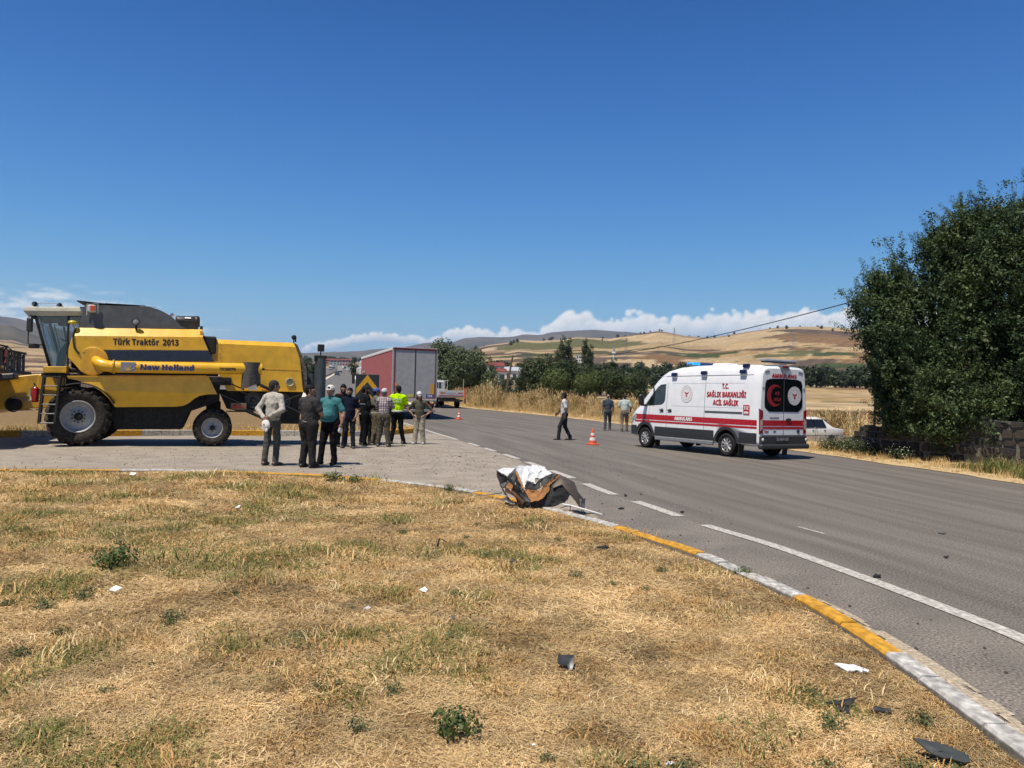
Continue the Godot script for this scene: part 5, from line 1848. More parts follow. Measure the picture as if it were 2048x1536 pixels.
# ================================================================ lorry, flatbed, saloon car, traffic on the highway
func make_vehicles() -> void:
	var rubber := mat(0.028, 0.027, 0.026, 0.85, 0.0, 0.75, 2.0, 0.3)
	var black := mat(0.014, 0.014, 0.015, 0.6)
	var steel := mat(0.25, 0.25, 0.25, 0.5, 0.3)
	# ---- curtain-sided trailer and its tractor; forward is -z, origin at the rear, middle, on the ground
	var t := thing("semi_trailer_truck", "articulated lorry with faded red curtain sides and grey rear doors", "truck", on(-5.62, -44.45), 0.32)
	t.scale = Vector3.ONE * 1.04
	var red := mat(0.40, 0.105, 0.105, 0.7, 0.0, 0.85, 0.3)
	var frame := mat(0.42, 0.42, 0.41, 0.5, 0.2, 0.8, 1.0)
	var door := mat(0.34, 0.345, 0.35, 0.5, 0.0, 0.9, 0.4)
	var rim_red := paint(0.26, 0.02, 0.03, 0.4)
	var b := MB.new()
	b.box(v3(0, 1.22, -6.8), v3(2.46, 0.16, 13.5))
	part("chassis", b, black, t)
	for sd: float in [-1.0, 1.0]:
		b = MB.new()
		# curtain with shallow upright folds
		for i in 54:
			var z0 := -0.12 - i * 0.248
			var w0 := 0.012 * sin(i * 1.9) + 0.006 * sin(i * 5.0)
			var w1 := 0.012 * sin((i + 1) * 1.9) + 0.006 * sin((i + 1) * 5.0)
			b.sg(1)
			b._fq([v3(sd * (1.25 + w0), 1.2, z0), v3(sd * (1.25 + w1), 1.2, z0 - 0.248), v3(sd * (1.255 + w1 * 0.3), 3.82, z0 - 0.248), v3(sd * (1.255 + w0 * 0.3), 3.82, z0)], v3(0, 2.5, z0))
		part("curtain", b, red, t)
		b = MB.new()
		b.box(v3(sd * 1.24, 3.9, -6.75), v3(0.09, 0.16, 13.5), Basis.IDENTITY, 0.02)
		part("top_rail", b, mat(0.66, 0.66, 0.65, 0.5), t)
		b = MB.new()
		b.box(v3(sd * 1.25, 1.17, -6.75), v3(0.06, 0.12, 13.5), Basis.IDENTITY, 0.015)
		part("side_rail", b, frame, t)
		b = MB.new()
		b.box(v3(sd * 1.22, 2.55, -0.04), v3(0.11, 2.86, 0.14), Basis.IDENTITY, 0.02)
		part("corner_post", b, frame, t)
	b = MB.new()
	for q: float in [2.9, 2.62, 2.35, 2.2]:
		b.box(v3(-1.275, q, -11.8 - 0.15 * sin(q * 9.0)), v3(0.01, 0.17, 1.5))
	part("curtain_print", b, mat(0.52, 0.40, 0.38, 0.8, 0.0, 0.6, 1.0), t)
	b = MB.new(); b.box(v3(0, 2.5, -13.5), v3(2.5, 2.8, 0.06)); part("bulkhead", b, frame, t)
	b = MB.new(); b.box(v3(0, 3.97, -6.75), v3(2.46, 0.05, 13.4)); part("roof", b, mat(0.6, 0.6, 0.6, 0.6), t)
	for sd: float in [-1.0, 1.0]:
		b = MB.new()
		b.box(v3(sd * 0.575, 2.53, 0.0), v3(1.12, 2.66, 0.06), Basis.IDENTITY, 0.012)
		var d := part("rear_door", b, door, t)
		for q: Array in [[0.575, 3.87, 1.16, 0.05], [0.575, 1.19, 1.16, 0.05]]:
			b = MB.new(); b.box(v3(sd * q[0], q[1], 0.04), v3(q[2], q[3], 0.02)); part("red_edge", b, rim_red, d)
		b = MB.new(); b.box(v3(sd * 1.14, 2.53, 0.04), v3(0.045, 2.7, 0.02)); part("red_edge", b, rim_red, d)
		b = MB.new()
		if sd < 0: b.box(v3(-1.03, 1.93, 0.042), v3(0.17, 0.14, 0.012))
		else: b.box(v3(0.98, 1.72, 0.042), v3(0.2, 0.6, 0.012))
		part("orange_marker", b, mat(0.55, 0.28, 0.03, 0.6), d)
	b = MB.new(); b.box(v3(0, 2.53, 0.035), v3(0.04, 2.68, 0.03)); part("door_gap", b, black, t)
	b = MB.new(); b.box(v3(0, 3.93, 0.02), v3(2.54, 0.07, 0.12), Basis.IDENTITY, 0.015); part("header_beam", b, mat(0.12, 0.02, 0.025, 0.5), t)
	b = MB.new(); b.box(v3(0, 1.1, 0.0), v3(2.5, 0.13, 0.14), Basis.IDENTITY, 0.02); part("rear_sill", b, frame, t)
	b = MB.new(); b.box(v3(0.86, 1.32, 0.045), v3(0.42, 0.2, 0.012)); var tp := part("transit_plate", b, mat(0.03, 0.06, 0.2, 0.5), t)
	lettering("TIR", v3(0.86, 1.32, 0.054), Basis.IDENTITY, 0.3, 0.12, mat(0.6, 0.62, 0.66), tp)
	b = MB.new(); b.box(v3(-0.25, 1.32, 0.045), v3(0.34, 0.16, 0.012)); part("side_plate", b, mat(0.5, 0.45, 0.1, 0.5), t)
	b = MB.new()
	b.box(v3(0, 0.5, -0.06), v3(2.4, 0.14, 0.1), Basis.IDENTITY, 0.02)
	b.box(v3(-0.7, 0.8, -0.1), v3(0.1, 0.6, 0.1))
	b.box(v3(0.7, 0.8, -0.1), v3(0.1, 0.6, 0.1))
	var ub := part("underrun_bar", b, steel, t)
	for sd: float in [-1.0, 1.0]:
		b = MB.new(); b.box(v3(sd * 0.9, 0.86, -0.02), v3(0.5, 0.14, 0.06), Basis.IDENTITY, 0.01); part("tail_light", b, mat(0.3, 0.01, 0.01, 0.3), ub)
		b = MB.new(); b.box(v3(sd * 0.95, 0.62, -0.5), v3(0.5, 0.6, 0.02)); part("mud_flap", b, black, t)
	for z: float in [-1.7, -3.0, -4.3]:
		for sd: float in [-1.0, 1.0]:
			var w := wheel(t, v3(sd * 1.05, 0.52, z), 0.52, 0.36, 0.3, 0, rubber, steel, black, 1.0, 0)
			w.rotation.y = sd * PI / 2
	# tractor
	b = MB.new()
	b.box(v3(0, 2.1, -15.6), v3(2.46, 2.5, 2.1), Basis.IDENTITY, 0.12)
	b.box(v3(0, 3.5, -15.3), v3(2.3, 0.7, 1.4), Basis.IDENTITY, 0.15)
	var cab := part("tractor_cab", b, paint(0.62, 0.64, 0.66, 0.3), t)
	for sd: float in [-1.0, 1.0]:
		b = MB.new(); b.box(v3(sd * 1.235, 2.55, -15.8), v3(0.012, 0.75, 0.95)); part("side_window", b, mat(0.012, 0.015, 0.018, 0.06), cab)
		b = MB.new(); b.box(v3(sd * 1.45, 2.5, -16.4), v3(0.22, 0.8, 0.12), Basis.IDENTITY, 0.04); part("mirror", b, black, cab)
		for z: float in [-12.4, -16.0]:
			var w := wheel(t, v3(sd * 1.05, 0.5, z), 0.5, 0.34, 0.29, 0, rubber, steel, black, 1.0, 0)
			w.rotation.y = sd * PI / 2
	b = MB.new(); b.box(v3(0, 2.6, -16.66), v3(2.1, 0.9, 0.02)); part("windscreen", b, mat(0.012, 0.015, 0.018, 0.06), cab)
	b = MB.new(); b.box(v3(0, 0.95, -14.5), v3(1.0, 0.25, 5.4)); part("tractor_frame", b, black, t)
	# ---- small white flatbed lorry beyond it
	var f := thing("flatbed_truck", "small white flatbed lorry with slatted headboard beside the tall dry grass", "truck", on(-4.75, -60.5), 0.42)
	var wht := paint(0.66, 0.66, 0.64, 0.4, 0.8, 0.8)
	b = MB.new(); b.box(v3(0, 0.95, -2.0), v3(2.1, 0.12, 4.0), Basis.IDENTITY, 0.02); part("bed", b, wht, f)
	for sd: float in [-1.0, 1.0]:
		b = MB.new(); b.box(v3(sd * 1.04, 1.2, -2.0), v3(0.04, 0.4, 3.95), Basis.IDENTITY, 0.01); part("side_board", b, wht, f)
	b = MB.new(); b.box(v3(0, 1.2, 0.0), v3(2.1, 0.42, 0.05), Basis.IDENTITY, 0.01); var tg := part("tail_board", b, wht, f)
	for sd: float in [-1.0, 1.0]:
		for k in 3:
			b = MB.new(); b.prism(pv([0, 0, 0.09, 0, 0.17, 0.11, 0.08, 0.11]), 0.026, 0.034, Transform3D(Basis.IDENTITY, v3(sd * 0.72 - 0.22 + k * 0.15, 1.16, 0)))
			part("red_chevron", b, mat(0.5, 0.04, 0.02, 0.5), tg)
	b = MB.new(); b.box(v3(0, 1.2, 0.028), v3(0.7, 0.12, 0.012)); part("grey_panel", b, mat(0.4, 0.42, 0.44), tg)
	b = MB.new(); b.box(v3(0, 1.01, 0.03), v3(2.1, 0.05, 0.012)); part("red_strip", b, mat(0.4, 0.05, 0.04), tg)
	for y: float in [1.5, 2.25]:
		b = MB.new(); b.tube([v3(-1.02, y, -3.9), v3(1.02, y, -3.9)], 0.025, 6); part("headboard_rail", b, wht, f)
	for k in 9:
		b = MB.new(); b.tube([v3(-1.02 + k * 0.255, 1.0, -3.9), v3(-1.02 + k * 0.255, 2.3 if k < 8 else 2.35, -3.9)], 0.02, 6); part("headboard_bar", b, wht, f)
	b = MB.new(); b.tube([v3(1.02, 1.0, -0.05), v3(1.02, 2.35, -0.05)], 0.02, 6); part("corner_stake", b, wht, f)
	b = MB.new()
	b.box(v3(0, 1.45, -5.1), v3(1.95, 1.7, 1.7), Basis.IDENTITY, 0.15)
	var fc := part("cab", b, wht, f)
	b = MB.new(); b.box(v3(0, 1.85, -4.24), v3(1.3, 0.5, 0.02)); part("rear_window", b, mat(0.02, 0.025, 0.03, 0.08), fc)
	b = MB.new(); b.box(v3(0, 0.75, -2.4), v3(0.8, 0.2, 4.6)); part("chassis", b, black, f)
	b = MB.new(); b.box(v3(0, 0.62, -0.02), v3(1.9, 0.16, 0.08)); part("bumper", b, black, f)
	for z: float in [-1.1, -4.9]:
		for sd: float in [-1.0, 1.0]:
			var w := wheel(f, v3(sd * 0.88, 0.38, z), 0.38, 0.26, 0.22, 0, rubber, steel, black, 1.0, 0)
			w.rotation.y = sd * PI / 2
	saloon()
	highway()

func car_shell(b: MB, st: Array) -> void:
	# st: [z, half width, sill, waist, roof half width, roof]
	var rings := []
	for q: Array in st:
		var r := PackedVector3Array()
		for sd: float in [1.0, -1.0]:
			var half := [v3(q[1] * 0.9, q[2], q[0]), v3(q[1], q[2] + 0.1, q[0]), v3(q[1], q[3] - 0.05, q[0]), v3(q[1] * 0.97, q[3], q[0]), v3(q[4], q[5] - 0.06, q[0]), v3(q[4] * 0.86, q[5], q[0])]
			if sd < 0:
				half.reverse()
				for k in half.size(): half[k].x = -half[k].x
			for p: Vector3 in half: r.append(p)
		rings.append(r)
	b.loft(rings, true, true, 1)

func saloon() -> void:
	# old cream-white notchback; forward is -z, origin amidships on the ground
	var c := thing("saloon_car", "old cream white saloon car parked on the verge behind the ambulance", "car", on(13.0, -34.8, -0.42), -PI * 0.5 + 0.5 + PI)
	var body := paint(0.74, 0.73, 0.66, 0.35, 0.92, 0.6)
	var dark := mat(0.012, 0.013, 0.014, 0.08)
	var black := mat(0.02, 0.02, 0.02, 0.7)
	var rubber := mat(0.028, 0.027, 0.026, 0.85, 0.0, 0.75, 2.0, 0.3)
	var b := MB.new()
	car_shell(b, [[-2.15, 0.66, 0.35, 0.66, 0.6, 0.72], [-2.05, 0.78, 0.28, 0.78, 0.7, 0.82], [-1.2, 0.81, 0.25, 0.86, 0.72, 0.92], [-0.85, 0.81, 0.25, 0.9, 0.7, 0.97], [-0.35, 0.81, 0.25, 0.92, 0.6, 1.38], [0.5, 0.81, 0.25, 0.92, 0.6, 1.42], [0.95, 0.81, 0.25, 0.93, 0.58, 1.34], [1.4, 0.80, 0.25, 0.93, 0.66, 0.99], [2.0, 0.78, 0.28, 0.88, 0.66, 0.9], [2.15, 0.72, 0.38, 0.8, 0.6, 0.82]])
	part("body", b, body, c)
	for sd: float in [-1.0, 1.0]:
		for q: Array in [[-0.62, -0.28, 0.12, 0.12], [0.16, 0.16, 0.88, 0.78]]:
			b = MB.new()
			var p := [v3(sd * 0.792, 0.96, q[0]), v3(sd * 0.792, 0.96, q[2]), v3(sd * 0.64, 1.32, q[3]), v3(sd * 0.64, 1.32, q[1])]
			var o := v3(sd * 0.012, 0.004, 0)
			b._fq([p[0] + o, p[1] + o, p[2] + o, p[3] + o], v3(0, 1.0, 0))
			b._fq([p[0] - o, p[1] - o, p[2] - o, p[3] - o], v3(sd * 3.0, 1.2, 0))
			part("side_window", b, dark, c)
			b = MB.new()
			b.box(v3(sd * 0.815, 0.84, (q[2] as float) - 0.12), v3(0.02, 0.03, 0.12), Basis.IDENTITY, 0.006)
			part("door_handle", b, black, c)
		b = MB.new(); b.box(v3(sd * 0.815, 0.6, 0.1), v3(0.008, 0.02, 3.2)); part("trim_strip", b, black, c)
		b = MB.new(); b.box(v3(sd * 0.813, 0.62, 0.14), v3(0.006, 0.62, 0.012)); part("door_gap", b, mat(0.1, 0.1, 0.09), c)
		for z: float in [-1.32, 1.2]:
			b = MB.new()
			b.lathe([Vector2(0.34, 0.0), Vector2(0.34, 0.008), Vector2(0.001, 0.008)], v3(sd * 0.81, 0.3, z), v3(sd, 0, 0), 24)
			part("wheel_well", b, black, c)
			var w := wheel(c, v3(sd * 0.75, 0.29, z), 0.29, 0.17, 0.18, 0, rubber, mat(0.35, 0.35, 0.35, 0.4, 0.4), black, 1.0, 0)
			w.rotation.y = sd * PI / 2
			w.position.x = sd * 0.765
	b = MB.new()
	var pr := [v3(-0.56, 1.28, 1.03), v3(0.56, 1.28, 1.03), v3(0.62, 1.02, 1.36), v3(-0.62, 1.02, 1.36)]
	for k in 4: pr[k] += v3(0, 0.03, 0.03)
	b._fq(pr, v3(0, 0.9, 0.6))
	for k in 4: pr[k] -= v3(0, 0.01, 0.01)
	b._fq(pr, v3(0, 1.5, 2.0))
	part("rear_window", b, dark, c)
	b = MB.new()
	var pf := [v3(-0.56, 1.32, -0.43), v3(0.56, 1.32, -0.43), v3(0.62, 1.0, -0.82), v3(-0.62, 1.0, -0.82)]
	for k in 4: pf[k] += v3(0, 0.03, -0.03)
	b._fq(pf, v3(0, 0.9, 0.0))
	for k in 4: pf[k] -= v3(0, 0.01, -0.01)
	b._fq(pf, v3(0, 1.6, -2.0))
	part("windscreen", b, dark, c)
	for z: float in [2.16, -2.16]:
		b = MB.new(); b.box(v3(0, 0.52, z), v3(1.6, 0.12, 0.12), Basis.IDENTITY, 0.03); part("bumper", b, black, c)
	for sd: float in [-1.0, 1.0]:
		b = MB.new(); b.box(v3(sd * 0.6, 0.7, 2.14), v3(0.3, 0.16, 0.06), Basis.IDENTITY, 0.02); part("tail_light", b, mat(0.3, 0.02, 0.01, 0.2), c)
		b = MB.new(); b.box(v3(sd * 0.52, 0.62, -2.14), v3(0.24, 0.18, 0.06), Basis.IDENTITY, 0.02); part("headlight", b, mat(0.5, 0.5, 0.5, 0.1), c)

# ---------------------------------------------------------------- dual carriageway in the distance
var hwy := [[-10.0, -40.0], [-17.5, -62.0], [-22.5, -80.0], [-27.5, -99.8], [-32.0, -119.0], [-49.5, -198.0], [-82.0, -351.0], [-132.0, -590.0], [-166.0, -748.0], [-198.0, -880.0], [-250.0, -1010.0], [-360.0, -1200.0]]
func highway() -> void:
	var right := []
	var left := []
	var mid := []
	for q: Array in hwy:
		if q[1] > -60.0: continue
		var dd: float = -q[1]
		right.append([q[0] + 5.4, q[1]])
		mid.append([q[0], q[1]])
		left.append([q[0] - 6.6, q[1]])
	var tar := asphalt(Color(0.16, 0.15, 0.14), Color(0.19, 0.18, 0.168), 91)
	var b := MB.new()
	strip(b, spline(right, 4.0), 0, spline(right, 4.0).size() - 1, 4.6, 0.12)
	tag(struct("highway", b, tar), "right carriageway of the highway leading into the valley", "road")
	b = MB.new()
	strip(b, spline(left, 4.0), 0, spline(left, 4.0).size() - 1, 4.4, 0.12)
	tag(struct("highway", b, tar), "left carriageway of the highway beyond the median barrier", "road")
	var ml := spline(mid, 4.0)
	b = MB.new()
	for i in ml.size() - 1:
		var p0 := on(ml[i].x, ml[i].y, 0.1)
		var p1 := on(ml[i + 1].x, ml[i + 1].y, 0.1)
		bar(b, p0 + v3(0, 0.4, 0), p1 + v3(0, 0.4, 0), 0.3, 0.8)
	var o := part("median_barrier", b, mat(0.30, 0.28, 0.25, 0.8))
	tag(o, "long low concrete barrier along the middle of the highway", "barrier")
	b = MB.new()
	strip(b, spline(right, 4.0), 0, spline(right, 4.0).size() - 1, 0.35, 0.135, 4.2)
	strip(b, spline(right, 4.0), 0, spline(right, 4.0).size() - 1, 0.35, 0.135, -4.2)
	struct("road_marking", b, mat(0.6, 0.57, 0.5, 0.8))
	# traffic: small vehicles seen from behind or in front
	var rubber := mat(0.03, 0.03, 0.03, 0.9)
	var glassy := mat(0.015, 0.018, 0.02, 0.1)
	var protos := {}
	for q: Array in [["dark", 0.03, 0.035, 0.04], ["white", 0.7, 0.7, 0.7], ["silver", 0.35, 0.36, 0.38]]:
		pass
	var specs := [
		[-66.5, -292.0, "car", Color(0.05, 0.07, 0.085), "dark car on the highway nearest the median barrier", 0.2],
		[-88.5, -395.0, "box", Color(0.62, 0.62, 0.6), "white box van on the highway seen from behind", 0.2],
		[-117.7, -498.0, "lorry", Color(0.6, 0.6, 0.6), "white lorry coming up the left carriageway", 0.2 + PI],
		[-135.0, -582.0, "car", Color(0.04, 0.05, 0.09), "dark blue car just behind the white lorry", 0.2 + PI],
		[-106.0, -493.0, "car", Color(0.7, 0.7, 0.7), "white car far up the right carriageway", 0.2],
		[-130.0, -597.0, "car", Color(0.05, 0.05, 0.05), "small black car far up the right carriageway", 0.2],
		[-97.0, -381.0, "box", Color(0.42, 0.02, 0.03), "red van on the left carriageway beside the harvester's tail", 0.2 + PI]]
	for s: Array in specs:
		var big: bool = s[2] != "car"
		var v := thing("distant_" + ("car" if s[2] == "car" else ("lorry" if s[2] == "lorry" else "van")), s[4], "car" if s[2] == "car" else ("truck" if s[2] == "lorry" else "van"), on(s[0], s[1], 0.14), s[5], "traffic on the highway")
		var col: Color = s[3]
		var m := paint(col.r, col.g, col.b, 0.35)
		b = MB.new()
		if s[2] == "car":
			car_shell(b, [[-2.1, 0.75, 0.3, 0.7, 0.65, 0.75], [-1.0, 0.86, 0.25, 0.9, 0.7, 0.98], [-0.3, 0.86, 0.25, 0.95, 0.62, 1.45], [1.0, 0.86, 0.25, 0.95, 0.62, 1.48], [1.8, 0.85, 0.25, 0.95, 0.68, 1.05], [2.1, 0.8, 0.3, 0.9, 0.65, 0.95]])
			part("body", b, m, v)
			b = MB.new(); b.box(v3(0, 1.2, 1.5), v3(1.2, 0.4, 0.06), Basis(v3(1, 0, 0), -0.9)); part("rear_window", b, glassy, v)
			b = MB.new(); b.box(v3(0, 1.2, -0.75), v3(1.2, 0.4, 0.06), Basis(v3(1, 0, 0), 0.9)); part("windscreen", b, glassy, v)
		else:
			var L := 5.0 if s[2] == "box" else 8.0
			b.box(v3(0, 2.1, L * 0.2), v3(2.4, 2.5, L * 0.7), Basis.IDENTITY, 0.06)
			part("cargo_box", b, m, v)
			b = MB.new(); b.box(v3(0, 1.55, -L * 0.28), v3(2.2, 2.1, L * 0.24), Basis.IDENTITY, 0.2); var cb := part("cab", b, m, v)
			b = MB.new(); b.box(v3(0, 2.0, -L * 0.41), v3(1.9, 0.7, 0.05)); part("windscreen", b, glassy, cb)
			b = MB.new(); b.box(v3(0, 0.7, L * 0.1), v3(2.2, 0.4, L * 0.85)); part("chassis", b, rubber, v)
		for z: float in [-1.3, 1.4]:
			for sd: float in [-1.0, 1.0]:
				b = MB.new()
				b.lathe([Vector2(0.001, -0.1), Vector2(0.33, -0.1), Vector2(0.33, 0.1), Vector2(0.001, 0.1)] if not big else [Vector2(0.001, -0.15), Vector2(0.45, -0.15), Vector2(0.45, 0.15), Vector2(0.001, 0.15)], v3(sd * 0.8, 0.33 if not big else 0.45, z), v3(1, 0, 0), 14)
				part("wheel", b, rubber, v)

# ================================================================ people: smooth-blended limbs meshed as surface nets
class SDF:
	var o: Vector3
	var c: float
	var nx: int
	var ny: int
	var nz: int
	var d := PackedFloat32Array()
	func _init(lo: Vector3, hi: Vector3, cell: float) -> void:
		o = lo
		c = cell
		nx = int(ceil((hi.x - lo.x) / cell)) + 1
		ny = int(ceil((hi.y - lo.y) / cell)) + 1
		nz = int(ceil((hi.z - lo.z) / cell)) + 1
		d.resize(nx * ny * nz)
		d.fill(1.0)
	# tapered capsule; f and s flatten it along f
	func cap(a: Vector3, b: Vector3, ra: float, rb: float, k := 0.03, f := Vector3.ZERO, s := 1.0) -> void:
		var m := maxf(ra, rb) * maxf(1.0, s) + k + 2.5 * c
		var lo := (a.min(b) - Vector3(m, m, m) - o) / c
		var hi := (a.max(b) + Vector3(m, m, m) - o) / c
		var x0 := clampi(int(lo.x), 0, nx - 1)
		var x1 := clampi(int(hi.x) + 1, 0, nx - 1)
		var y0 := clampi(int(lo.y), 0, ny - 1)
		var y1 := clampi(int(hi.y) + 1, 0, ny - 1)
		var z0 := clampi(int(lo.z), 0, nz - 1)
		var z1 := clampi(int(hi.z) + 1, 0, nz - 1)
		var ab := b - a
		var inv := 1.0 / maxf(ab.length_squared(), 1e-9)
		var dr := rb - ra
		var g := 1.0 / s - 1.0
		for z in range(z0, z1 + 1):
			for y in range(y0, y1 + 1):
				var i := x0 + nx * (y + ny * z)
				var p := o + Vector3(x0, y, z) * c - a
				for x in range(x0, x1 + 1):
					var t := clampf(p.dot(ab) * inv, 0.0, 1.0)
					var q := p - ab * t
					if g != 0.0:
						q += f * (q.dot(f) * g)
					var v := q.length() - ra - dr * t
					var u := d[i]
					var h := k - absf(u - v)
					if h > 0.0:
						d[i] = minf(u, v) - h * h * 0.25 / k
					elif v < u:
						d[i] = v
					i += 1
					p.x += c
	func keep_above(yc: float, slope := 0.0) -> void:
		for y in ny:
			for z in nz:
				var yy := o.y + y * c
				if yy > yc + 0.12: continue
				for x in nx:
					var i := x + nx * (y + ny * z)
					var cut := yc + slope * sin((o.x + x * c) * 30.0 + (o.z + z * c) * 22.0) - yy
					if cut > d[i]: d[i] = cut
	func keep_below(yc: float) -> void:
		for y in ny:
			var cut := o.y + y * c - yc
			if cut < -0.12: continue
			for z in nz:
				for x in nx:
					var i := x + nx * (y + ny * z)
					if cut > d[i]: d[i] = cut
	func rough(n: FastNoiseLite, amp: float, freq: float, sy := 1.0) -> void:
		var lim := 3.0 * c
		var i := 0
		for z in nz:
			for y in ny:
				for x in nx:
					if absf(d[i]) < lim:
						d[i] += amp * n.get_noise_3d((o.x + x * c) * freq, (o.y + y * c) * freq * sy, (o.z + z * c) * freq)
					i += 1
	func arrays(verts: PackedVector3Array, norms: PackedVector3Array, idx: PackedInt32Array) -> void:
		var sx := 1
		var sy := nx
		var sz := nx * ny
		var offs := PackedInt32Array([0, sx, sy, sx + sy, sz, sx + sz, sy + sz, sx + sy + sz])
		var corner := [Vector3(0, 0, 0), Vector3(1, 0, 0), Vector3(0, 1, 0), Vector3(1, 1, 0), Vector3(0, 0, 1), Vector3(1, 0, 1), Vector3(0, 1, 1), Vector3(1, 1, 1)]
		var ea := PackedInt32Array([0, 2, 4, 6, 0, 1, 4, 5, 0, 1, 2, 3])
		var eb := PackedInt32Array([1, 3, 5, 7, 2, 3, 6, 7, 4, 5, 6, 7])
		var at := PackedInt32Array()
		at.resize(d.size())
		at.fill(-1)
		var act := PackedInt32Array()
		var lim := 2.0 * c
		for z in nz - 1:
			for y in ny - 1:
				var i := nx * (y + ny * z)
				for x in nx - 1:
					if absf(d[i]) < lim:
						var mask := 0
						for k in 8:
							if d[i + offs[k]] < 0.0: mask |= 1 << k
						if mask != 0 and mask != 255:
							var s := Vector3.ZERO
							var n := 0
							for e in 12:
								var a := ea[e]
								var b := eb[e]
								if ((mask >> a) ^ (mask >> b)) & 1:
									var da := d[i + offs[a]]
									var t := da / (da - d[i + offs[b]])
									s += corner[a] + (corner[b] - corner[a]) * t
									n += 1
							at[i] = verts.size()
							act.append(i)
							verts.append(o + (Vector3(x, y, z) + s / n) * c)
							var gx := d[i + sx] + d[i + sx + sy] + d[i + sx + sz] + d[i + sx + sy + sz] - d[i] - d[i + sy] - d[i + sz] - d[i + sy + sz]
							var gyy := d[i + sy] + d[i + sx + sy] + d[i + sy + sz] + d[i + sx + sy + sz] - d[i] - d[i + sx] - d[i + sz] - d[i + sx + sz]
							var gz := d[i + sz] + d[i + sx + sz] + d[i + sy + sz] + d[i + sx + sy + sz] - d[i] - d[i + sx] - d[i + sy] - d[i + sx + sy]
							norms.append(Vector3(gx, gyy, gz).normalized())
					i += 1
		for i in act:
			var in0 := d[i] < 0.0
			for ax in 3:
				var st: int = [sx, sy, sz][ax]
				if (d[i + st] < 0.0) == in0: continue
				var u: int = [sy, sz, sx][ax]
				var v: int = [sz, sx, sy][ax]
				if i - u - v < 0: continue
				var p0 := at[i - u - v]
				var p1 := at[i - v]
				var p2 := at[i]
				var p3 := at[i - u]
				if p0 < 0 or p1 < 0 or p2 < 0 or p3 < 0: continue
				if in0:
					idx.append_array(PackedInt32Array([p0, p2, p1, p0, p3, p2]))
				else:
					idx.append_array(PackedInt32Array([p0, p1, p2, p0, p2, p3]))

func sdf_mesh(fields: Array) -> ArrayMesh:
	var v := PackedVector3Array()
	var n := PackedVector3Array()
	var i := PackedInt32Array()
	for f: SDF in fields:
		f.arrays(v, n, i)
	var a := []
	a.resize(Mesh.ARRAY_MAX)
	a[Mesh.ARRAY_VERTEX] = v
	a[Mesh.ARRAY_NORMAL] = n
	a[Mesh.ARRAY_INDEX] = i
	var m := ArrayMesh.new()
	m.add_surface_from_arrays(Mesh.PRIMITIVE_TRIANGLES, a)
	return m

var cloth_noise := FastNoiseLite.new()
var F := Vector3(0, 0, -1)

func hand_field(w: Vector3, dir: Vector3, palm: Vector3, thumb_side: Vector3, curl: float) -> SDF:
	dir = dir.normalized()
	var across := dir.cross(palm).normalized()
	if across.dot(thumb_side) < 0.0: across = -across
	var f := SDF.new(w - Vector3(0.2, 0.2, 0.2), w + Vector3(0.2, 0.2, 0.2), 0.007)
	var kn := w + dir * 0.095
	f.cap(w - dir * 0.02, w + dir * 0.03, 0.026, 0.028, 0.02)
	f.cap(w + dir * 0.03 + across * 0.012, kn + across * 0.02, 0.022, 0.019, 0.02, palm, 0.7)
	f.cap(w + dir * 0.03 - across * 0.012, kn - across * 0.024, 0.022, 0.018, 0.02, palm, 0.7)
	var lens := [0.072, 0.08, 0.075, 0.06]
	for k in 4:
		var base := kn + across * (0.03 - k * 0.02)
		var a1 := curl * 0.5
		var d1 := (dir * cos(a1) + palm * sin(a1)).normalized()
		var a2 := curl * 1.3
		var d2 := (dir * cos(a2) + palm * sin(a2)).normalized()
		var p1: Vector3 = base + d1 * (lens[k] * 0.5)
		var p2: Vector3 = p1 + d2 * (lens[k] * 0.5)
		f.cap(base - dir * 0.01, p1, 0.0105, 0.0095, 0.006)
		f.cap(p1, p2, 0.0095, 0.008, 0.006)
	var tb := w + dir * 0.035 + across * 0.028
	var t1 := tb + (dir * 0.75 + across * 0.6 + palm * 0.2).normalized() * 0.038
	var t2 := t1 + (dir * 0.9 + across * 0.2 + palm * 0.4).normalized() * 0.03
	f.cap(tb - dir * 0.01, t1, 0.014, 0.011, 0.01)
	f.cap(t1, t2, 0.011, 0.009, 0.006)
	return f

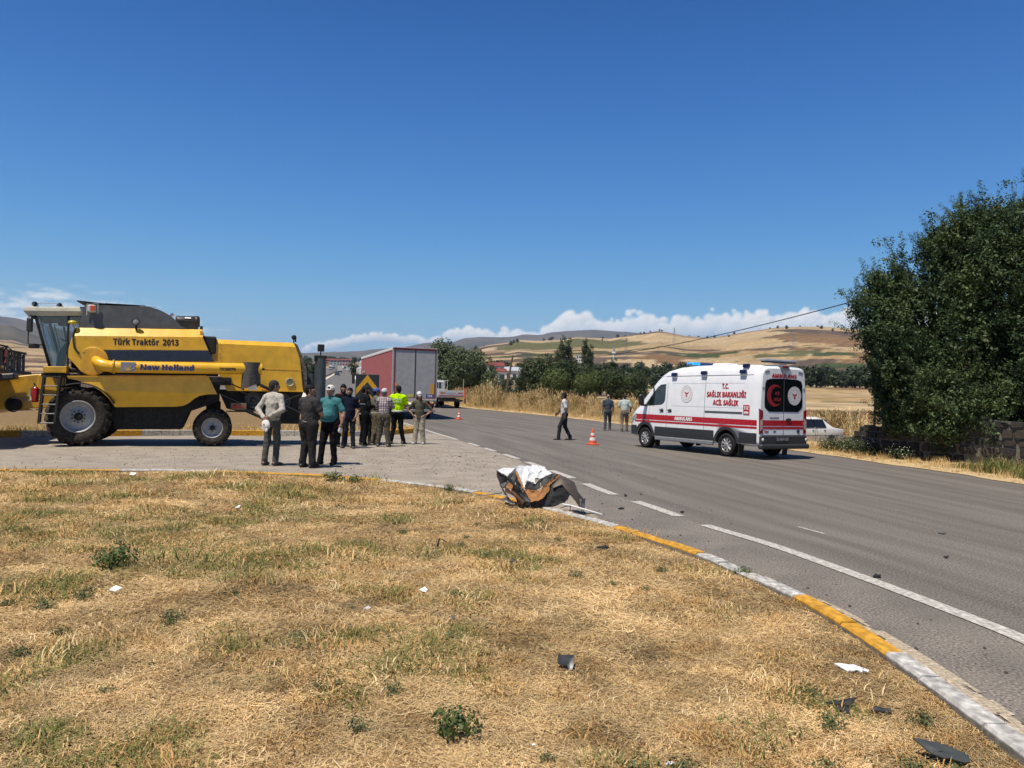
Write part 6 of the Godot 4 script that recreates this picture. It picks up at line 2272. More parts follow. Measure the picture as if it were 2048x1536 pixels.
func person(s: Dictionary) -> Node3D:
	var root := thing("person", s.label, "person", on(s.x, s.z), s.turn, s.get("group", ""))
	var h: float = s.get("h", 1.75)
	root.scale = Vector3.ONE * (h / 1.75)
	var bw: float = s.get("wide", 1.0)
	var belly: float = s.get("belly", 0.0)
	var lean: float = s.get("lean", 0.0)
	var L := {}
	# joints: left is -x, facing -z
	L.hipl = Vector3(-0.095 * bw, 0.92, 0); L.hipr = Vector3(0.095 * bw, 0.92, 0)
	L.kneel = s.get("kneel", Vector3(-0.105, 0.5, -0.015)); L.kneer = s.get("kneer", Vector3(0.105, 0.5, -0.015))
	L.footl = s.get("footl", Vector3(-0.115, 0.085, 0.03)); L.footr = s.get("footr", Vector3(0.115, 0.085, 0.03))
	var up := Vector3(0, cos(lean), -sin(lean))
	var pel := Vector3(0, 0.95, 0)
	var chest := pel + up * 0.34
	var nk := pel + up * 0.53
	L.shl = pel + up * 0.458 + Vector3(-0.172 * bw, 0, 0)
	L.shr = pel + up * 0.458 + Vector3(0.172 * bw, 0, 0)
	L.ell = s.get("ell", L.shl + Vector3(-0.06, -0.29, 0.02)); L.elr = s.get("elr", L.shr + Vector3(0.06, -0.29, 0.02))
	L.wrl = s.get("wrl", L.ell + Vector3(-0.01, -0.25, -0.06)); L.wrr = s.get("wrr", L.elr + Vector3(0.01, -0.25, -0.06))
	var hd: Vector3 = nk + up * 0.155 + Vector3(0, 0, -0.02) + s.get("head_off", Vector3.ZERO)
	var hb: Basis = Basis(Vector3.UP, s.get("look", 0.0)) * Basis(Vector3.RIGHT, s.get("nod", 0.0))
	var lo := Vector3(-0.75, -0.02, -0.75)
	var hi := Vector3(0.75, 1.85, 0.75)
	# tight box
	var pts := [L.footl, L.footr, L.kneel, L.kneer, L.ell, L.elr, L.wrl, L.wrr, L.shl, L.shr, nk, pel]
	lo = pts[0]; hi = pts[0]
	for p: Vector3 in pts:
		lo = lo.min(p); hi = hi.max(p)
	lo -= Vector3(0.22, 0.1, 0.24); hi += Vector3(0.22, 0.2, 0.24)
	lo.y = maxf(lo.y, -0.015)
	var sk: Color = s.get("skin", Color(0.30, 0.165, 0.105))
	var skin := mat(sk.r, sk.g, sk.b, 0.55, 0.0, 0.85, 4.0)
	var cell := 0.0145
	# ---- body
	var f := SDF.new(lo, hi, cell)
	f.cap(pel, chest, 0.115 * bw, 0.125 * bw, 0.05, F, 0.78)
	f.cap(chest, nk - up * 0.04, 0.125 * bw, 0.07, 0.05, F, 0.75)
	f.cap(nk - up * 0.05, nk + up * 0.07 + hb * Vector3(0, 0, -0.01), 0.056, 0.052, 0.03)
	for q: String in ["l", "r"]:
		f.cap(L["hip" + q], L["knee" + q], 0.075, 0.055, 0.03)
		f.cap(L["knee" + q], L["foot" + q], 0.052, 0.036, 0.02)
		f.cap(L["sh" + q], L["el" + q], 0.050 * bw, 0.040 * bw, 0.03)
		f.cap(L["el" + q], L["el" + q].lerp(L["wr" + q], 0.35), 0.040 * bw, 0.041 * bw, 0.02)
		f.cap(L["el" + q].lerp(L["wr" + q], 0.35), L["wr" + q], 0.041 * bw, 0.026, 0.02)
	# head on a finer grid
	var hf := SDF.new(hd - Vector3(0.17, 0.2, 0.17), hd + Vector3(0.17, 0.17, 0.17), 0.0095)
	hf.cap(hd + hb * Vector3(0, 0.035, 0.02), hd + hb * Vector3(0, 0.02, -0.012), 0.086, 0.083, 0.03, hb * Vector3(1, 0, 0), 0.88)
	hf.cap(hd + hb * Vector3(0, -0.03, -0.03), hd + hb * Vector3(0, -0.085, -0.052), 0.062, 0.034, 0.04)
	hf.cap(hd + hb * Vector3(0, -0.05, 0.01), nk + up * 0.03, 0.056, 0.054, 0.03)
	hf.cap(hd + hb * Vector3(0, 0.012, -0.1), hd + hb * Vector3(0, -0.03, -0.117), 0.011, 0.016, 0.014)
	hf.cap(hd + hb * Vector3(-0.035, 0.028, -0.088), hd + hb * Vector3(0.035, 0.028, -0.088), 0.013, 0.013, 0.012)
	hf.cap(hd + hb * Vector3(-0.02, -0.062, -0.088), hd + hb * Vector3(0.02, -0.062, -0.088), 0.011, 0.011, 0.01)
	for sd: float in [-1.0, 1.0]:
		hf.cap(hd + hb * Vector3(sd * 0.08, 0.02, 0.012), hd + hb * Vector3(sd * 0.078, -0.025, 0.006), 0.015, 0.011, 0.008)
	var fields := [f, hf]
	for q: String in ["l", "r"]:
		var wr: Vector3 = L["wr" + q]
		var el: Vector3 = L["el" + q]
		var dir: Vector3 = s.get("hand" + q, (wr - el).normalized() + Vector3(0, -0.1, 0)).normalized()
		var inw := Vector3(1 if q == "l" else -1, 0, 0)
		var palm: Vector3 = s.get("palm" + q, inw)
		palm = (palm - dir * palm.dot(dir)).normalized()
		var th: Vector3 = s.get("thumb" + q, F)
		fields.append(hand_field(wr, dir, palm, th, s.get("curl" + q, 0.75)))
	put("body", sdf_mesh(fields), skin, root)
	# ---- trousers
	var tc: Color = s.trousers
	var tm: Material = s.get("trouser_mat", mat(tc.r, tc.g, tc.b, 0.9, 0.0, 0.75, 2.0, 0.2))
	var tl := Vector3(minf(L.footl.x, L.footr.x) - 0.2, maxf(0.0, minf(L.footl.y, L.footr.y) - 0.08), minf(minf(L.footl.z, L.footr.z), minf(L.kneel.z, L.kneer.z)) - 0.22)
	var th2 := Vector3(maxf(L.footl.x, L.footr.x) + 0.2, 1.12, maxf(maxf(L.footl.z, L.footr.z), maxf(L.kneel.z, L.kneer.z)) + 0.22)
	tl.x = minf(tl.x, -0.26 * bw); th2.x = maxf(th2.x, 0.26 * bw)
	tl.z = minf(tl.z, -0.26); th2.z = maxf(th2.z, 0.26)
	f = SDF.new(tl, th2, cell)
	var loose: float = s.get("loose", 1.0)
	f.cap(pel + Vector3(-0.03 * bw, -0.02, 0.01), pel + Vector3(0.03 * bw, -0.02, 0.01), 0.142 * bw, 0.142 * bw, 0.04, F, 0.86)
	f.cap(pel + up * 0.02, pel + up * 0.13, 0.15 * bw, 0.14 * bw, 0.04, F, 0.8 + belly * 0.5)
	for q: String in ["l", "r"]:
		f.cap(L["hip" + q] + Vector3(0, -0.02, 0.005), L["knee" + q], 0.10 * bw * loose, 0.073 * loose, 0.035)
		f.cap(L["knee" + q], L["foot" + q] + Vector3(0, 0.03, 0.0), 0.073 * loose, 0.062 * loose, 0.03)
		f.cap(L["foot" + q] + Vector3(0, 0.05, 0.0), L["foot" + q] + Vector3(0, -0.02, -0.01), 0.062 * loose, 0.066 * loose, 0.02)
	f.keep_below(1.07)
	cloth_noise.offset = Vector3(s.x * 37.0, 0, s.z * 11.0)
	f.rough(cloth_noise, 0.014, 11.0, 0.6)
	put("trousers", sdf_mesh([f]), tm, root)
	# ---- shirt
	var sc: Color = s.shirt
	var sm: Material = s.get("shirt_mat", mat(sc.r, sc.g, sc.b, 0.9, 0.0, 0.82, 2.0, 0.2))
	var long_sleeve: bool = s.get("long", false)
	f = SDF.new(Vector3(lo.x, 0.74, minf(lo.z, -0.34)), Vector3(hi.x, minf(hi.y, 1.66) if not s.get("arm_up", false) else hi.y, maxf(hi.z, 0.28)), cell)
	f.cap(pel + up * -0.03 + Vector3(0, 0, -0.01), pel + up * 0.14 + Vector3(0, 0, -0.01 - belly * 0.2), 0.155 * bw, 0.152 * bw, 0.05, F, 0.86 + belly * 1.2)
	f.cap(pel + up * 0.14 + Vector3(0, 0, -belly * 0.15), chest, 0.150 * bw, 0.158 * bw, 0.05, F, 0.80 + belly * 0.6)
	f.cap(chest, pel + up * 0.46, 0.158 * bw, 0.11 * bw, 0.05, F, 0.78)
	f.cap(L.shl, L.shr, 0.066 * bw, 0.066 * bw, 0.07)
	f.cap(L.shl.lerp(nk, 0.3), L.shr.lerp(nk, 0.3), 0.06, 0.06, 0.06)
	f.cap(nk - up * 0.09, nk - up * 0.005, 0.09, 0.068, 0.04)
	for q: String in ["l", "r"]:
		var el: Vector3 = L["el" + q]
		var wr: Vector3 = L["wr" + q]
		if long_sleeve:
			f.cap(L["sh" + q], el, 0.066 * bw, 0.056 * bw, 0.05)
			f.cap(el, wr - (wr - el).normalized() * 0.015, 0.06 * bw, 0.041, 0.02)
		else:
			var e2: Vector3 = L["sh" + q].lerp(el, 0.72)
			f.cap(L["sh" + q], e2, 0.066 * bw, 0.064 * bw, 0.05)
	f.keep_above(s.get("hem", 0.86), 0.008)
	f.rough(cloth_noise, 0.013, 11.0, 0.8)
	put("shirt", sdf_mesh([f]), sm, root)
	if s.has("collar"):
		f = SDF.new(nk - Vector3(0.15, 0.1, 0.15), nk + Vector3(0.15, 0.08, 0.15), 0.01)
		f.cap(nk - up * 0.03, nk + up * 0.025, 0.072, 0.062, 0.02)
		f.keep_above(nk.y - 0.035)
		f.keep_below(nk.y + 0.02)
		var cc: Color = s.collar
		put("collar", sdf_mesh([f]), mat(cc.r, cc.g, cc.b, 0.9), root)
	# ---- shoes
	var shc: Color = s.get("shoes", Color(0.02, 0.018, 0.016))
	for q: String in ["l", "r"]:
		var ft: Vector3 = L["foot" + q]
		var yaw: float = s.get("toe" + q, 0.18 if q == "l" else -0.18)
		var pitch: float = s.get("lift" + q, 0.0)
		var fb := Basis(Vector3.UP, yaw) * Basis(Vector3.RIGHT, pitch)
		f = SDF.new(ft - Vector3(0.26, 0.16, 0.26), ft + Vector3(0.26, 0.08, 0.26), 0.011)
		f.cap(ft + fb * Vector3(0, -0.048, 0.045), ft + fb * Vector3(0, -0.052, -0.12), 0.042, 0.045, 0.03, Vector3.UP, 0.75)
		f.cap(ft + fb * Vector3(0, -0.052, -0.12), ft + fb * Vector3(0, -0.055, -0.17), 0.045, 0.034, 0.02, Vector3.UP, 0.7)
		f.cap(ft + fb * Vector3(0, -0.03, 0.03), ft + fb * Vector3(0, 0.0, 0.02), 0.042, 0.04, 0.03)
		if pitch == 0.0: f.keep_above(ft.y - 0.085 + 0.002)
		put("shoe", sdf_mesh([f]), mat(shc.r, shc.g, shc.b, s.get("gloss", 0.5)), root)
	# ---- hair, beard, cap
	var hc: Color = s.get("hair", Color(0.012, 0.010, 0.009))
	var style: String = s.get("style", "short")
	if style != "bald":
		f = SDF.new(hd - Vector3(0.17, 0.2, 0.17), hd + Vector3(0.17, 0.17, 0.19), 0.0095)
		f.cap(hd + hb * Vector3(0, 0.05, 0.03), hd + hb * Vector3(0, 0.052, -0.012), 0.087, 0.078, 0.03, hb * Vector3(1, 0, 0), 0.92)
		f.cap(hd + hb * Vector3(0, 0.0, 0.048), hd + hb * Vector3(0, -0.05, 0.055), 0.07, 0.05, 0.03, hb * Vector3(1, 0, 0), 1.05)
		for sd: float in [-1.0, 1.0]:
			f.cap(hd + hb * Vector3(sd * 0.066, 0.05, 0.01), hd + hb * Vector3(sd * 0.072, 0.0, -0.012), 0.022, 0.011, 0.02)
		if style == "long":
			f.cap(hd + hb * Vector3(0, -0.02, 0.05), hd + hb * Vector3(0, -0.14, 0.06), 0.078, 0.05, 0.03)
			for sd: float in [-1.0, 1.0]:
				f.cap(hd + hb * Vector3(sd * 0.07, 0.02, 0.0), hd + hb * Vector3(sd * 0.075, -0.12, 0.0), 0.03, 0.022, 0.03)
		f.rough(cloth_noise, 0.008, 40.0)
		put("hair", sdf_mesh([f]), mat(hc.r, hc.g, hc.b, 0.7, 0.0, 0.6, 12.0, 0.3), root)
	if s.get("beard", false):
		f = SDF.new(hd - Vector3(0.14, 0.2, 0.17), hd + Vector3(0.14, 0.05, 0.1), 0.0095)
		f.cap(hd + hb * Vector3(0, -0.068, -0.045), hd + hb * Vector3(0, -0.1, -0.062), 0.056, 0.034, 0.03)
		for sd: float in [-1.0, 1.0]:
			f.cap(hd + hb * Vector3(sd * 0.068, -0.01, -0.015), hd + hb * Vector3(sd * 0.045, -0.08, -0.05), 0.014, 0.025, 0.02)
		put("beard", sdf_mesh([f]), mat(hc.r, hc.g, hc.b, 0.8, 0.0, 0.6, 12.0, 0.3), root)
	if s.has("cap"):
		var cc: Color = s.cap
		var cm := mat(cc.r, cc.g, cc.b, 0.85, 0.0, 0.85, 4.0)
		f = SDF.new(hd - Vector3(0.19, 0.05, 0.26), hd + Vector3(0.19, 0.17, 0.19), 0.0095)
		f.cap(hd + hb * Vector3(0, 0.052, 0.022), hd + hb * Vector3(0, 0.06, -0.012), 0.1, 0.092, 0.03, hb * Vector3(1, 0, 0), 0.93)
		f.keep_above(hd.y + 0.03)
		var back: float = -1.0 if s.get("cap_back", false) else 1.0
		for sd: float in [-1.0, 0.0, 1.0]:
			f.cap(hd + hb * Vector3(sd * 0.045, 0.044, -0.08 * back), hd + hb * Vector3(sd * 0.035, 0.03, (-0.175 + absf(sd) * 0.015) * back), 0.011, 0.009, 0.012)
		var co := put("cap", sdf_mesh([f]), cm, root)
		if s.has("cap_mark"):
			var b := MB.new()
			b.box(hd + hb * Vector3(0, 0.085, -0.097), Vector3(0.06, 0.045, 0.02), hb, 0.008)
			var mc: Color = s.cap_mark
			part("badge", b, mat(mc.r, mc.g, mc.b), co)
	return root

func make_people() -> void:
	cloth_noise.seed = 4
	cloth_noise.frequency = 1.0
	cloth_noise.fractal_octaves = 3
	var group := "men standing in a group on the side road"
	var dark := Color(0.02, 0.02, 0.022)
	var p: Node3D
	var b: MB
	# man with hands clasped behind his back
	p = person({"label": "man in pale grey long-sleeved shirt, hands clasped behind him holding a white cap", "x": -5.09, "z": -16.45, "turn": -0.35, "h": 1.80, "wide": 0.98, "shirt": Color(0.50, 0.47, 0.41), "long": true, "trousers": Color(0.105, 0.105, 0.092), "shoes": Color(0.06, 0.04, 0.028), "hair": Color(0.05, 0.048, 0.045), "look": -0.5, "hem": 0.8, "group": group,
		"ell": Vector3(-0.31, 1.16, 0.10), "elr": Vector3(0.31, 1.16, 0.10), "wrl": Vector3(-0.06, 0.98, 0.21), "wrr": Vector3(0.07, 1.02, 0.22), "handl": Vector3(0.5, -0.8, 0.1), "handr": Vector3(-0.8, -0.45, 0.1), "palml": Vector3(0, 0, 1), "palmr": Vector3(0, 0, -1), "curll": 1.1, "curlr": 0.5, "loose": 0.95, "footl": Vector3(-0.12, 0.085, 0.08), "kneel": Vector3(-0.11, 0.5, 0.02)})
	var hat := SDF.new(Vector3(-0.2, 0.6, 0.1), Vector3(0.3, 1.0, 0.5), 0.01)
	hat.cap(v3(0.02, 0.86, 0.25), v3(0.04, 0.83, 0.26), 0.092, 0.088, 0.03, Vector3(0, 0, 1), 0.7)
	hat.keep_above(0.74)
	hat.cap(v3(-0.03, 0.78, 0.28), v3(0.07, 0.74, 0.3), 0.03, 0.04, 0.02, Vector3(0, 0, 1), 0.4)
	var ho := Node3D.new()
	ho.name = top_name("held_cap")
	add_child(ho)
	ho.transform = p.transform
	tag(ho, "white cap held behind the back of the man in the pale shirt", "cap")
	put("crown", sdf_mesh([hat]), mat(0.62, 0.60, 0.56, 0.85), ho)
	b = MB.new(); b.box(v3(0.03, 0.85, 0.322), v3(0.035, 0.03, 0.006)); part("badge", b, mat(0.12, 0.11, 0.1), ho)
	# stocky man, dark tee
	p = person({"label": "stocky balding man in charcoal T-shirt and dark trousers, seen from behind", "x": -4.24, "z": -16.15, "turn": -0.62, "h": 1.72, "wide": 1.2, "belly": 0.08, "shirt": Color(0.052, 0.05, 0.05), "trousers": Color(0.035, 0.033, 0.032), "shoes": Color(0.022, 0.018, 0.015), "hair": Color(0.016, 0.013, 0.012), "look": -0.75, "hem": 0.92, "loose": 1.18, "group": group, "style": "short",
		"elr": Vector3(0.30, 1.17, -0.06), "wrr": Vector3(0.12, 1.10, -0.26), "ell": Vector3(-0.30, 1.17, -0.05), "wrl": Vector3(-0.10, 1.05, -0.26), "handr": Vector3(-1, 0.1, -0.2), "handl": Vector3(1, 0.0, -0.2), "palml": Vector3(0, 0, 1), "palmr": Vector3(0, 0, 1), "footl": Vector3(-0.14, 0.085, 0.03), "footr": Vector3(0.14, 0.085, 0.0)})
	b = MB.new(); b.box(v3(0.05, 0.98, 0.16), v3(0.13, 0.03, 0.025), Basis(v3(0, 0, 1), -0.2), 0.008); part("belt_pouch", b, mat(0.12, 0.12, 0.12), p)
	# teal polo
	p = person({"label": "heavy man in teal polo shirt and white cap facing the camera", "x": -3.98, "z": -16.95, "turn": PI - 0.45, "h": 1.72, "wide": 1.14, "belly": 0.3, "shirt": Color(0.062, 0.21, 0.225), "collar": Color(0.03, 0.08, 0.09), "trousers": Color(0.014, 0.014, 0.016), "shoes": Color(0.010, 0.010, 0.010), "gloss": 0.15, "cap": Color(0.72, 0.69, 0.64), "cap_mark": Color(0.03, 0.03, 0.03), "look": 0.25, "hem": 0.96, "hair": Color(0.3, 0.28, 0.26), "group": group, "skin": Color(0.34, 0.185, 0.125),
		"ell": Vector3(-0.34, 1.16, 0.03), "wrl": Vector3(-0.36, 0.92, -0.06), "elr": Vector3(0.33, 1.17, 0.08), "wrr": Vector3(0.22, 1.05, -0.16), "handr": Vector3(-0.7, 0.1, -0.7), "loose": 1.05, "footr": Vector3(0.15, 0.085, -0.12), "kneer": Vector3(0.13, 0.5, -0.08)})
	b = MB.new(); b.tube([v3(-0.36, 0.925, -0.06), v3(-0.361, 0.9, -0.065)], 0.034, 12); part("wristwatch", b, mat(0.015, 0.015, 0.015, 0.3), p)
	b = MB.new(); b.box(v3(-0.372, 0.78, -0.12), v3(0.025, 0.1, 0.11), Basis(v3(1, 0, 0), 0.4), 0.01)
	var paper := thing("folded_paper", "folded white paper in the hand of the man in teal", "paper", p.position, p.rotation.y)
	paper.scale = p.scale
	part("sheet", b, mat(0.75, 0.74, 0.72), paper)
	# dark vest, red collar, orange bag
	p = person({"label": "man in black top with red shoulder trim behind the man in teal", "x": -4.98, "z": -22.7, "turn": PI + 0.7, "h": 1.82, "shirt": Color(0.014, 0.014, 0.016), "long": false, "collar": Color(0.3, 0.015, 0.03), "trousers": Color(0.010, 0.010, 0.012), "hair": Color(0.012, 0.011, 0.010), "look": -0.5, "nod": -0.25, "beard": true, "group": group, "loose": 1.1, "wide": 1.06,
		"elr": Vector3(0.27, 1.2, -0.08), "wrr": Vector3(0.14, 1.12, -0.3), "ell": Vector3(-0.29, 1.18, -0.02), "wrl": Vector3(-0.2, 1.02, -0.2)})
	for sd: float in [-1.0, 1.0]:
		b = MB.new(); b.box(v3(sd * 0.13, 1.485, 0.0), v3(0.15, 0.03, 0.1), Basis(v3(0, 0, 1), -sd * 0.3), 0.012); part("shoulder_trim", b, mat(0.34, 0.02, 0.04, 0.8), p)
	var bag := thing("orange_bag", "bright orange bag hanging at the side of the man in black", "bag", p.position, p.rotation.y)
	b = MB.new(); b.box(v3(-0.22, 1.06, -0.22), v3(0.2, 0.3, 0.12), Basis(v3(0, 1, 0), 0.4), 0.05); part("pouch", b, mat(0.55, 0.10, 0.02, 0.7, 0.0, 0.7, 5.0), bag)
	b = MB.new(); b.box(v3(-0.22, 1.0, -0.29), v3(0.14, 0.1, 0.06), Basis(v3(0, 1, 0), 0.4), 0.025); part("pocket", b, mat(0.5, 0.08, 0.02, 0.7), bag)
	# navy polo, beard
	p = person({"label": "bearded man in navy polo shirt and dark jeans facing the camera", "x": -4.66, "z": -22.15, "turn": PI + 0.05, "h": 1.72, "wide": 1.05, "belly": 0.06, "shirt": Color(0.011, 0.014, 0.030), "collar": Color(0.010, 0.012, 0.026), "trousers": Color(0.022, 0.027, 0.034), "shoes": Color(0.05, 0.05, 0.05), "beard": true, "look": -0.3, "nod": -0.1, "hem": 0.84, "group": group,
		"elr": Vector3(0.27, 1.13, 0.05), "wrr": Vector3(0.24, 0.88, -0.06), "ell": Vector3(-0.26, 1.14, 0.06), "wrl": Vector3(-0.2, 0.92, -0.1), "footr": Vector3(0.16, 0.085, 0.06), "footl": Vector3(-0.14, 0.085, -0.04)})
	# officer in black jacket with a pale band
	p = person({"label": "officer in black jacket with a pale reflective band at the hem", "x": -4.5, "z": -23.6, "turn": -1.0, "h": 1.8, "wide": 1.1, "shirt": Color(0.012, 0.013, 0.016), "long": true, "trousers": Color(0.011, 0.011, 0.012), "hair": Color(0.010, 0.009, 0.008), "beard": true, "look": -0.2, "hem": 0.86, "group": group, "loose": 1.1,
		"elr": Vector3(0.28, 1.17, -0.02), "wrr": Vector3(0.18, 1.14, -0.28), "ell": Vector3(-0.29, 1.17, 0.0), "wrl": Vector3(-0.16, 1.1, -0.28), "cap": Color(0.010, 0.010, 0.012)})
	band(p, 0.93, 0.165, 0.05, mat(0.42, 0.44, 0.44, 0.4))
	band(p, 1.22, 0.168, 0.035, mat(0.16, 0.18, 0.24, 0.5))
	# face half hidden, holding a phone
	p = person({"label": "man in grey shirt lifting a phone, half hidden behind the officer", "x": -4.62, "z": -24.6, "turn": PI + 0.3, "h": 1.66, "shirt": Color(0.16, 0.165, 0.18), "trousers": Color(0.03, 0.03, 0.034), "hair": Color(0.10, 0.07, 0.06), "skin": Color(0.46, 0.26, 0.2), "nod": -0.2, "group": group, "arm_up": true,
		"elr": Vector3(0.26, 1.2, -0.1), "wrr": Vector3(0.1, 1.36, -0.28), "handr": Vector3(-0.3, 0.8, -0.2), "ell": Vector3(-0.26, 1.2, -0.1), "wrl": Vector3(-0.08, 1.3, -0.28), "handl": Vector3(0.3, 0.8, -0.1)})
	# blue cap, pointing
	p = person({"label": "man in blue cap and reflective vest pointing with a raised arm", "x": -4.3, "z": -24.4, "turn": -1.15, "h": 1.74, "wide": 1.04, "shirt": Color(0.135, 0.15, 0.115), "trousers": Color(0.17, 0.135, 0.095), "shoes": Color(0.03, 0.025, 0.02), "cap": Color(0.05, 0.11, 0.34), "cap_mark": Color(0.6, 0.62, 0.66), "look": -0.1, "hem": 0.84, "loose": 1.15, "group": group, "arm_up": true, "skin": Color(0.26, 0.14, 0.09),
		"elr": Vector3(0.20, 1.44, -0.24), "wrr": Vector3(0.10, 1.50, -0.48), "handr": Vector3(-0.1, 0.1, -1), "palmr": Vector3(0, -1, 0), "curlr": 0.3, "ell": Vector3(-0.28, 1.18, 0.0), "wrl": Vector3(-0.2, 1.08, -0.24)})
	band(p, 0.98, 0.166, 0.05, mat(0.36, 0.38, 0.36, 0.4))
	band(p, 1.17, 0.166, 0.04, mat(0.26, 0.30, 0.28, 0.4))
	# plaid shirt
	var plaid := StandardMaterial3D.new()
	var im := Image.create_empty(256, 256, false, Image.FORMAT_RGB8)
	for y in 256:
		for x in 256:
			var u := x % 64
			var w := y % 64
			var c := Color(0.50, 0.47, 0.47)
			if u < 26: c = c * Color(0.40, 0.30, 0.36)
			if w < 26: c = c * Color(0.48, 0.38, 0.44)
			if u > 42 and u < 46: c = c * 0.5
			if w > 42 and w < 46: c = c * 0.5
			im.set_pixel(x, y, Color(c.r, c.g, c.b).linear_to_srgb())
	plaid.albedo_texture = ImageTexture.create_from_image(im)
	plaid.uv1_triplanar = true
	plaid.uv1_scale = Vector3.ONE * 3.4
	plaid.roughness = 0.9
	var camo := StandardMaterial3D.new()
	camo.albedo_texture = ramp_tex(17, 0.03, [[0.0, Color(0.028, 0.026, 0.018)], [0.42, Color(0.045, 0.042, 0.026)], [0.5, Color(0.09, 0.082, 0.05)], [0.7, Color(0.075, 0.058, 0.036)], [1.0, Color(0.12, 0.10, 0.07)]], 256, 3)
	camo.uv1_triplanar = true
	camo.uv1_scale = Vector3.ONE * 1.6
	camo.roughness = 0.95
	p = person({"label": "man in purple and white plaid shirt with his back to the camera", "x": -3.83, "z": -23.15, "turn": -0.1, "h": 1.72, "wide": 1.02, "shirt": Color(0.3, 0.26, 0.28), "shirt_mat": plaid, "trousers": Color(0.06, 0.06, 0.04), "trouser_mat": camo, "shoes": Color(0.13, 0.11, 0.085), "cap": Color(0.58, 0.58, 0.56), "hair": Color(0.2, 0.19, 0.18), "hem": 0.8, "loose": 1.15, "group": group, "arm_up": true, "look": -0.15,
		"ell": Vector3(-0.27, 1.2, -0.12), "wrl": Vector3(-0.14, 1.36, -0.3), "handl": Vector3(0.2, 1, -0.1), "elr": Vector3(0.27, 1.2, -0.12), "wrr": Vector3(0.12, 1.2, -0.32), "footl": Vector3(-0.16, 0.085, 0.03), "footr": Vector3(0.16, 0.085, 0.02)})
	# traffic officer in high-visibility vest
	p = person({"label": "traffic officer in bright yellow-green high-visibility vest seen from behind", "x": -3.62, "z": -24.5, "turn": -0.05, "h": 1.84, "wide": 1.06, "shirt": Color(0.50, 0.86, 0.0), "trousers": Color(0.010, 0.011, 0.015), "shoes": Color(0.016, 0.015, 0.015), "hair": Color(0.016, 0.013, 0.011), "look": 0.7, "hem": 0.95, "loose": 0.98, "group": group, "arm_up": true, "collar": Color(0.02, 0.02, 0.025),
		"ell": Vector3(-0.34, 1.34, -0.16), "wrl": Vector3(-0.24, 1.5, -0.36), "elr": Vector3(0.28, 1.18, -0.06), "wrr": Vector3(0.17, 1.12, -0.27), "footl": Vector3(-0.17, 0.085, 0.05), "footr": Vector3(0.19, 0.085, -0.03)})
	band(p, 0.99, 0.168, 0.055, mat(0.52, 0.54, 0.5, 0.3))
	lettering("TRAFİK", v3(0.0, 1.36, 0.135), Basis(v3(1, 0, 0), -0.08), 0.26, 0.06, mat(0.35, 0.45, 0.35), p, "Droid Sans", 700, 0.01)
	lettering("POLİSİ", v3(0.0, 1.28, 0.14), Basis(v3(1, 0, 0), -0.08), 0.26, 0.055, mat(0.35, 0.45, 0.35), p, "Droid Sans", 700, 0.01)
	# youth, hands on hips
	p = person({"label": "youth in olive T-shirt, cream trousers and white cap with hands on hips", "x": -2.94, "z": -24.7, "turn": PI - 0.15, "h": 1.66, "wide": 0.98, "lean": 0.12, "shirt": Color(0.125, 0.115, 0.082), "trousers": Color(0.42, 0.38, 0.29), "shoes": Color(0.4, 0.4, 0.42), "cap": Color(0.68, 0.67, 0.66), "hair": Color(0.085, 0.04, 0.022), "style": "long", "look": 0.35, "nod": -0.25, "hem": 0.84, "loose": 1.22, "skin": Color(0.34, 0.18, 0.115), "group": group,
		"ell": Vector3(-0.42, 1.15, 0.08), "wrl": Vector3(-0.24, 0.99, -0.03), "elr": Vector3(0.42, 1.15, 0.08), "wrr": Vector3(0.24, 0.99, -0.03), "handl": Vector3(0.5, -0.5, -0.5), "handr": Vector3(-0.5, -0.5, -0.5), "footl": Vector3(-0.14, 0.085, 0.02), "footr": Vector3(0.13, 0.085, -0.04)})
	# three men on the main road
	p = person({"label": "man in white shirt and dark trousers walking left across the main road", "x": 2.02, "z": -29.15, "turn": PI * 0.5 - 0.15, "h": 1.78, "wide": 0.98, "lean": 0.04, "shirt": Color(0.60, 0.60, 0.59), "trousers": Color(0.042, 0.043, 0.046), "hair": Color(0.014, 0.012, 0.011), "skin": Color(0.12, 0.062, 0.042), "beard": false, "hem": 0.85, "group": "men on the main road", "shoes": Color(0.05, 0.045, 0.04),
		"footl": Vector3(-0.09, 0.085, -0.2), "kneel": Vector3(-0.1, 0.5, -0.16), "footr": Vector3(0.09, 0.085, 0.22), "kneer": Vector3(0.1, 0.49, 0.02), "lifll": 0.0, "elr": Vector3(0.24, 1.17, -0.1), "wrr": Vector3(0.28, 1.0, -0.27), "ell": Vector3(-0.25, 1.15, 0.08), "wrl": Vector3(-0.25, 0.91, 0.04)})
	p = person({"label": "bald man in slate blue T-shirt walking away along the road edge", "x": 4.79, "z": -38.2, "turn": -0.05, "h": 1.78, "wide": 1.05, "shirt": Color(0.062, 0.078, 0.098), "trousers": Color(0.085, 0.092, 0.10), "style": "bald", "skin": Color(0.33, 0.2, 0.14), "hem": 0.86, "group": "men on the main road", "shoes": Color(0.1, 0.1, 0.1),
		"footl": Vector3(-0.13, 0.085, 0.08), "footr": Vector3(0.12, 0.085, -0.1), "kneer": Vector3(0.11, 0.5, -0.09)})
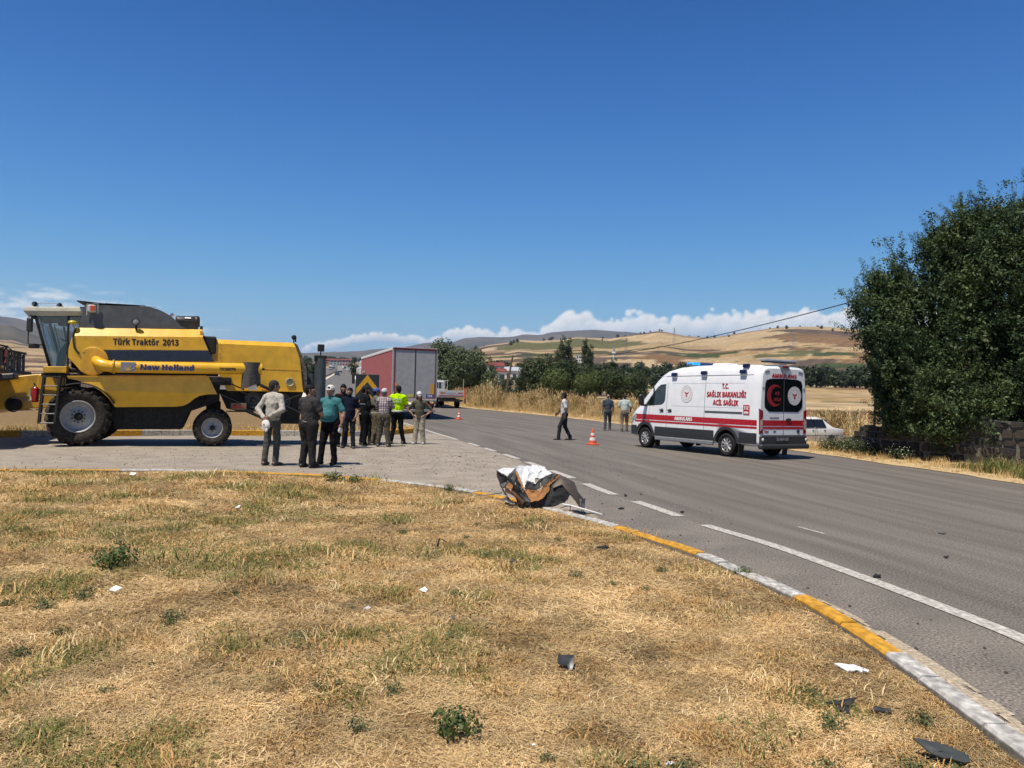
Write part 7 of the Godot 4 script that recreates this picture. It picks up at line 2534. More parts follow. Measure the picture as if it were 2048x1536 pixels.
	p = person({"label": "man in pale mint shirt and beige trousers walking beside the bald man", "x": 5.53, "z": -37.6, "turn": -0.2, "h": 1.8, "wide": 1.04, "lean": 0.14, "shirt": Color(0.46, 0.54, 0.52), "trousers": Color(0.24, 0.20, 0.165), "hair": Color(0.05, 0.032, 0.022), "skin": Color(0.2, 0.11, 0.075), "hem": 0.84, "nod": -0.3, "group": "men on the main road", "shoes": Color(0.06, 0.05, 0.045),
		"footl": Vector3(-0.1, 0.085, 0.1), "footr": Vector3(0.11, 0.085, -0.12), "kneer": Vector3(0.11, 0.5, -0.1), "ell": Vector3(-0.27, 1.16, -0.06), "wrl": Vector3(-0.26, 1.2, -0.28), "elr": Vector3(0.3, 1.14, -0.02), "wrr": Vector3(0.27, 0.96, -0.18)})

func band(p: Node3D, y: float, r: float, hgt: float, m: Material) -> void:
	var f := SDF.new(v3(-0.26, y - 0.08, -0.26), v3(0.26, y + 0.08, 0.26), 0.0125)
	var w: float = 1.08
	f.cap(v3(0, y - 0.1, -0.01), v3(0, y + 0.1, -0.01), r * w + 0.004, r * w + 0.004, 0.01, F, 0.88)
	f.keep_above(y - hgt * 0.5)
	f.keep_below(y + hgt * 0.5)
	put("reflective_band", sdf_mesh([f]), m, p)

# ================================================================ cones, signs, pole, wall
func make_objects() -> void:
	var b: MB
	# traffic cones
	var orange := mat(0.72, 0.085, 0.018, 0.5, 0.0, 0.85, 4.0)
	var white := mat(0.74, 0.73, 0.70, 0.5, 0.0, 0.85, 4.0)
	var cone := thing("traffic_cone", "orange and white traffic cone on the road left of the ambulance", "cone", on(2.83, -26.6), 0.3, "traffic cones")
	b = MB.new()
	b.box(v3(0, 0.018, 0), v3(0.38, 0.036, 0.38), Basis.IDENTITY, 0.012)
	b.lathe([Vector2(0.155, 0.03), Vector2(0.15, 0.045), Vector2(0.135, 0.06)], Vector3.ZERO, Vector3.UP, 24, 1, false, false)
	part("base", b, orange, cone)
	var rr := func(y: float) -> float: return lerpf(0.132, 0.028, (y - 0.05) / 0.49)
	var ys := [0.05, 0.15, 0.255, 0.325, 0.41, 0.53]
	for k in 5:
		b = MB.new()
		var o := 0.0015 if k % 2 == 1 else 0.0
		var pr := [Vector2(rr.call(ys[k]) + o, ys[k]), Vector2(rr.call(ys[k + 1]) + o, ys[k + 1])]
		if k == 4: pr.append_array([Vector2(0.02, 0.545), Vector2(0.001, 0.548)])
		b.lathe(pr, Vector3.ZERO, Vector3.UP, 24)
		part("white_band" if k % 2 == 1 else "cone_body", b, white if k % 2 == 1 else orange, cone)
	copy(cone, on(-3.1, -45.7), 0.8, "orange and white traffic cone far up the road beside the red lorry", "traffic cones")
	# chevron board on the far island
	var s := thing("chevron_sign", "black board with yellow upward chevrons standing behind the group of men", "sign", on(-5.62, -29.9, 0.15), 0.1)
	b = MB.new(); b.box(v3(0, 1.52, 0), v3(0.9, 1.32, 0.03), Basis.IDENTITY, 0.01); part("board", b, mat(0.018, 0.022, 0.026, 0.45), s)
	for k in 2:
		var y := 1.78 - k * 0.62
		b = MB.new()
		var poly := PackedVector2Array([Vector2(-0.42, y - 0.16), Vector2(0, y + 0.38), Vector2(0.42, y - 0.16), Vector2(0.42, y - 0.40), Vector2(0, y + 0.10), Vector2(-0.42, y - 0.40)])
		b.prism(poly, 0.016, 0.02)
		part("chevron", b, mat(0.62, 0.33, 0.012, 0.5, 0.0, 0.85, 2.0), s)
	for sd: float in [-1.0, 1.0]:
		b = MB.new(); b.tube([v3(sd * 0.28, -0.2, -0.04), v3(sd * 0.28, 2.1, -0.04)], 0.03, 8); part("post", b, mat(0.3, 0.3, 0.3, 0.4, 0.6), s)
	# red and white marker post by the verge
	var mk := thing("marker_post", "thin red and dark marker post at the road edge near the flatbed", "post", on(-3.85, -63.5))
	for q: Array in [[0.0, 0.28, 0.6, 0.45, 0.12], [0.28, 0.75, 0.06, 0.03, 0.03], [0.75, 1.6, 0.6, 0.05, 0.03]]:
		b = MB.new(); b.box(v3(0, (q[0] + q[1]) * 0.5, 0), v3(0.11, q[1] - q[0], 0.05)); part("band", b, mat(q[2], q[3], q[4], 0.6), mk)
	# leaning wooden pole with a cable to the pole in the hedge
	var wood := mat(0.16, 0.125, 0.09, 0.9, 0.0, 0.55, 1.0)
	var pl := thing("utility_pole", "leaning weathered wooden utility pole among the roadside trees", "pole", on(-0.78, -86.0))
	b = MB.new(); b.tube([v3(0, -0.3, 0), v3(0.41, 2.5, 0), v3(0.8, 4.95, 0)], [0.14, 0.12, 0.09], 10); part("shaft", b, wood, pl)
	b = MB.new(); b.tube([v3(0.76, 4.8, 0), v3(1.4, 5.0, 0.2)], 0.05, 6); b.box(v3(1.45, 5.02, 0.2), v3(0.4, 0.12, 0.18), Basis.IDENTITY, 0.03); part("lamp_arm", b, mat(0.2, 0.2, 0.2), pl)
	var pl2 := thing("utility_pole", "utility pole hidden in the big tree above the stone wall", "pole", v3(14.4, 0, -22.8))
	b = MB.new(); b.tube([v3(0, -0.3, 0), v3(0, 6.4, 0)], [0.15, 0.11], 10); part("shaft", b, wood, pl2)
	var cab := thing("overhead_cable", "thin black overhead cable sagging from the big tree to the pole", "cable")
	b = MB.new()
	var pts := []
	for k in 41:
		var t := k / 40.0
		var p := v3(14.4, 6.0, -22.8).lerp(v3(0.0, land(86.0) + 4.85, -86.0), t)
		p.y -= 4.0 * t * (1.0 - t) * 1.3
		pts.append(p)
	b.tube(pts, 0.021, 5, 1, false)
	part("wire", b, mat(0.01, 0.01, 0.01, 0.6), cab)
	# thin post at the end of the wall
	var po := thing("fence_post", "thin grey metal post at the left end of the stone wall", "post", v3(11.32, -0.15, -24.0))
	b = MB.new(); b.tube([v3(0, 0, 0), v3(0.02, 2.1, 0)], 0.035, 8); part("shaft", b, mat(0.20, 0.19, 0.18, 0.7), po)
	stone_wall()

func stone_wall() -> void:
	var line := spline([[11.25, -25.2], [11.3, -24.2], [11.5, -22.9], [12.1, -21.6], [13.3, -20.45], [15.0, -19.4], [17.5, -18.2]], 0.05)
	var w := thing("stone_wall", "low dry wall of dark rough stones with pale mortar under the tree", "wall")
	var top := func(s: float) -> float: return 0.55 + 0.45 * smoothstep(0.0, 1.2, s) + 0.32 * smoothstep(2.4, 5.0, s) + 0.05 * sin(s * 3.1)
	# mortar core
	var b := MB.new()
	var rings := []
	var n := line.size()
	var out := PackedVector2Array()
	for i in n:
		var sd := side(line, i)
		if sd.dot(Vector2(-0.7, 0.7)) < 0.0: sd = -sd
		out.append(sd)
		if i % 6 == 0 or i == n - 1:
			var h: float = top.call(i * 0.05) - 0.04
			var a := line[i] + sd * 0.16
			var c := line[i] - sd * 0.25
			rings.append(PackedVector3Array([v3(a.x, -0.2, a.y), v3(a.x, h, a.y), v3(c.x, h, c.y), v3(c.x, -0.2, c.y)]))
	b.loft(rings, true, true, -1)
	part("mortar_core", b, mat(0.20, 0.18, 0.15, 0.95, 0.0, 0.6, 3.0), w)
	var stones := [mat(0.045, 0.040, 0.036, 0.95, 0.0, 0.5, 4.0), mat(0.062, 0.053, 0.045, 0.95, 0.0, 0.5, 4.0), mat(0.036, 0.034, 0.033, 0.95, 0.0, 0.5, 4.0), mat(0.085, 0.07, 0.055, 0.95, 0.0, 0.5, 4.0)]
	var r := RandomNumberGenerator.new()
	r.seed = 12
	var y := 0.0
	var row := 0
	while y < 1.4:
		var hgt := r.randf_range(0.2, 0.32)
		var s := r.randf_range(-0.1, 0.1)
		while s < n * 0.05 - 0.1:
			var wd := r.randf_range(0.22, 0.5)
			var mid := clampi(int((s + wd * 0.5) / 0.05), 1, n - 2)
			var tp: float = top.call(mid * 0.05)
			if y < tp - 0.06:
				var hh := minf(hgt, tp - y + r.randf_range(0.0, 0.05))
				var p := line[mid]
				var sd := out[mid]
				var tn := Vector2(-sd.y, sd.x)
				var k := r.randi_range(5, 8)
				var front := PackedVector3Array()
				var back := PackedVector3Array()
				var pr := r.randf_range(0.02, 0.07)
				for q in k:
					var a := TAU * (q + r.randf_range(-0.2, 0.2)) / k
					var ex := clampf(cos(a) * 0.72, -0.5, 0.5) * (wd - 0.035)
					var ey := clampf(sin(a) * 0.72, -0.5, 0.5) * (hh - 0.03)
					var c2 := p + tn * ex + sd * (0.155)
					back.append(v3(c2.x, y + hh * 0.5 + ey, c2.y))
					var c3 := p + tn * ex * 0.86 + sd * (0.165 + pr)
					front.append(v3(c3.x, y + hh * 0.5 + ey * 0.86, c3.y))
				var sb := MB.new()
				if (back[1] - back[0]).cross(back[2] - back[0]).dot(v3(sd.x, 0, sd.y)) < 0.0:
					front.reverse(); back.reverse()
				sb.loft([back, front], false, true, -1)
				part("stone", sb, stones[r.randi() % 4], w)
			s += wd
		y += hgt
		row += 1

# ================================================================ wreck and scattered debris
var dent := FastNoiseLite.new()
func crumple(p: Vector3) -> Vector3:
	return p + Vector3(dent.get_noise_3d(p.x * 14.0, p.y * 14.0, p.z * 14.0), dent.get_noise_3d(p.x * 14.0 + 50.0, p.y * 14.0, p.z * 14.0), dent.get_noise_3d(p.x * 14.0, p.y * 14.0 + 50.0, p.z * 14.0)) * bend

var bend := 0.02
func facet(b: MB, a: Vector3, c: Vector3, d: Vector3, n: Vector3, deep: int) -> void:
	if deep > 0 and maxf(a.distance_to(c), maxf(c.distance_to(d), d.distance_to(a))) > 0.05:
		var ac := (a + c) * 0.5
		var cd := (c + d) * 0.5
		var da := (d + a) * 0.5
		facet(b, a, ac, da, n, deep - 1); facet(b, ac, c, cd, n, deep - 1); facet(b, da, cd, d, n, deep - 1); facet(b, ac, cd, da, n, deep - 1)
		return
	b.tri(crumple(a) + n, crumple(c) + n, crumple(d) + n)
	b.tri(crumple(a) - n, crumple(d) - n, crumple(c) - n)

func sheet(b: MB, p: Array, thick := 0.005) -> void:
	var c := Vector3.ZERO
	for q: Vector3 in p: c += q
	c /= p.size()
	var n := Vector3.ZERO
	for k in p.size():
		n += (p[k] - c as Vector3).cross(p[(k + 1) % p.size()] - c)
	n = n.normalized() * thick
	b.sg(2)
	for k in p.size():
		facet(b, c, p[k], p[(k + 1) % p.size()], n, 3)
	b.sg(-1)
	for k in p.size():
		for h in 4:
			var a := crumple((p[k] as Vector3).lerp(p[(k + 1) % p.size()], h / 4.0))
			var e := crumple((p[k] as Vector3).lerp(p[(k + 1) % p.size()], (h + 1) / 4.0))
			b.quad(a - n, e - n, e + n, a + n)

func wz(zx: float, zy: float, z: float) -> Vector3:
	return v3((960.0 + zx / 8.533 - 1075.0) * 0.0069, (113.0 - zy / 8.533) * 0.0069, z)

func make_debris() -> void:
	dent.seed = 3
	dent.frequency = 1.0
	var w := thing("car_wreckage", "crumpled white and black car panel with torn orange lining lying on the kerb", "wreckage", v3(0.42, 0.09, -10.55), 0.02)
	var white := paint(0.72, 0.74, 0.74, 0.3, 0.85, 2.0)
	var black := mat(0.018, 0.018, 0.019, 0.6, 0.0, 0.6, 3.0)
	var grey := mat(0.20, 0.195, 0.185, 0.5, 0.2, 0.6, 3.0)
	var foam := mat(0.55, 0.26, 0.09, 0.9, 0.0, 0.65, 3.0)
	var brown := mat(0.115, 0.088, 0.066, 0.55, 0.0, 0.7, 2.0)
	var b := MB.new()
	# crumpled white skin, front edge to the camera, folded down behind
	sheet(b, [wz(560, 330, -0.05), wz(600, 420, 0.02), wz(690, 640, 0.14), wz(740, 520, 0.1), wz(800, 400, -0.02), wz(720, 310, -0.2)])
	sheet(b, [wz(720, 310, -0.2), wz(800, 400, -0.02), wz(740, 520, 0.1), wz(885, 560, 0.12), wz(880, 480, 0.05), wz(1000, 370, -0.1), wz(900, 288, -0.28)])
	sheet(b, [wz(900, 288, -0.28), wz(1000, 370, -0.1), wz(880, 480, 0.05), wz(960, 495, 0.06), wz(1180, 410, -0.05), wz(1060, 330, -0.25)])
	sheet(b, [wz(232, 375, -0.1), wz(420, 462, 0.04), wz(560, 330, -0.06), wz(500, 348, -0.16), wz(360, 352, -0.2)])
	sheet(b, [wz(500, 348, -0.16), wz(560, 330, -0.06), wz(720, 310, -0.2), wz(640, 330, -0.4), wz(480, 420, -0.42)])
	sheet(b, [wz(720, 310, -0.2), wz(900, 288, -0.28), wz(1060, 330, -0.25), wz(1100, 560, -0.5), wz(640, 560, -0.52), wz(640, 330, -0.4)])
	part("white_panel", b, white, w)
	b = MB.new()
	sheet(b, [wz(235, 385, -0.08), wz(415, 470, 0.05), wz(440, 600, 0.02), wz(320, 640, 0.0), wz(250, 480, -0.05)])
	sheet(b, [wz(420, 460, 0.05), wz(560, 335, 0.0), wz(575, 470, 0.08), wz(520, 640, 0.12), wz(440, 560, 0.06)])
	sheet(b, [wz(575, 400, 0.05), wz(680, 640, 0.16), wz(800, 830, 0.26), wz(700, 860, 0.24), wz(560, 640, 0.1)])
	sheet(b, [wz(520, 560, 0.1), wz(700, 720, 0.2), wz(740, 900, 0.24), wz(600, 880, 0.16), wz(500, 700, 0.08)])
	sheet(b, [wz(740, 525, 0.13), wz(885, 565, 0.15), wz(960, 500, 0.1), wz(980, 620, 0.16), wz(860, 690, 0.18), wz(710, 660, 0.18)])
	sheet(b, [wz(970, 495, 0.08), wz(1200, 405, -0.02), wz(1290, 420, 0.0), wz(1110, 540, 0.1), wz(985, 600, 0.15)])
	part("black_liner", b, black, w)
	# torn orange lining board with a ragged upper edge
	b = MB.new()
	sheet(b, [wz(700, 665, 0.2), wz(780, 650, 0.2), wz(810, 690, 0.205), wz(860, 690, 0.2), wz(900, 640, 0.19), wz(930, 720, 0.2), wz(990, 690, 0.2), wz(1010, 610, 0.17), wz(1070, 560, 0.14), wz(1130, 570, 0.13), wz(1110, 680, 0.16), wz(1020, 780, 0.22), wz(920, 825, 0.25), wz(810, 840, 0.26)], 0.012)
	sheet(b, [wz(1080, 560, 0.14), wz(1290, 418, 0.02), wz(1310, 440, 0.02), wz(1180, 540, 0.1), wz(1120, 580, 0.13)], 0.01)
	part("lining_board", b, foam, w)
	b = MB.new()
	sheet(b, [wz(400, 600, 0.1), wz(460, 555, 0.12), wz(520, 590, 0.14), wz(500, 660, 0.15), wz(420, 650, 0.13)], 0.01)
	sheet(b, [wz(560, 390, 0.06), wz(600, 395, 0.07), wz(700, 640, 0.19), wz(670, 640, 0.18)], 0.006)
	part("lining_scrap", b, foam, w)
	b = MB.new()
	sheet(b, [wz(380, 620, 0.14), wz(500, 700, 0.2), wz(480, 735, 0.2), wz(400, 710, 0.16)], 0.012)
	b.tube([wz(500, 700, 0.2), wz(600, 780, 0.24), wz(690, 870, 0.25)], [0.03, 0.022, 0.028], 6, -1)
	part("rusty_bracket", b, mat(0.17, 0.085, 0.05, 0.8, 0.0, 0.5, 5.0), w)
	b = MB.new()
	sheet(b, [wz(330, 590, 0.02), wz(440, 545, 0.1), wz(400, 610, 0.12), wz(350, 640, 0.08)], 0.01)
	sheet(b, [wz(240, 470, -0.06), wz(300, 600, 0.0), wz(390, 770, 0.06), wz(430, 780, 0.08), wz(330, 640, 0.02)], 0.006)
	sheet(b, [wz(300, 850, 0.06), wz(420, 780, 0.12), wz(560, 900, 0.18), wz(420, 890, 0.14)], 0.006)
	part("torn_metal", b, grey, w)
	# brown curved bumper shell on the right
	b = MB.new()
	var rings := []
	var prof := [[1130, 560, -0.02, 1180, 620, 0.18], [1300, 415, -0.06, 1330, 560, 0.16], [1450, 490, -0.08, 1470, 720, 0.16], [1570, 550, -0.08, 1560, 820, 0.14], [1640, 720, -0.06, 1650, 950, 0.12], [1740, 830, -0.04, 1720, 1010, 0.08]]
	b.sg(1)
	for i in prof.size() - 1:
		var p: Array = prof[i]
		var q: Array = prof[i + 1]
		var rows := [wz(p[0], p[1] + 180, p[2] - 0.2), wz(p[0], p[1], p[2]), wz(p[3], (p[1] + p[4]) * 0.5, p[5] * 0.8), wz(p[3], p[4], p[5])]
		var rows2 := [wz(q[0], q[1] + 120, q[2] - 0.2), wz(q[0], q[1], q[2]), wz(q[3], (q[1] + q[4]) * 0.5, q[5] * 0.8), wz(q[3], q[4], q[5])]
		for k in 3:
			b.quad(rows[k], rows[k + 1], rows2[k + 1], rows2[k])
			var t := v3(0, -0.008, -0.012)
			b.quad(rows2[k] + t, rows2[k + 1] + t, rows[k + 1] + t, rows[k] + t)
	part("bumper_shell", b, brown, w)
	b = MB.new()
	sheet(b, [wz(1150, 570, 0.1), wz(1330, 560, 0.14), wz(1480, 740, 0.15), wz(1380, 860, 0.16), wz(1100, 960, 0.2), wz(820, 940, 0.22), wz(820, 850, 0.22), wz(1020, 790, 0.18)], 0.008)
	part("dark_lining", b, mat(0.028, 0.030, 0.032, 0.8, 0.0, 0.5, 4.0), w)
	b = MB.new()
	sheet(b, [wz(1650, 800, 0.1), wz(1745, 800, 0.02), wz(1735, 960, 0.06), wz(1650, 1000, 0.13)], 0.006)
	part("pale_corner", b, mat(0.26, 0.24, 0.21, 0.6, 0.0, 0.7, 3.0), w)
	# loose strips beside it
	var st := thing("trim_strip", "bent white trim strip lying on the kerb right of the wreck", "debris", v3(0.42, 0.07, -10.55))
	b = MB.new(); b.tube([wz(1340, 850, 0.22), wz(1500, 880, 0.22), wz(1760, 940, 0.24), wz(2000, 1000, 0.26)], [0.012, 0.016, 0.014, 0.01], 6); part("strip", b, mat(0.7, 0.7, 0.68, 0.5), st)
	b = MB.new(); b.tube([wz(1310, 910, 0.26), wz(1400, 880, 0.25), wz(1480, 870, 0.24), wz(1470, 930, 0.26)], 0.006, 5); part("clip", b, black, st)
	var rod := thing("metal_rod", "thin dark rod sticking out left of the wreck", "debris", v3(0.42, 0.07, -10.55))
	b = MB.new(); b.tube([wz(-20, 760, 0.1), wz(180, 735, 0.1), wz(340, 705, 0.08)], 0.008, 5); part("rod", b, grey, rod)
	rod = thing("metal_rod", "short dark rod on the asphalt right of the wreck", "debris", v3(0.42, 0.01, -10.7))
	b = MB.new(); b.tube([v3(0.6, 0.012, 0.2), v3(0.8, 0.012, 0.16)], 0.008, 5); part("rod", b, black, rod)
	# fragments
	bend = 0.012
	var frag := func(called: String, label: String, at: Vector3, m: Material, pts: Array, turn := 0.0) -> void:
		var o := thing(called, label, "debris", at - v3(0, 0.028, 0), turn, "broken vehicle pieces on the island")
		o.scale = Vector3.ONE * (0.6 if called == "paper_scrap" else 0.78)
		var fb := MB.new()
		for poly: Array in pts: sheet(fb, poly, 0.004)
		part("shard", fb, m, o)
	var shell := mat(0.74, 0.75, 0.76, 0.4)
	frag.call("plastic_fragment", "white jagged plastic shard near the yellow kerb", v3(1.98, 0.10, -4.38), shell, [[v3(-0.13, 0.03, -0.06), v3(-0.05, 0.0, 0.0), v3(-0.01, 0.015, 0.03), v3(0.0, 0.02, 0.0), v3(0.04, 0.0, 0.03), v3(0.06, 0.025, 0.0), v3(0.08, 0.0, 0.03), v3(0.11, 0.01, -0.01), v3(0.02, 0.03, -0.06)]])
	frag.call("plastic_fragment", "dark grey angular plate in the middle of the dry grass", v3(0.33, 0.10, -4.32), mat(0.032, 0.035, 0.04, 0.4), [[v3(-0.045, 0.09, -0.03), v3(0.07, 0.08, -0.05), v3(0.06, 0.03, 0.02), v3(0.05, -0.03, 0.06), v3(0.015, -0.03, 0.07), v3(0.02, 0.02, 0.03), v3(-0.05, 0.04, 0.02)]])
	frag.call("plastic_fragment", "black twisted strip in the grass below the white shard", v3(1.7, 0.09, -3.9), black, [[v3(-0.12, 0.02, 0.0), v3(0.04, 0.01, 0.02), v3(0.12, 0.05, -0.03), v3(0.02, 0.03, -0.03)], [v3(-0.07, 0.01, 0.05), v3(0.02, 0.02, 0.06), v3(0.0, 0.0, 0.12), v3(-0.03, 0.0, 0.1)]])
	frag.call("plastic_fragment", "short black piece near the near kerb", v3(1.86, 0.09, -3.82), black, [[v3(-0.06, 0.02, 0.0), v3(0.05, 0.01, 0.03), v3(0.06, 0.03, 0.0), v3(-0.03, 0.04, -0.02)]])
	frag.call("plastic_fragment", "large dark flap at the lower right corner of the island", v3(1.9, 0.10, -3.36), mat(0.045, 0.052, 0.05, 0.45), [[v3(-0.13, 0.06, -0.06), v3(0.0, 0.05, -0.05), v3(0.13, 0.02, 0.04), v3(0.11, 0.0, 0.09), v3(-0.02, 0.01, 0.06), v3(-0.07, 0.02, 0.02)]])
	frag.call("metal_fragment", "silver crushed scrap left of the middle of the island", v3(-0.34, 0.10, -5.16), grey, [[v3(-0.04, 0.05, -0.02), v3(0.0, 0.03, -0.01), v3(0.05, 0.0, 0.03), v3(0.02, 0.0, 0.05), v3(-0.02, 0.03, 0.02)]])
	frag.call("paper_scrap", "crumpled pale paper beside a green weed", v3(-0.64, 0.11, -5.9), shell, [[v3(-0.05, 0.02, 0), v3(0.02, 0.05, -0.02), v3(0.06, 0.02, 0.02), v3(0.0, 0.0, 0.04)], [v3(-0.02, 0.0, 0.03), v3(0.03, 0.03, 0.0), v3(0.05, 0.0, 0.05)]])
	frag.call("paper_scrap", "grey crumpled wrapper in the dry grass", v3(-0.97, 0.10, -5.39), mat(0.45, 0.44, 0.46, 0.6), [[v3(-0.05, 0.01, 0), v3(0.01, 0.04, -0.02), v3(0.05, 0.03, 0.02), v3(0.0, 0.0, 0.04)]])
	frag.call("paper_scrap", "white folded scrap at the left of the island", v3(-2.87, 0.12, -5.66), shell, [[v3(-0.07, 0.01, 0.02), v3(0.0, 0.06, -0.02), v3(0.08, 0.03, -0.02), v3(0.02, 0.0, 0.04)]])
	frag.call("paper_scrap", "small white scrap in the far green patch", v3(-3.45, 0.11, -9.8), shell, [[v3(-0.05, 0.0, 0.02), v3(0.0, 0.06, 0.0), v3(0.06, 0.07, -0.02), v3(0.05, 0.02, 0.03)]])
	frag.call("paper_scrap", "white and dark litter near the far kerb of the island", v3(-6.47, 0.12, -13.2), shell, [[v3(-0.08, 0.0, 0.02), v3(-0.03, 0.07, 0.0), v3(0.12, 0.06, -0.02), v3(0.09, 0.0, 0.05)]])
	frag.call("paper_scrap", "tiny white flake at the bottom of the picture", v3(0.13, 0.10, -3.36), shell, [[v3(-0.015, 0.0, 0.01), v3(0.0, 0.02, -0.01), v3(0.02, 0.01, 0.01)]])
	frag.call("paper_scrap", "pale crumpled scrap at the lower edge of the island", v3(0.7, 0.09, -3.24), mat(0.5, 0.49, 0.48, 0.6), [[v3(-0.04, 0.0, 0.01), v3(0.0, 0.03, -0.01), v3(0.04, 0.01, 0.02)]])
	frag.call("metal_fragment", "small black clip left of the wreck's shadow", v3(0.05, 0.10, -7.1), black, [[v3(-0.05, 0.03, 0.0), v3(0.03, 0.02, 0.02), v3(0.05, 0.0, 0.03), v3(-0.03, 0.0, 0.03)]])
	frag.call("plastic_fragment", "flat black scrap below the kerb right of the wreck", v3(0.96, 0.10, -7.83), black, [[v3(-0.08, 0.01, 0.0), v3(0.04, 0.03, -0.03), v3(0.09, 0.01, 0.0), v3(0.0, 0.0, 0.05)]])
	frag.call("metal_fragment", "curled black wire bracket in the dry grass", v3(-0.68, 0.10, -7.7), black, [[v3(-0.04, 0.0, 0.0), v3(-0.02, 0.10, 0.0), v3(0.0, 0.1, 0.0), v3(-0.02, 0.0, 0.01)], [v3(0.0, 0.1, 0.0), v3(0.06, 0.09, 0.0), v3(0.09, 0.05, 0.01), v3(0.05, 0.07, 0.0)]])
	# chips on the asphalt
	var chips := [[1.1, -11.9], [1.9, -12.6], [0.2, -15.6], [-0.4, -20.3], [2.45, -10.9], [1.62, -11.1], [2.2, -12.9], [-1.3, -19.8], [4.6, -8.1], [5.4, -9.6], [3.4, -7.1]]
	for k in chips.size():
		var o := thing("road_chip", "tiny dark chip of debris lying on the asphalt", "debris", v3(chips[k][0], 0.008, chips[k][1]), k * 1.3, "small chips on the asphalt")
		b = MB.new()
		sheet(b, [v3(-0.05, 0.0, 0.0), v3(0.0, 0.02, -0.03), v3(0.05, 0.01, 0.0), v3(0.01, 0.0, 0.03)], 0.004)
		part("shard", b, black if k % 3 else grey, o)

# ================================================================ leaves and trees
# a cloud of leaf-sized faces spread through the lobes of a crown; lobe = [centre, radii]
func leaf_cloud(lobes: Array, n: int, size: float, sd: int, cols: Array, shell := 0.55, gap := 0.15, gap_scale := 0.5) -> ArrayMesh:
	var r := RandomNumberGenerator.new()
	r.seed = sd
	var ns := FastNoiseLite.new()
	ns.seed = sd
	ns.frequency = gap_scale
	ns.fractal_octaves = 2
	var v := PackedVector3Array()
	var nm := PackedVector3Array()
	var cl := PackedColorArray()
	var ix := PackedInt32Array()
	var wsum := 0.0
	for l: Array in lobes:
		wsum += pow(l[1].x * l[1].y * l[1].z, 0.667)
	for l: Array in lobes:
		var m := int(n * pow(l[1].x * l[1].y * l[1].z, 0.667) / wsum)
		for i in m:
			var d := Vector3(r.randfn(), r.randfn(), r.randfn()).normalized()
			var rad := lerpf(shell, 1.06, pow(r.randf(), 0.6)) if r.randf() < 0.85 else r.randf()
			var p: Vector3 = l[0] + d * l[1] * rad
			if ns.get_noise_3dv(p) < -gap * 1.6 + 0.1 * (1.0 - rad):
				continue
			var up := (d + Vector3(r.randf_range(-0.9, 0.9), r.randf_range(-0.3, 1.1), r.randf_range(-0.9, 0.9))).normalized()
			var x := up.cross(Vector3(r.randfn(), r.randfn(), r.randfn())).normalized()
			var y := up.cross(x)
			var s := size * r.randf_range(0.6, 1.3)
			var c: Color = cols[r.randi() % cols.size()]
			c = c * r.randf_range(0.75, 1.25)
			var b := v.size()
			v.append_array(PackedVector3Array([p - x * s, p - y * s * 0.5 + up * s * 0.12, p + x * s, p + y * s * 0.5 + up * s * 0.12]))
			for k in 4:
				nm.append(up)
				cl.append(Color(c.r, c.g, c.b))
			ix.append_array(PackedInt32Array([b, b + 2, b + 1, b, b + 3, b + 2]))
	var a := []
	a.resize(Mesh.ARRAY_MAX)
	a[Mesh.ARRAY_VERTEX] = v
	a[Mesh.ARRAY_NORMAL] = nm
	a[Mesh.ARRAY_COLOR] = cl
	a[Mesh.ARRAY_INDEX] = ix
	var am := ArrayMesh.new()
	am.add_surface_from_arrays(Mesh.PRIMITIVE_TRIANGLES, a)
	return am

var leaf_mat: StandardMaterial3D
func leafy() -> StandardMaterial3D:
	if leaf_mat == null:
		leaf_mat = vmat(0.55, null, 1.0, 0.35)
		leaf_mat.metallic_specular = 0.35
	return leaf_mat

func trunk_mesh(b: MB, base: Vector3, tip: Vector3, r0: float, limbs: Array, sd: int) -> void:
	var r := RandomNumberGenerator.new()
	r.seed = sd
	var mid := base.lerp(tip, 0.5) + Vector3(r.randf_range(-0.15, 0.15), 0, r.randf_range(-0.15, 0.15))
	b.tube([base - Vector3(0, 0.15, 0), base + Vector3(0, 0.05, 0), mid, tip], [r0 * 1.4, r0, r0 * 0.7, r0 * 0.3], 8)
	for l: Vector3 in limbs:
		var s := base.lerp(tip, r.randf_range(0.3, 0.75))
		b.tube([s, s.lerp(l, 0.5) + Vector3(0, 0.15, 0), l], [r0 * 0.5, r0 * 0.3, r0 * 0.1], 6)

func make_plants() -> void:
	hedge_trees()
	tree_row()
	tall_grass()
	weeds()

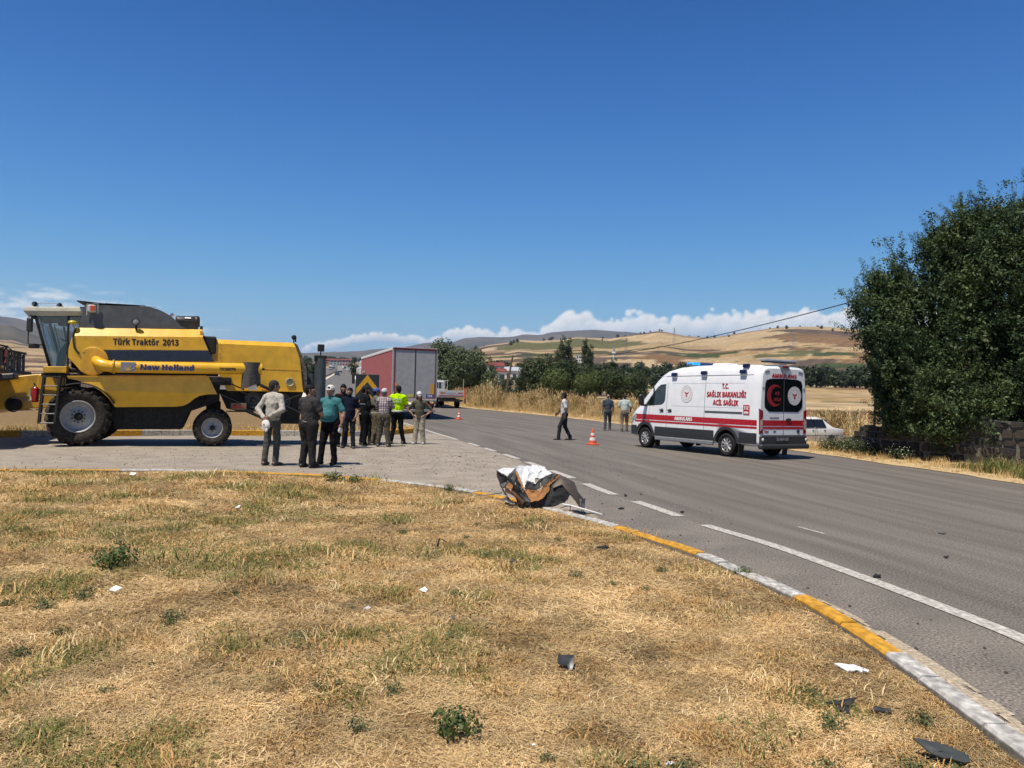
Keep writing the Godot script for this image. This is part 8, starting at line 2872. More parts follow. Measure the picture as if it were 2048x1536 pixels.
func hedge_trees() -> void:
	# big trees above the stone wall: crowns of leaf sprays
	var r := RandomNumberGenerator.new()
	r.seed = 31
	var sprays := []
	var greens := [Color(0.046, 0.072, 0.026), Color(0.062, 0.092, 0.034), Color(0.034, 0.056, 0.021), Color(0.088, 0.118, 0.046)]
	for k in 4:
		sprays.append(leaf_cloud([[Vector3.ZERO, Vector3(0.2, 0.16, 0.2)]], 34, 0.042, 500 + k, greens, 0.1, 1.0))
	var bark := mat(0.07, 0.055, 0.042, 0.95, 0.0, 0.5, 3.0)
	var specs := [
		["leafy_tree", "tall dark leafy tree at the right edge above the wall", Vector3(15.2, 0.0, -22.2), 6.6, [[v3(0, 4.9, 0), v3(2.6, 2.7, 2.4)], [v3(-1.3, 5.4, 0.4), v3(1.7, 1.9, 1.6)], [v3(1.6, 5.9, 0), v3(1.9, 1.6, 1.8)], [v3(-0.4, 6.7, 0.2), v3(0.9, 0.8, 0.9)], [v3(0.8, 3.0, 0.8), v3(2.6, 1.8, 1.9)], [v3(-2.3, 6.55, 0.3), v3(0.5, 0.6, 0.5)], [v3(-1.6, 7.0, 0.2), v3(0.45, 0.6, 0.45)], [v3(-0.2, 7.5, 0.2), v3(0.35, 0.5, 0.35)], [v3(-2.9, 6.0, 0.3), v3(0.4, 0.45, 0.4)]], 7000],
		["leafy_tree", "broad dark tree leaning over the left part of the stone wall", Vector3(12.35, 0.0, -22.6), 4.6, [[v3(0.1, 3.4, 0), v3(1.75, 1.75, 1.6)], [v3(-1.0, 3.6, 0.3), v3(1.15, 1.15, 1.0)], [v3(0.2, 4.9, 0.1), v3(1.2, 1.0, 1.1)], [v3(-0.7, 2.6, 0.4), v3(1.25, 1.1, 1.0)], [v3(-1.35, 4.6, 0.2), v3(0.6, 0.55, 0.6)], [v3(0.6, 6.1, 0.1), v3(0.9, 0.7, 0.9)], [v3(-2.0, 4.35, 0.2), v3(0.42, 0.35, 0.4)], [v3(-1.0, 5.55, 0.2), v3(0.4, 0.5, 0.4)], [v3(-0.2, 6.2, 0.2), v3(0.35, 0.45, 0.35)], [v3(-2.2, 3.7, 0.3), v3(0.35, 0.3, 0.35)], [v3(-1.7, 5.1, 0.1), v3(0.3, 0.4, 0.3)]], 4600],
		["shrub", "dense dark shrub hanging over the top of the stone wall", Vector3(12.9, 0.2, -21.75), 2.0, [[v3(0.0, 1.5, 0.2), v3(1.35, 1.1, 0.9)], [v3(-0.9, 1.3, 0.3), v3(0.8, 0.95, 0.7)], [v3(0.5, 0.9, 0.7), v3(0.8, 0.6, 0.5)], [v3(-1.1, 2.2, 0.1), v3(0.8, 0.9, 0.7)]], 3000],
		["shrub", "dark shrub drooping over the left end of the stone wall", Vector3(11.75, 0.1, -22.9), 1.8, [[v3(0.0, 1.3, 0.2), v3(0.75, 0.75, 0.6)], [v3(0.5, 0.75, 0.55), v3(0.6, 0.5, 0.4)], [v3(-0.2, 2.0, 0.0), v3(0.6, 0.7, 0.6)]], 1300],
		["shrub", "dark shrub at the far right behind the wall", Vector3(15.2, 0.2, -20.4), 2.4, [[v3(0, 1.7, 0), v3(1.7, 1.3, 1.0)], [v3(1.6, 2.1, 0.2), v3(1.4, 1.3, 1.0)], [v3(-0.4, 2.6, -0.3), v3(1.2, 1.1, 1.0)]], 3200]]
	for s: Array in specs:
		var t := thing(s[0], s[1], "tree" if s[0] == "leafy_tree" else "shrub", s[2])
		var b := MB.new()
		var limbs := []
		for l: Array in s[4]: limbs.append(l[0])
		for l: Array in s[4]: limbs.append(l[0] + v3(r.randf_range(-0.5, 0.5), 0.4, r.randf_range(-0.4, 0.4)) * l[1])
		for extra in 9: limbs.append(s[4][extra % s[4].size()][0] + v3(r.randf_range(-0.6, 0.6), r.randf_range(-0.5, 0.5), r.randf_range(-0.4, 0.6)) * s[4][extra % s[4].size()][1])
		trunk_mesh(b, v3(0, 0, 0), v3(0, s[3] * 0.85, 0), 0.05 * s[3] * 0.6, limbs, 40)
		part("trunk", b, bark, t)
		var per := int(s[5] / 4)
		for k in 4:
			var mm := MultiMesh.new()
			mm.transform_format = MultiMesh.TRANSFORM_3D
			mm.use_colors = true
			mm.mesh = sprays[k]
			var places := []
			var ns := FastNoiseLite.new()
			ns.seed = 77
			ns.frequency = 0.8
			var wsum := 0.0
			for l: Array in s[4]: wsum += pow(l[1].x * l[1].y * l[1].z, 0.667)
			for l: Array in s[4]:
				for i in int(per * pow(l[1].x * l[1].y * l[1].z, 0.667) / wsum):
					var d := Vector3(r.randfn(), r.randfn(), r.randfn()).normalized()
					var rad := lerpf(0.62, 1.05, pow(r.randf(), 0.7)) if r.randf() < 0.86 else r.randf_range(0.2, 0.7)
					var p: Vector3 = l[0] + d * l[1] * rad
					if ns.get_noise_3dv(p) < -0.1: continue
					if r.randf() < 0.08: p += (d + Vector3(0, 0.5, 0)) * r.randf_range(0.1, 0.5)
					places.append(Transform3D(Basis(Vector3(r.randfn(), r.randfn(), r.randfn()).normalized(), r.randf() * TAU).scaled(Vector3.ONE * r.randf_range(0.8, 1.35)), p))
			# sprigs reaching out of the crown
			for sp in 16:
				var l: Array = s[4][r.randi() % s[4].size()]
				var d := Vector3(r.randf_range(-1.0, 0.6), r.randf_range(-0.1, 1.0), r.randf_range(-0.3, 0.6)).normalized()
				var p0: Vector3 = l[0] + d * l[1] * 0.9
				var grow := (d + Vector3(0, 0.55, 0)).normalized()
				for q in 7:
					places.append(Transform3D(Basis(Vector3(r.randfn(), r.randfn(), r.randfn()).normalized(), r.randf() * TAU).scaled(Vector3.ONE * lerpf(0.95, 0.4, q / 6.0)), p0 + grow * q * 0.11 + Vector3(r.randf_range(-0.05, 0.05), 0, 0)))
			mm.instance_count = places.size()
			for i in places.size():
				mm.set_instance_transform(i, places[i])
				var tone := clampf(0.5 + ns.get_noise_3dv(places[i].origin * 0.7 + Vector3(40, 0, 0)) * 1.3, 0.0, 1.0)
				var g := r.randf_range(0.8, 1.2) * lerpf(0.75, 1.5, tone)
				mm.set_instance_color(i, Color(g * lerpf(0.86, 1.08, tone), g, g * lerpf(1.15, 0.9, tone)))
			var mi := MultiMeshInstance3D.new()
			mi.name = "crown"
			mi.multimesh = mm
			mi.material_override = leafy()
			mi.set_meta("kind", "stuff")
			t.add_child(mi, true)

func tree_row() -> void:
	var r := RandomNumberGenerator.new()
	r.seed = 9
	var bark := mat(0.08, 0.065, 0.05, 0.95)
	var olive := [Color(0.085, 0.11, 0.05), Color(0.105, 0.135, 0.066), Color(0.068, 0.09, 0.042)]
	var dark := [Color(0.048, 0.07, 0.028), Color(0.062, 0.088, 0.034), Color(0.038, 0.056, 0.024)]
	var light := [Color(0.082, 0.11, 0.034), Color(0.10, 0.13, 0.042), Color(0.065, 0.09, 0.028)]
	var kinds := []
	var make := func(lobes: Array, n: int, cols: Array, sd: int) -> Array:
		var b := MB.new()
		var limbs := []
		for l: Array in lobes: limbs.append(l[0])
		trunk_mesh(b, Vector3.ZERO, v3(0, 3.6, 0), 0.16, limbs, sd)
		return [leaf_cloud(lobes, n, 0.15, sd, cols, 0.5, 0.2, 0.6), b.mesh()]
	kinds.append(make.call([[v3(0, 3.4, 0), v3(2.3, 2.2, 2.2)], [v3(-1.2, 2.5, 0.5), v3(1.6, 1.7, 1.5)], [v3(1.3, 2.3, 0.4), v3(1.6, 1.7, 1.5)], [v3(0.3, 5.0, 0), v3(1.2, 1.1, 1.2)], [v3(0, 1.2, 0.8), v3(2.2, 1.1, 1.2)]], 6500, olive, 61))
	kinds.append(make.call([[v3(0, 3.0, 0), v3(2.0, 1.9, 1.9)], [v3(1.0, 4.2, 0), v3(1.3, 1.3, 1.3)], [v3(-1.3, 3.5, 0.3), v3(1.2, 1.3, 1.2)], [v3(0, 1.3, 0.7), v3(2.3, 1.2, 1.3)]], 5500, dark, 62))
	kinds.append(make.call([[v3(0, 2.4, 0), v3(2.4, 1.6, 1.9)], [v3(-1.5, 2.9, 0.2), v3(1.3, 1.2, 1.2)], [v3(1.6, 2.7, 0.2), v3(1.2, 1.3, 1.1)], [v3(0.4, 3.7, 0), v3(1.1, 0.9, 1.1)], [v3(0, 1.0, 0.8), v3(2.6, 1.0, 1.3)]], 5500, light, 63))
	# [x, z, height scale, kind, label]
	var row := [
		[-8.6, -92.0, 1.15, 0, "grey-green willow rising behind the red lorry's roof"], [-6.2, -90.0, 1.0, 0, "grey-green tree right beside the lorry's rear doors"], [-4.3, -93.0, 0.98, 0, "rounded grey-green tree left of the leaning pole"], [-6.9, -98.0, 1.05, 1, "dark tree between the two grey-green trees by the lorry"], [-2.5, -91.0, 0.56, 0, "low bushy grey-green tree at the foot of the leaning pole"],
		[-0.6, -99.0, 0.46, 1, "dark bush just behind the leaning pole"], [1.1, -96.0, 0.52, 1, "dark tree right of the leaning pole"], [3.2, -98.0, 1.02, 1, "tallest dark tree in the middle of the roadside row"], [5.2, -95.0, 0.86, 2, "olive tree right of the tallest dark tree"], [7.0, -99.0, 0.9, 1, "dark tree below the left poplars"], [8.8, -95.0, 0.72, 2, "low olive tree under the poplars"], [10.6, -98.0, 0.80, 2, "bright green tree right of the poplars"], [12.4, -96.0, 0.78, 1, "dark green tree above the walking men"], [14.0, -98.0, 0.76, 2, "rounded bright tree near the end of the roadside row"], [15.6, -96.0, 0.70, 1, "last dark bush at the right end of the roadside row"], [17.2, -104.0, 0.55, 1, "small dark bush left of the ambulance's windscreen"],
		[-10.2, -97.0, 1.0, 1, "dark tree hidden mostly behind the red lorry"], [3.6, -112.0, 0.7, 2, "tree glimpsed behind the white roof"], [9.6, -112.0, 0.95, 1, "tree in the second line behind the olive trees"], [13.4, -116.0, 0.85, 1, "dark tree in the second line at the right"]]
	for q: Array in row:
		var k: Array = kinds[q[3]]
		var t := thing("roadside_tree", q[4], "tree", on(q[0], q[1], 0.0), r.randf() * TAU, "trees along the far side of the road")
		t.scale = Vector3(q[2] * r.randf_range(0.92, 1.08), q[2], q[2] * r.randf_range(0.92, 1.08))
		put("trunk", k[1], bark, t)
		put("crown", k[0], leafy(), t)
	# poplars
	var pop_m := leaf_cloud([[v3(0, 3.0, 0), v3(1.0, 2.6, 1.0)], [v3(0.2, 6.0, 0.1), v3(0.9, 2.6, 0.9)], [v3(-0.2, 8.6, 0), v3(0.65, 2.0, 0.65)], [v3(0.3, 4.4, 0.4), v3(0.8, 1.8, 0.8)]], 4200, 0.17, 71, dark, 0.4, 0.12, 0.8)
	var pb := MB.new()
	pb.tube([v3(0, -0.2, 0), v3(0, 5, 0), v3(0, 9.5, 0)], [0.2, 0.14, 0.05], 8)
	var pt := pb.mesh()
	var pops := [[12.2, -190.0, 1.02, "tallest poplar of the left pair beyond the row"], [13.9, -192.0, 0.98, "second poplar of the left pair"], [10.9, -188.0, 0.72, "short poplar left of the tall pair"], [17.9, -190.0, 0.98, "tall poplar standing right of the pair"], [19.4, -193.0, 0.86, "poplar touching the tall right-hand one"], [25.1, -192.0, 0.62, "small slender poplar apart to the right"], [15.9, -196.0, 0.6, "short poplar between the tall ones"]]
	for q: Array in pops:
		var t := thing("poplar_tree", q[3], "tree", on(q[0], q[1]), r.randf() * TAU, "poplars beyond the roadside trees")
		t.scale = Vector3(1.35, q[2] * 1.18, 1.35)
		put("trunk", pt, bark, t)
		put("crown", pop_m, leafy(), t)
	# trees of the valley floor and the hills: shared far crowns
	var far_kinds := []
	for k in 4:
		far_kinds.append(leaf_cloud([[v3(0, 2.6, 0), v3(2.2, 2.0, 2.2)], [v3(r.randf_range(-1.2, 1.2), 3.8, 0.4), v3(1.4, 1.3, 1.4)], [v3(r.randf_range(-1.6, 1.6), 1.6, 0.6), v3(1.9, 1.4, 1.7)]], 420, 0.42, 80 + k, [Color(0.040, 0.058, 0.026), Color(0.052, 0.072, 0.034), Color(0.030, 0.046, 0.022)], 0.4, 0.4))
	var fb := MB.new()
	fb.tube([v3(0, -0.3, 0), v3(0, 2.6, 0)], [0.25, 0.14], 6)
	var ft := fb.mesh()
	var far_tree := func(x: float, z: float, s: float, label: String, group: String) -> void:
		var t := thing("distant_tree", label, "tree", v3(x, elevation(x, z) - 0.1, z), r.randf() * TAU, group)
		t.scale = Vector3(s * r.randf_range(0.85, 1.3), s, s * r.randf_range(0.85, 1.3))
		put("trunk", ft, bark, t)
		put("crown", far_kinds[r.randi() % 4], leafy(), t)
	# belts: [bearing from, bearing to, distance, count, scale]
	for q: Array in [[9.0, 26.0, 640.0, 50, 2.0, "dark tree in the long belt behind the ambulance roof"], [7.0, 21.0, 560.0, 26, 1.3, "low tree in the hedge line in front of the long belt"], [19.5, 27.0, 330.0, 30, 1.5, "dark tree in the clump beside the big tree's left edge"], [8.5, 13.0, 250.0, 9, 1.0, "small dark tree in the field left of the ambulance windscreen"], [-3.5, 3.0, 420.0, 22, 1.5, "tree in the grove behind the red-roofed house"], [3.0, 9.5, 480.0, 20, 1.7, "tree in the grove around the white four-storey block"], [-15.8, -9.5, 1350.0, 30, 2.0, "tree in the belt at the far end of the highway"], [-16.5, -14.2, 300.0, 10, 1.2, "tree left of the highway beside the harvester's tail"], [-11.6, -9.5, 330.0, 7, 1.0, "tree right of the highway beside the lorry cab"]]:
		for k in int(q[3]):
			var az := deg_to_rad(lerpf(q[0], q[1], (k + r.randf()) / q[3]))
			var d: float = q[2] * r.randf_range(0.94, 1.08)
			far_tree.call(sin(az) * d, -cos(az) * d, q[4] * r.randf_range(0.6, 1.25), q[5], "valley trees")
	for k in 46:
		var az := deg_to_rad(r.randf_range(-3.0, 27.0))
		var d := r.randf_range(1400.0, 2420.0)
		far_tree.call(sin(az) * d, -cos(az) * d, r.randf_range(0.8, 2.0), "single dark tree dotted on the tan hillside", "hillside trees")

func blades(n: int, spread: float, hmin: float, hmax: float, wid: float, lean: float, sd: int, head := 0.0) -> ArrayMesh:
	var r := RandomNumberGenerator.new()
	r.seed = sd
	var v := PackedVector3Array()
	var nm := PackedVector3Array()
	var cl := PackedColorArray()
	var ix := PackedInt32Array()
	for i in n:
		var a := r.randf() * TAU
		var p := Vector3(cos(a), 0, sin(a)) * spread * sqrt(r.randf())
		var dir := r.randf() * TAU
		var o := Vector3(cos(dir), 0, sin(dir))
		var h := r.randf_range(hmin, hmax)
		var ln := r.randf_range(0.15, 1.0) * lean * h
		var s := Vector3(-o.z, 0, o.x).rotated(Vector3.UP, r.randf_range(-0.6, 0.6)) * wid * r.randf_range(0.7, 1.3)
		var q1 := p + Vector3(0, h * 0.55, 0) + o * ln * 0.35
		var q2 := p + Vector3(0, h * (1.0 - 0.18 * lean), 0) + o * ln
		var g := r.randf_range(0.72, 1.28)
		var c := Color(g, g * r.randf_range(0.94, 1.05), g * r.randf_range(0.88, 1.1))
		var b := v.size()
		var fnm := s.cross(q2 - p).normalized()
		if fnm.y < 0.0:
			fnm = -fnm
			s = -s
		fnm = (fnm + Vector3.UP * 0.7).normalized()
		if head > 0.0 and r.randf() < 0.6:
			v.append_array(PackedVector3Array([p - s, p + s, q1 - s * 0.7, q1 + s * 0.7, q2 - s * 0.5, q2 + s * 0.5]))
			ix.append_array(PackedInt32Array([b, b + 2, b + 1, b + 1, b + 2, b + 3, b + 2, b + 4, b + 3, b + 3, b + 4, b + 5]))
			for k in 6:
				cl.append(c)
				nm.append(fnm)
			var e := q2 + (q2 - q1).normalized() * head
			var m := q2.lerp(e, 0.45)
			var b2 := v.size()
			v.append_array(PackedVector3Array([q2, m - s.normalized() * head * 0.13, m + s.normalized() * head * 0.13, e, m + o * head * 0.13, m - o * head * 0.13]))
			ix.append_array(PackedInt32Array([b2, b2 + 1, b2 + 2, b2 + 1, b2 + 3, b2 + 2, b2, b2 + 4, b2 + 5, b2 + 4, b2 + 3, b2 + 5]))
			for k in 6:
				cl.append(c * 1.12)
				nm.append(fnm)
		else:
			v.append_array(PackedVector3Array([p - s, p + s, q1 - s * 0.8, q1 + s * 0.8, q2]))
			ix.append_array(PackedInt32Array([b, b + 2, b + 1, b + 1, b + 2, b + 3, b + 2, b + 4, b + 3]))
			for k in 5:
				cl.append(c)
				nm.append(fnm)
	var ar := []
	ar.resize(Mesh.ARRAY_MAX)
	ar[Mesh.ARRAY_VERTEX] = v
	ar[Mesh.ARRAY_NORMAL] = nm
	ar[Mesh.ARRAY_COLOR] = cl
	ar[Mesh.ARRAY_INDEX] = ix
	var am := ArrayMesh.new()
	am.add_surface_from_arrays(Mesh.PRIMITIVE_TRIANGLES, ar)
	return am

var straw_mat: StandardMaterial3D
func scatter(called: String, label: String, category: String, mesh: Mesh, places: Array, cols: Array) -> void:
	if straw_mat == null:
		straw_mat = vmat(0.8, null, 1.0, 0.3)
		straw_mat.metallic_specular = 0.2
	if places.is_empty(): return
	var mm := MultiMesh.new()
	mm.transform_format = MultiMesh.TRANSFORM_3D
	mm.use_colors = true
	mm.mesh = mesh
	mm.instance_count = places.size()
	for i in places.size():
		mm.set_instance_transform(i, places[i])
		mm.set_instance_color(i, cols[i])
	var o := MultiMeshInstance3D.new()
	o.name = top_name(called)
	o.multimesh = mm
	o.material_override = straw_mat
	add_child(o)
	tag(o, label, category, "", "stuff")

func straws(n: int, spread: float, sd: int) -> ArrayMesh:
	var r := RandomNumberGenerator.new()
	r.seed = sd
	var st := SurfaceTool.new()
	st.begin(Mesh.PRIMITIVE_TRIANGLES)
	for i in n:
		var a := r.randf() * TAU
		var p := Vector3(cos(a), 0, sin(a)) * spread * sqrt(r.randf())
		var d := r.randf() * TAU
		var o := Vector3(cos(d), r.randf_range(-0.12, 0.35), sin(d)) * r.randf_range(0.02, 0.065)
		var s := Vector3(-sin(d), r.randf_range(-0.4, 0.4), cos(d)) * r.randf_range(0.0011, 0.0022)
		var g := r.randf_range(0.6, 1.3)
		st.set_color(Color(g, g * r.randf_range(0.93, 1.04), g * r.randf_range(0.82, 1.1)))
		st.set_normal(Vector3(r.randf_range(-0.4, 0.4), 1, r.randf_range(-0.4, 0.4)).normalized())
		p.y += r.randf_range(0.0, 0.012)
		var q := [p - o - s, p - o + s, p + o + s, p + o - s]
		var order := [0, 1, 2, 0, 2, 3]
		if ((q[1] - q[0]) as Vector3).cross(q[2] - q[0]).y > 0.0: order = [0, 2, 1, 0, 3, 2]
		for k: int in order: st.add_vertex(q[k])
	return st.commit()

func spin(r: RandomNumberGenerator, s: float, p: Vector3) -> Transform3D:
	return Transform3D(Basis(Vector3.UP, r.randf() * TAU).scaled(Vector3(s, s * r.randf_range(0.8, 1.2), s)), p)

func tall_grass() -> void:
	var r := RandomNumberGenerator.new()
	r.seed = 55
	var edge := spline(road_edge, 0.25)
	var meshes := []
	for k in 4: meshes.append(blades(34, 0.28, 0.5, 1.0, 0.007, 0.4, 900 + k, 0.13))
	var low := []
	for k in 3: low.append(blades(30, 0.25, 0.12, 0.34, 0.006, 0.8, 930 + k))
	var places := [[], [], [], []]
	var cols := [[], [], [], []]
	var lp := [[], [], []]
	var lc := [[], [], []]
	for i in edge.size():
		var z := edge[i].y
		if z > -13.0 or z < -74.0: continue
		var sd := side(edge, i)
		if sd.dot(Vector2(1, -0.3)) < 0.0: sd = -sd
		var tall := clampf((-z - 30.0) / 6.0, 0.0, 1.0)
		for k in int(34 * (0.3 + tall)):
			var off := 0.75 + r.randf() * (7.5 if z < -30.0 else 1.9)
			var p := edge[i] + sd * off + Vector2(r.randf_range(-0.2, 0.2), r.randf_range(-0.2, 0.2))
			if p.distance_to(Vector2(13.0, -34.8)) < 2.5: continue
			var ns := fn.get_noise_2d(p.x * 70.0, p.y * 70.0)
			if ns < -0.28: continue
			var s := (0.32 + tall * 0.6) * smoothstep(0.3, 2.2, off) * (1.0 + ns * 1.1) * r.randf_range(0.5, 1.15) * clampf(0.85 + fn2.get_noise_2d(p.x * 260.0, p.y * 260.0) * 0.9, 0.35, 1.35)
			if tall < 0.2: s *= 0.75
			if s < 0.12: continue
			var j := r.randi() % 4
			var gy2 := 0.02 if z < -42.0 or off < 3.2 else -0.25
			places[j].append(spin(r, s, on(p.x, p.y, gy2)))
			var c := Color(0.62, 0.49, 0.28).lerp(Color(0.42, 0.285, 0.14), r.randf())
			if r.randf() < 0.10 + 0.3 * clampf(ns, 0, 1): c = Color(0.16, 0.17, 0.06)
			cols[j].append(c)
		for k in 6:
			var off := r.randf_range(-0.05, 1.6)
			var p := edge[i] + sd * off + Vector2(r.randf_range(-0.15, 0.15), r.randf_range(-0.15, 0.15))
			var j := r.randi() % 3
			lp[j].append(spin(r, r.randf_range(0.3, 0.8) * smoothstep(-0.2, 0.9, off) + 0.15, on(p.x, p.y, 0.02)))
			lc[j].append(Color(0.60, 0.44, 0.20).lerp(Color(0.36, 0.25, 0.12), r.randf()))
	for j in 4:
		scatter("tall_dry_grass", "tall straw coloured grass along the far road edge", "grass", meshes[j], places[j], cols[j])
	for j in 3:
		scatter("verge_grass", "short dry grass fringing the far road edge", "grass", low[j], lp[j], lc[j])

func weeds() -> void:
	var r := RandomNumberGenerator.new()
	r.seed = 66
	var green := [Color(0.055, 0.075, 0.024), Color(0.075, 0.095, 0.035), Color(0.04, 0.056, 0.02)]
	# flowering weeds between car and wall
	var spots := [[10.7, -25.6, 0.55, "white-flowered weed clump right behind the ambulance"], [11.05, -25.1, 0.5, "white-flowered weed clump in front of the parked car"], [10.9, -24.4, 0.55, "white-flowered weed clump at the end of the wall"], [11.0, -23.6, 0.5, "white-flowered weeds at the foot of the wall"], [11.4, -22.3, 0.45, "sparse white-flowered weeds under the shrub"]]
	for q: Array in spots:
		var t := thing("flowering_weed", q[3], "plant", v3(q[0], 0.03, q[1]))
		put("foliage", leaf_cloud([[v3(0, q[2] * 0.45, 0), v3(0.5, q[2] * 0.5, 0.45)]], 900, 0.035, int(q[1] * -10.0), green, 0.1, 0.6), leafy(), t)
		put("flowers", leaf_cloud([[v3(0, q[2] * 0.62, 0.1), v3(0.52, q[2] * 0.5, 0.45)]], 130, 0.018, int(q[1] * -11.0), [Color(0.7, 0.7, 0.64)], 0.8, 1.0), leafy(), t)
	for q: Array in [[12.05, -21.35, "orange poppies flowering at the foot of the stone wall"]]:
		var t := thing("poppy_plant", q[2], "plant", v3(q[0], 0.03, q[1]))
		put("foliage", leaf_cloud([[v3(0, 0.35, 0), v3(0.3, 0.35, 0.2)]], 260, 0.035, 5, green, 0.1, 0.6), leafy(), t)
		for k in 4:
			var b := MB.new()
			b.lathe([Vector2(0.001, 0.0), Vector2(0.03, 0.01), Vector2(0.05, 0.035)], v3([-0.2, -0.1, -0.2, 0.05][k], [0.95, 0.88, 0.6, 0.9][k], 0.15), v3(0.2, 1, 0.6), 9)
			part("poppy", b, mat(0.5, 0.07, 0.02, 0.6), t)
	# green grass patch at the right end of the verge
	var gm := blades(30, 0.22, 0.2, 0.5, 0.008, 0.6, 77)
	var pl := []
	var co := []
	for k in 260:
		var p := Vector2(r.randf_range(11.3, 14.0), r.randf_range(-19.6, -14.0))
		if p.x < 11.25 + (p.y + 20.0) * -0.02: continue
		pl.append(spin(r, r.randf_range(0.5, 1.0), v3(p.x, 0.03, p.y)))
		co.append(Color(0.075, 0.11, 0.032).lerp(Color(0.3, 0.24, 0.1), r.randf() * 0.5))
	scatter("verge_grass", "green grass patch below the stone wall at the right edge", "grass", gm, pl, co)
	# green weeds in the near island
	var protos := [leaf_cloud([[v3(0, 0.05, 0), v3(0.11, 0.06, 0.1)]], 330, 0.012, 301, [Color(0.075, 0.11, 0.03), Color(0.10, 0.13, 0.045), Color(0.055, 0.085, 0.024)], 0.1, 1.0), leaf_cloud([[v3(0, 0.035, 0), v3(0.08, 0.04, 0.08)]], 150, 0.011, 302, [Color(0.10, 0.12, 0.05), Color(0.13, 0.15, 0.065)], 0.1, 1.0)]
	for q: Array in [[-0.21, -3.47, 1.15, 0, "leafy green weed at the bottom centre of the island"], [-2.96, -13.0, 1.8, 0, "upright green plant by the kerb near the three nearest men"], [-2.6, -12.9, 1.4, 0, "smaller green plant by the kerb near the three nearest men"], [-0.95, -12.2, 1.0, 0, "green plant at the yellow kerb left of the wreck"], [2.05, -6.72, 0.8, 0, "green tuft growing through the white kerb"], [-3.27, -6.43, 1.9, 0, "dense green clump at the left of the island"]]:
		var t := thing("green_weed", q[4], "plant", v3(q[0], 0.07, q[1]), r.randf() * TAU)
		t.scale = Vector3.ONE * q[2]
		put("foliage", protos[q[3]], leafy(), t)
	for k in 70:
		var x := r.randf_range(-5.5, 2.0)
		var z := r.randf_range(-10.5, -2.7)
		if not in_island(x, z, 0.3): continue
		var t := thing("low_weed", "small green weed in the dry island grass", "plant", v3(x, 0.06, z), r.randf() * TAU, "small weeds in the island")
		t.scale = Vector3.ONE * r.randf_range(0.45, 1.0)
		put("foliage", protos[1], leafy(), t)

var island_poly := PackedVector2Array()
func in_island(x: float, z: float, margin := 0.1) -> bool:
	if island_poly.is_empty():
		var near := spline(kerb_near, 0.3)
		for p in near: island_poly.append(p)
		island_poly.append(Vector2(-30, 10))
	if not Geometry2D.is_point_in_polygon(Vector2(x, z), island_poly): return false
	if margin > 0.0:
		for i in island_poly.size() - 1:
			if island_poly[i].distance_squared_to(Vector2(x, z)) < margin * margin: return false
	return true

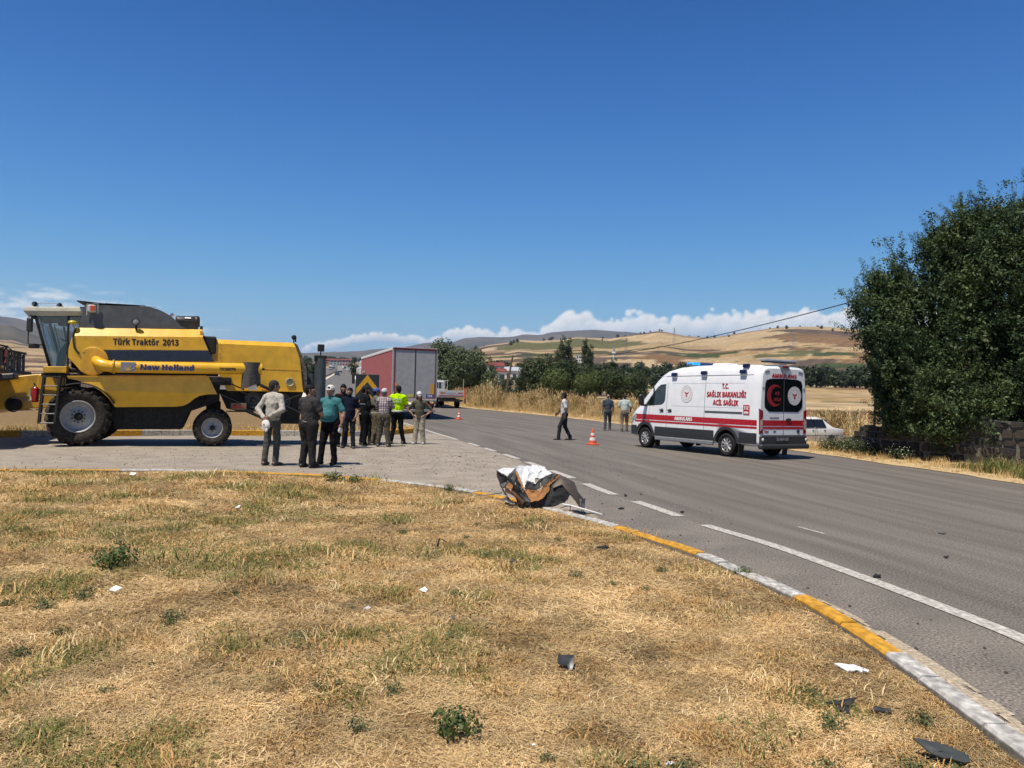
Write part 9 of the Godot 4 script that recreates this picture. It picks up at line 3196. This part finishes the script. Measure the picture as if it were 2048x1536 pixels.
func make_grass() -> void:
	var r := RandomNumberGenerator.new()
	r.seed = 88
	var patch := FastNoiseLite.new()
	patch.seed = 6; patch.frequency = 0.55; patch.fractal_octaves = 3
	var fine := FastNoiseLite.new()
	fine.seed = 16; fine.frequency = 2.6; fine.fractal_octaves = 2
	var meshes := []
	for k in 4: meshes.append(blades(32, 0.08, 0.012, 0.042, 0.0021, 1.7, 700 + k))
	for k in 3: meshes.append(blades(34, 0.11, 0.022, 0.062, 0.0026, 1.4, 720 + k, 0.01))
	for k in 2: meshes.append(blades(26, 0.16, 0.004, 0.03, 0.0022, 5.0, 740 + k))
	var places := []
	var cols := []
	for k in 9:
		places.append([]); cols.append([])
	# bands by distance: [from, to, tufts per square metre, scale]
	for band_: Array in [[2.2, 4.2, 900.0, 0.85], [4.2, 6.5, 620.0, 0.95], [6.5, 9.5, 380.0, 1.15], [9.5, 15.5, 210.0, 1.5]]:
		var w: float = band_[1] * 0.78 + 1.0
		var n := int((band_[1] - band_[0]) * 2.0 * w * band_[2])
		for i in n:
			var z: float = -r.randf_range(band_[0], band_[1])
			var x := r.randf_range(-w, w)
			if absf(x) > -z * 0.76 + 0.5: continue
			if not in_island(x, z, 0.0): continue
			var e := patch.get_noise_2d(x, z)
			var f := fine.get_noise_2d(x, z)
			if f < -0.34 and r.randf() < 0.5: continue
			var green := smoothstep(0.05, 0.42, e + 0.5 * exp(-pow((x + 3.2) / 2.4, 2.0) - pow((z + 8.0) / 2.0, 2.0)) - 0.12 + 0.2 * clampf((-x) / 3.5, 0, 1) + 0.0 + f * 0.3)
			var j := r.randi() % 4
			if e + f > 0.3 and r.randf() < 0.6: j = 4 + r.randi() % 3
			if r.randf() < 0.35: j = 7 + r.randi() % 2
			var c := Color(0.70, 0.50, 0.235).lerp(Color(0.49, 0.30, 0.12), clampf(0.45 + f * 1.2 + r.randf_range(-0.3, 0.3), 0, 1))
			if r.randf() < 0.15: c = Color(0.76, 0.61, 0.36)
			if r.randf() < 0.08: c = Color(0.22, 0.135, 0.06)
			if r.randf() < green * 0.66: c = Color(0.22, 0.215, 0.075).lerp(Color(0.115, 0.15, 0.042), r.randf())
			var s: float = band_[3] * r.randf_range(0.7, 1.25) * (1.0 + 0.25 * green) * (1.35 if r.randf() < 0.1 else 0.92)
			var y := 0.055 + fn.get_noise_2d(x * 160.0, z * 160.0) * 0.045
			places[j].append(spin(r, s, v3(x, y, z)))
			cols[j].append(c)
	# flattened straw lying over the soil
	var thatch := []
	for k in 3: thatch.append(straws(100, 0.17, 1000 + k))
	var tp := [[], [], []]
	var tc := [[], [], []]
	for band_: Array in [[2.2, 5.0, 170.0, 0.75], [5.0, 9.0, 100.0, 1.0], [9.0, 15.5, 55.0, 1.4]]:
		var w: float = band_[1] * 0.78 + 1.0
		for i in int((band_[1] - band_[0]) * 2.0 * w * band_[2]):
			var z: float = -r.randf_range(band_[0], band_[1])
			var x := r.randf_range(-w, w)
			if absf(x) > -z * 0.76 + 0.5 or not in_island(x, z, 0.0): continue
			var f := fine.get_noise_2d(x * 0.7 + 30.0, z * 0.7)
			var j := r.randi() % 3
			tp[j].append(spin(r, band_[3] * r.randf_range(0.8, 1.2), v3(x, 0.066 + fn.get_noise_2d(x * 160.0, z * 160.0) * 0.045, z)))
			var g := 0.9 + f * 0.6 + patch.get_noise_2d(x * 1.3 + 7.0, z * 1.3) * 0.55 + r.randf_range(-0.15, 0.15)
			g = clampf(g, 0.45, 1.3)
			tc[j].append(Color(0.76, 0.57, 0.305) * g if r.randf() < 0.74 else Color(0.43, 0.28, 0.13) * g)
	for j in 3:
		scatter("straw_litter", "flattened straw covering the soil of the near island", "straw", thatch[j], tp[j], tc[j])
	for j in 9:
		scatter("dry_grass", "short dry straw and green grass covering the near island", "grass", meshes[j], places[j], cols[j])
	# loose gravel on the junction mouth and grit along the kerbs
	var gb := MB.new()
	gb.loft([PackedVector3Array([v3(-1, 0, -0.8), v3(-0.7, 0, 0.9), v3(0.8, 0, 1.0), v3(1.1, 0, -0.7)]), PackedVector3Array([v3(-0.5, 0.9, -0.4), v3(-0.4, 1.0, 0.5), v3(0.5, 0.8, 0.6), v3(0.5, 1.0, -0.4)])], false, true, -1)
	var gm2 := gb.mesh()
	var gp := []
	var gc := []
	var near := spline(kerb_near, 0.1)
	for i in 4200:
		var p := Vector2(r.randfn(-0.6, 1.5), r.randfn(-19.5, 2.2)) if i < 800 else Vector2(r.randf_range(-10.0, 3.0), r.randf_range(-26.0, -10.0)) if i < 3300 else near[r.randi_range(90, near.size() - 1)] + Vector2(r.randf_range(0.05, 0.9), r.randf_range(-0.7, 0.3))
		if in_island(p.x, p.y, 0.12): continue
		gp.append(spin(r, r.randf_range(0.004, 0.013), on(p.x, p.y, 0.002)))
		var g := r.randf_range(0.06, 0.34)
		gc.append(Color(g, g * 0.92, g * 0.8))
	scatter("gravel", "loose gravel and grit scattered over the junction", "gravel", gm2, gp, gc)
	# far island
	var fm := blades(26, 0.25, 0.06, 0.22, 0.006, 0.9, 760)
	var fp := []
	var fc := []
	for i in 9000:
		var z := r.randf_range(-48.0, -22.5)
		var x := r.randf_range(-32.0, -4.0)
		if absf(x) > -z * 0.78 + 1.0: continue
		if not far_island(x, z): continue
		fp.append(spin(r, r.randf_range(0.6, 1.3), on(x, z, 0.14)))
		fc.append(Color(0.52, 0.37, 0.165).lerp(Color(0.16, 0.17, 0.06), clampf(fn.get_noise_2d(x * 60.0, z * 60.0) + 0.3 + r.randf_range(-0.3, 0.3), 0.0, 0.9)))
	scatter("dry_grass", "dry grass on the far island behind the harvester", "grass", fm, fp, fc)

var far_poly := PackedVector2Array()
func far_island(x: float, z: float) -> bool:
	if far_poly.is_empty():
		for p in spline(kerb_far, 0.5): far_poly.append(p)
		far_poly.append(Vector2(-60, -70))
		far_poly.append(Vector2(-60, -10))
	if not Geometry2D.is_point_in_polygon(Vector2(x, z), far_poly): return false
	for i in far_poly.size() - 2:
		if far_poly[i].distance_squared_to(Vector2(x, z)) < 0.06: return false
	return true

# ================================================================ houses, tower, pylons far off
func house(label: String, at: Vector3, turn: float, w: float, d: float, h: float, roof_h: float, wall: Material, roof: Material, floors: int, cols: int) -> void:
	var o := thing("house", label, "house", at, turn, "far buildings")
	var b := MB.new()
	b.box(v3(0, h * 0.5 - 0.5, 0), v3(w, h + 1.0, d))
	part("wall", b, wall, o)
	b = MB.new()
	if roof_h > 0.0:
		b.prism(PackedVector2Array([Vector2(-d * 0.56, h), Vector2(d * 0.56, h), Vector2(d * 0.56, h + 0.15), Vector2(0, h + roof_h), Vector2(-d * 0.56, h + 0.15)]), -w * 0.54, w * 0.54, Transform3D(Basis(Vector3.UP, PI / 2), Vector3.ZERO))
	else:
		b.box(v3(0, h + 0.1, 0), v3(w * 1.05, 0.25, d * 1.05))
	part("roof", b, roof, o)
	var gl := mat(0.03, 0.035, 0.04, 0.2)
	var pane := MB.new()
	pane.box(Vector3.ZERO, v3(w / cols * 0.5, h / floors * 0.45, 0.06))
	var pm := pane.mesh()
	for f in floors:
		for c in cols:
			put("window", pm, gl, o, Transform3D(Basis.IDENTITY, v3((c + 0.5) / cols * w - w * 0.5, (f + 0.55) * h / floors, d * 0.5 + 0.02)))

func make_distance() -> void:
	var white := mat(0.62, 0.60, 0.56, 0.8)
	var red := mat(0.26, 0.055, 0.05, 0.8, 0.0, 0.7, 0.5)
	house("two-storey white house with red roof between the roadside trees", on(-6.4, -290.0), 0.15, 6.0, 6.0, 5.0, 1.6, white, red, 2, 3)
	house("low white house with grey metal roof right of the red-roofed house", on(0.9, -200.0), -0.1, 5.4, 6.0, 3.4, 1.2, white, mat(0.55, 0.57, 0.58, 0.4, 0.3), 1, 3)
	house("low shed with dark red roof below the red-roofed house", on(-3.0, -196.0), 0.2, 2.6, 4.0, 3.2, 0.9, white, red, 1, 1)
	house("white four-storey block between the poplars far away", v3(51.8, elevation(51.8, -600.0) + 4.0, -600.0), 0.1, 5.5, 6.0, 11.0, 0.0, white, white, 4, 3)
	for q: Array in [[-172.0, -790.0, 12.0, 6.0, "pink building beside the distant highway bend"], [-150.0, -800.0, 14.0, 9.0, "pale green block at the highway bend"], [-190.0, -830.0, 14.0, 5.0, "white shed left of the pink building"], [-140.0, -760.0, 10.0, 4.0, "small white house right of the green block"], [-215.0, -900.0, 16.0, 5.0, "red and white building at the far end of the highway"]]:
		var tint: Color = {12.0: Color(0.42, 0.27, 0.25), 14.0: Color(0.36, 0.44, 0.42), 10.0: Color(0.6, 0.58, 0.54), 16.0: Color(0.45, 0.2, 0.18)}[q[2]]
		house(q[4], v3(q[0], elevation(q[0], q[1]), q[1]), 0.25, q[2], 8.0, q[3], 1.5 if q[3] < 8.0 else 0.0, mat(tint.r, tint.g, tint.b, 0.8), red if q[3] > 4.5 else white, 2, 4)
	# slim tower with a cap
	var t := thing("minaret", "slim pale tower with a pointed cap beyond the poplars", "tower", v3(79.0, elevation(79.0, -600.0), -600.0))
	var b := MB.new(); b.tube([v3(0, -1, 0), v3(0, 19.0, 0)], [1.1, 1.0], 12); part("shaft", b, white, t)
	b = MB.new(); b.lathe([Vector2(1.0, 17.0), Vector2(1.7, 18.0), Vector2(1.7, 18.8), Vector2(1.0, 18.9)], Vector3.ZERO, Vector3.UP, 12); part("balcony", b, white, t)
	b = MB.new(); b.lathe([Vector2(1.05, 19.0), Vector2(0.9, 20.0), Vector2(0.02, 24.0)], Vector3.ZERO, Vector3.UP, 12); part("spire", b, mat(0.2, 0.22, 0.24), t)
	# lattice pylons
	var steel := mat(0.20, 0.20, 0.21, 0.6)
	for q: Array in [[329.0, -900.0, 28.0, "lattice pylon above the ambulance roof"], [262.0, -1250.0, 26.0, "smaller lattice pylon near the foot of the hills"], [140.0, -950.0, 22.0, "distant lattice pylon left of the ambulance"]]:
		var p := thing("pylon", q[3], "pylon", v3(q[0], elevation(q[0], q[1]), q[1]), 0.4, "pylons on the valley floor")
		var h: float = q[2]
		for k in 4:
			var sx := -1.0 if k < 2 else 1.0
			var sz := -1.0 if k % 2 == 0 else 1.0
			b = MB.new(); b.tube([v3(sx * 2.2, -1, sz * 2.2), v3(sx * 0.35, h, sz * 0.35)], 0.16, 4); part("leg", b, steel, p)
		for k in 3:
			b = MB.new(); b.tube([v3(-3.6 + k * 0.5, h * (0.72 + 0.12 * k), 0), v3(3.6 - k * 0.5, h * (0.72 + 0.12 * k), 0)], 0.16, 4); part("cross_arm", b, steel, p)
		for k in 6:
			var y0 := h * k / 6.0
			var y1 := h * (k + 1) / 6.0
			var r0 := lerpf(2.2, 0.35, k / 6.0)
			var r1 := lerpf(2.2, 0.35, (k + 1) / 6.0)
			b = MB.new(); b.tube([v3(-r0, y0, r0), v3(r1, y1, r1)], 0.09, 4); part("brace", b, steel, p)
			b = MB.new(); b.tube([v3(r0, y0, -r0), v3(-r1, y1, -r1)], 0.09, 4); part("brace", b, steel, p)
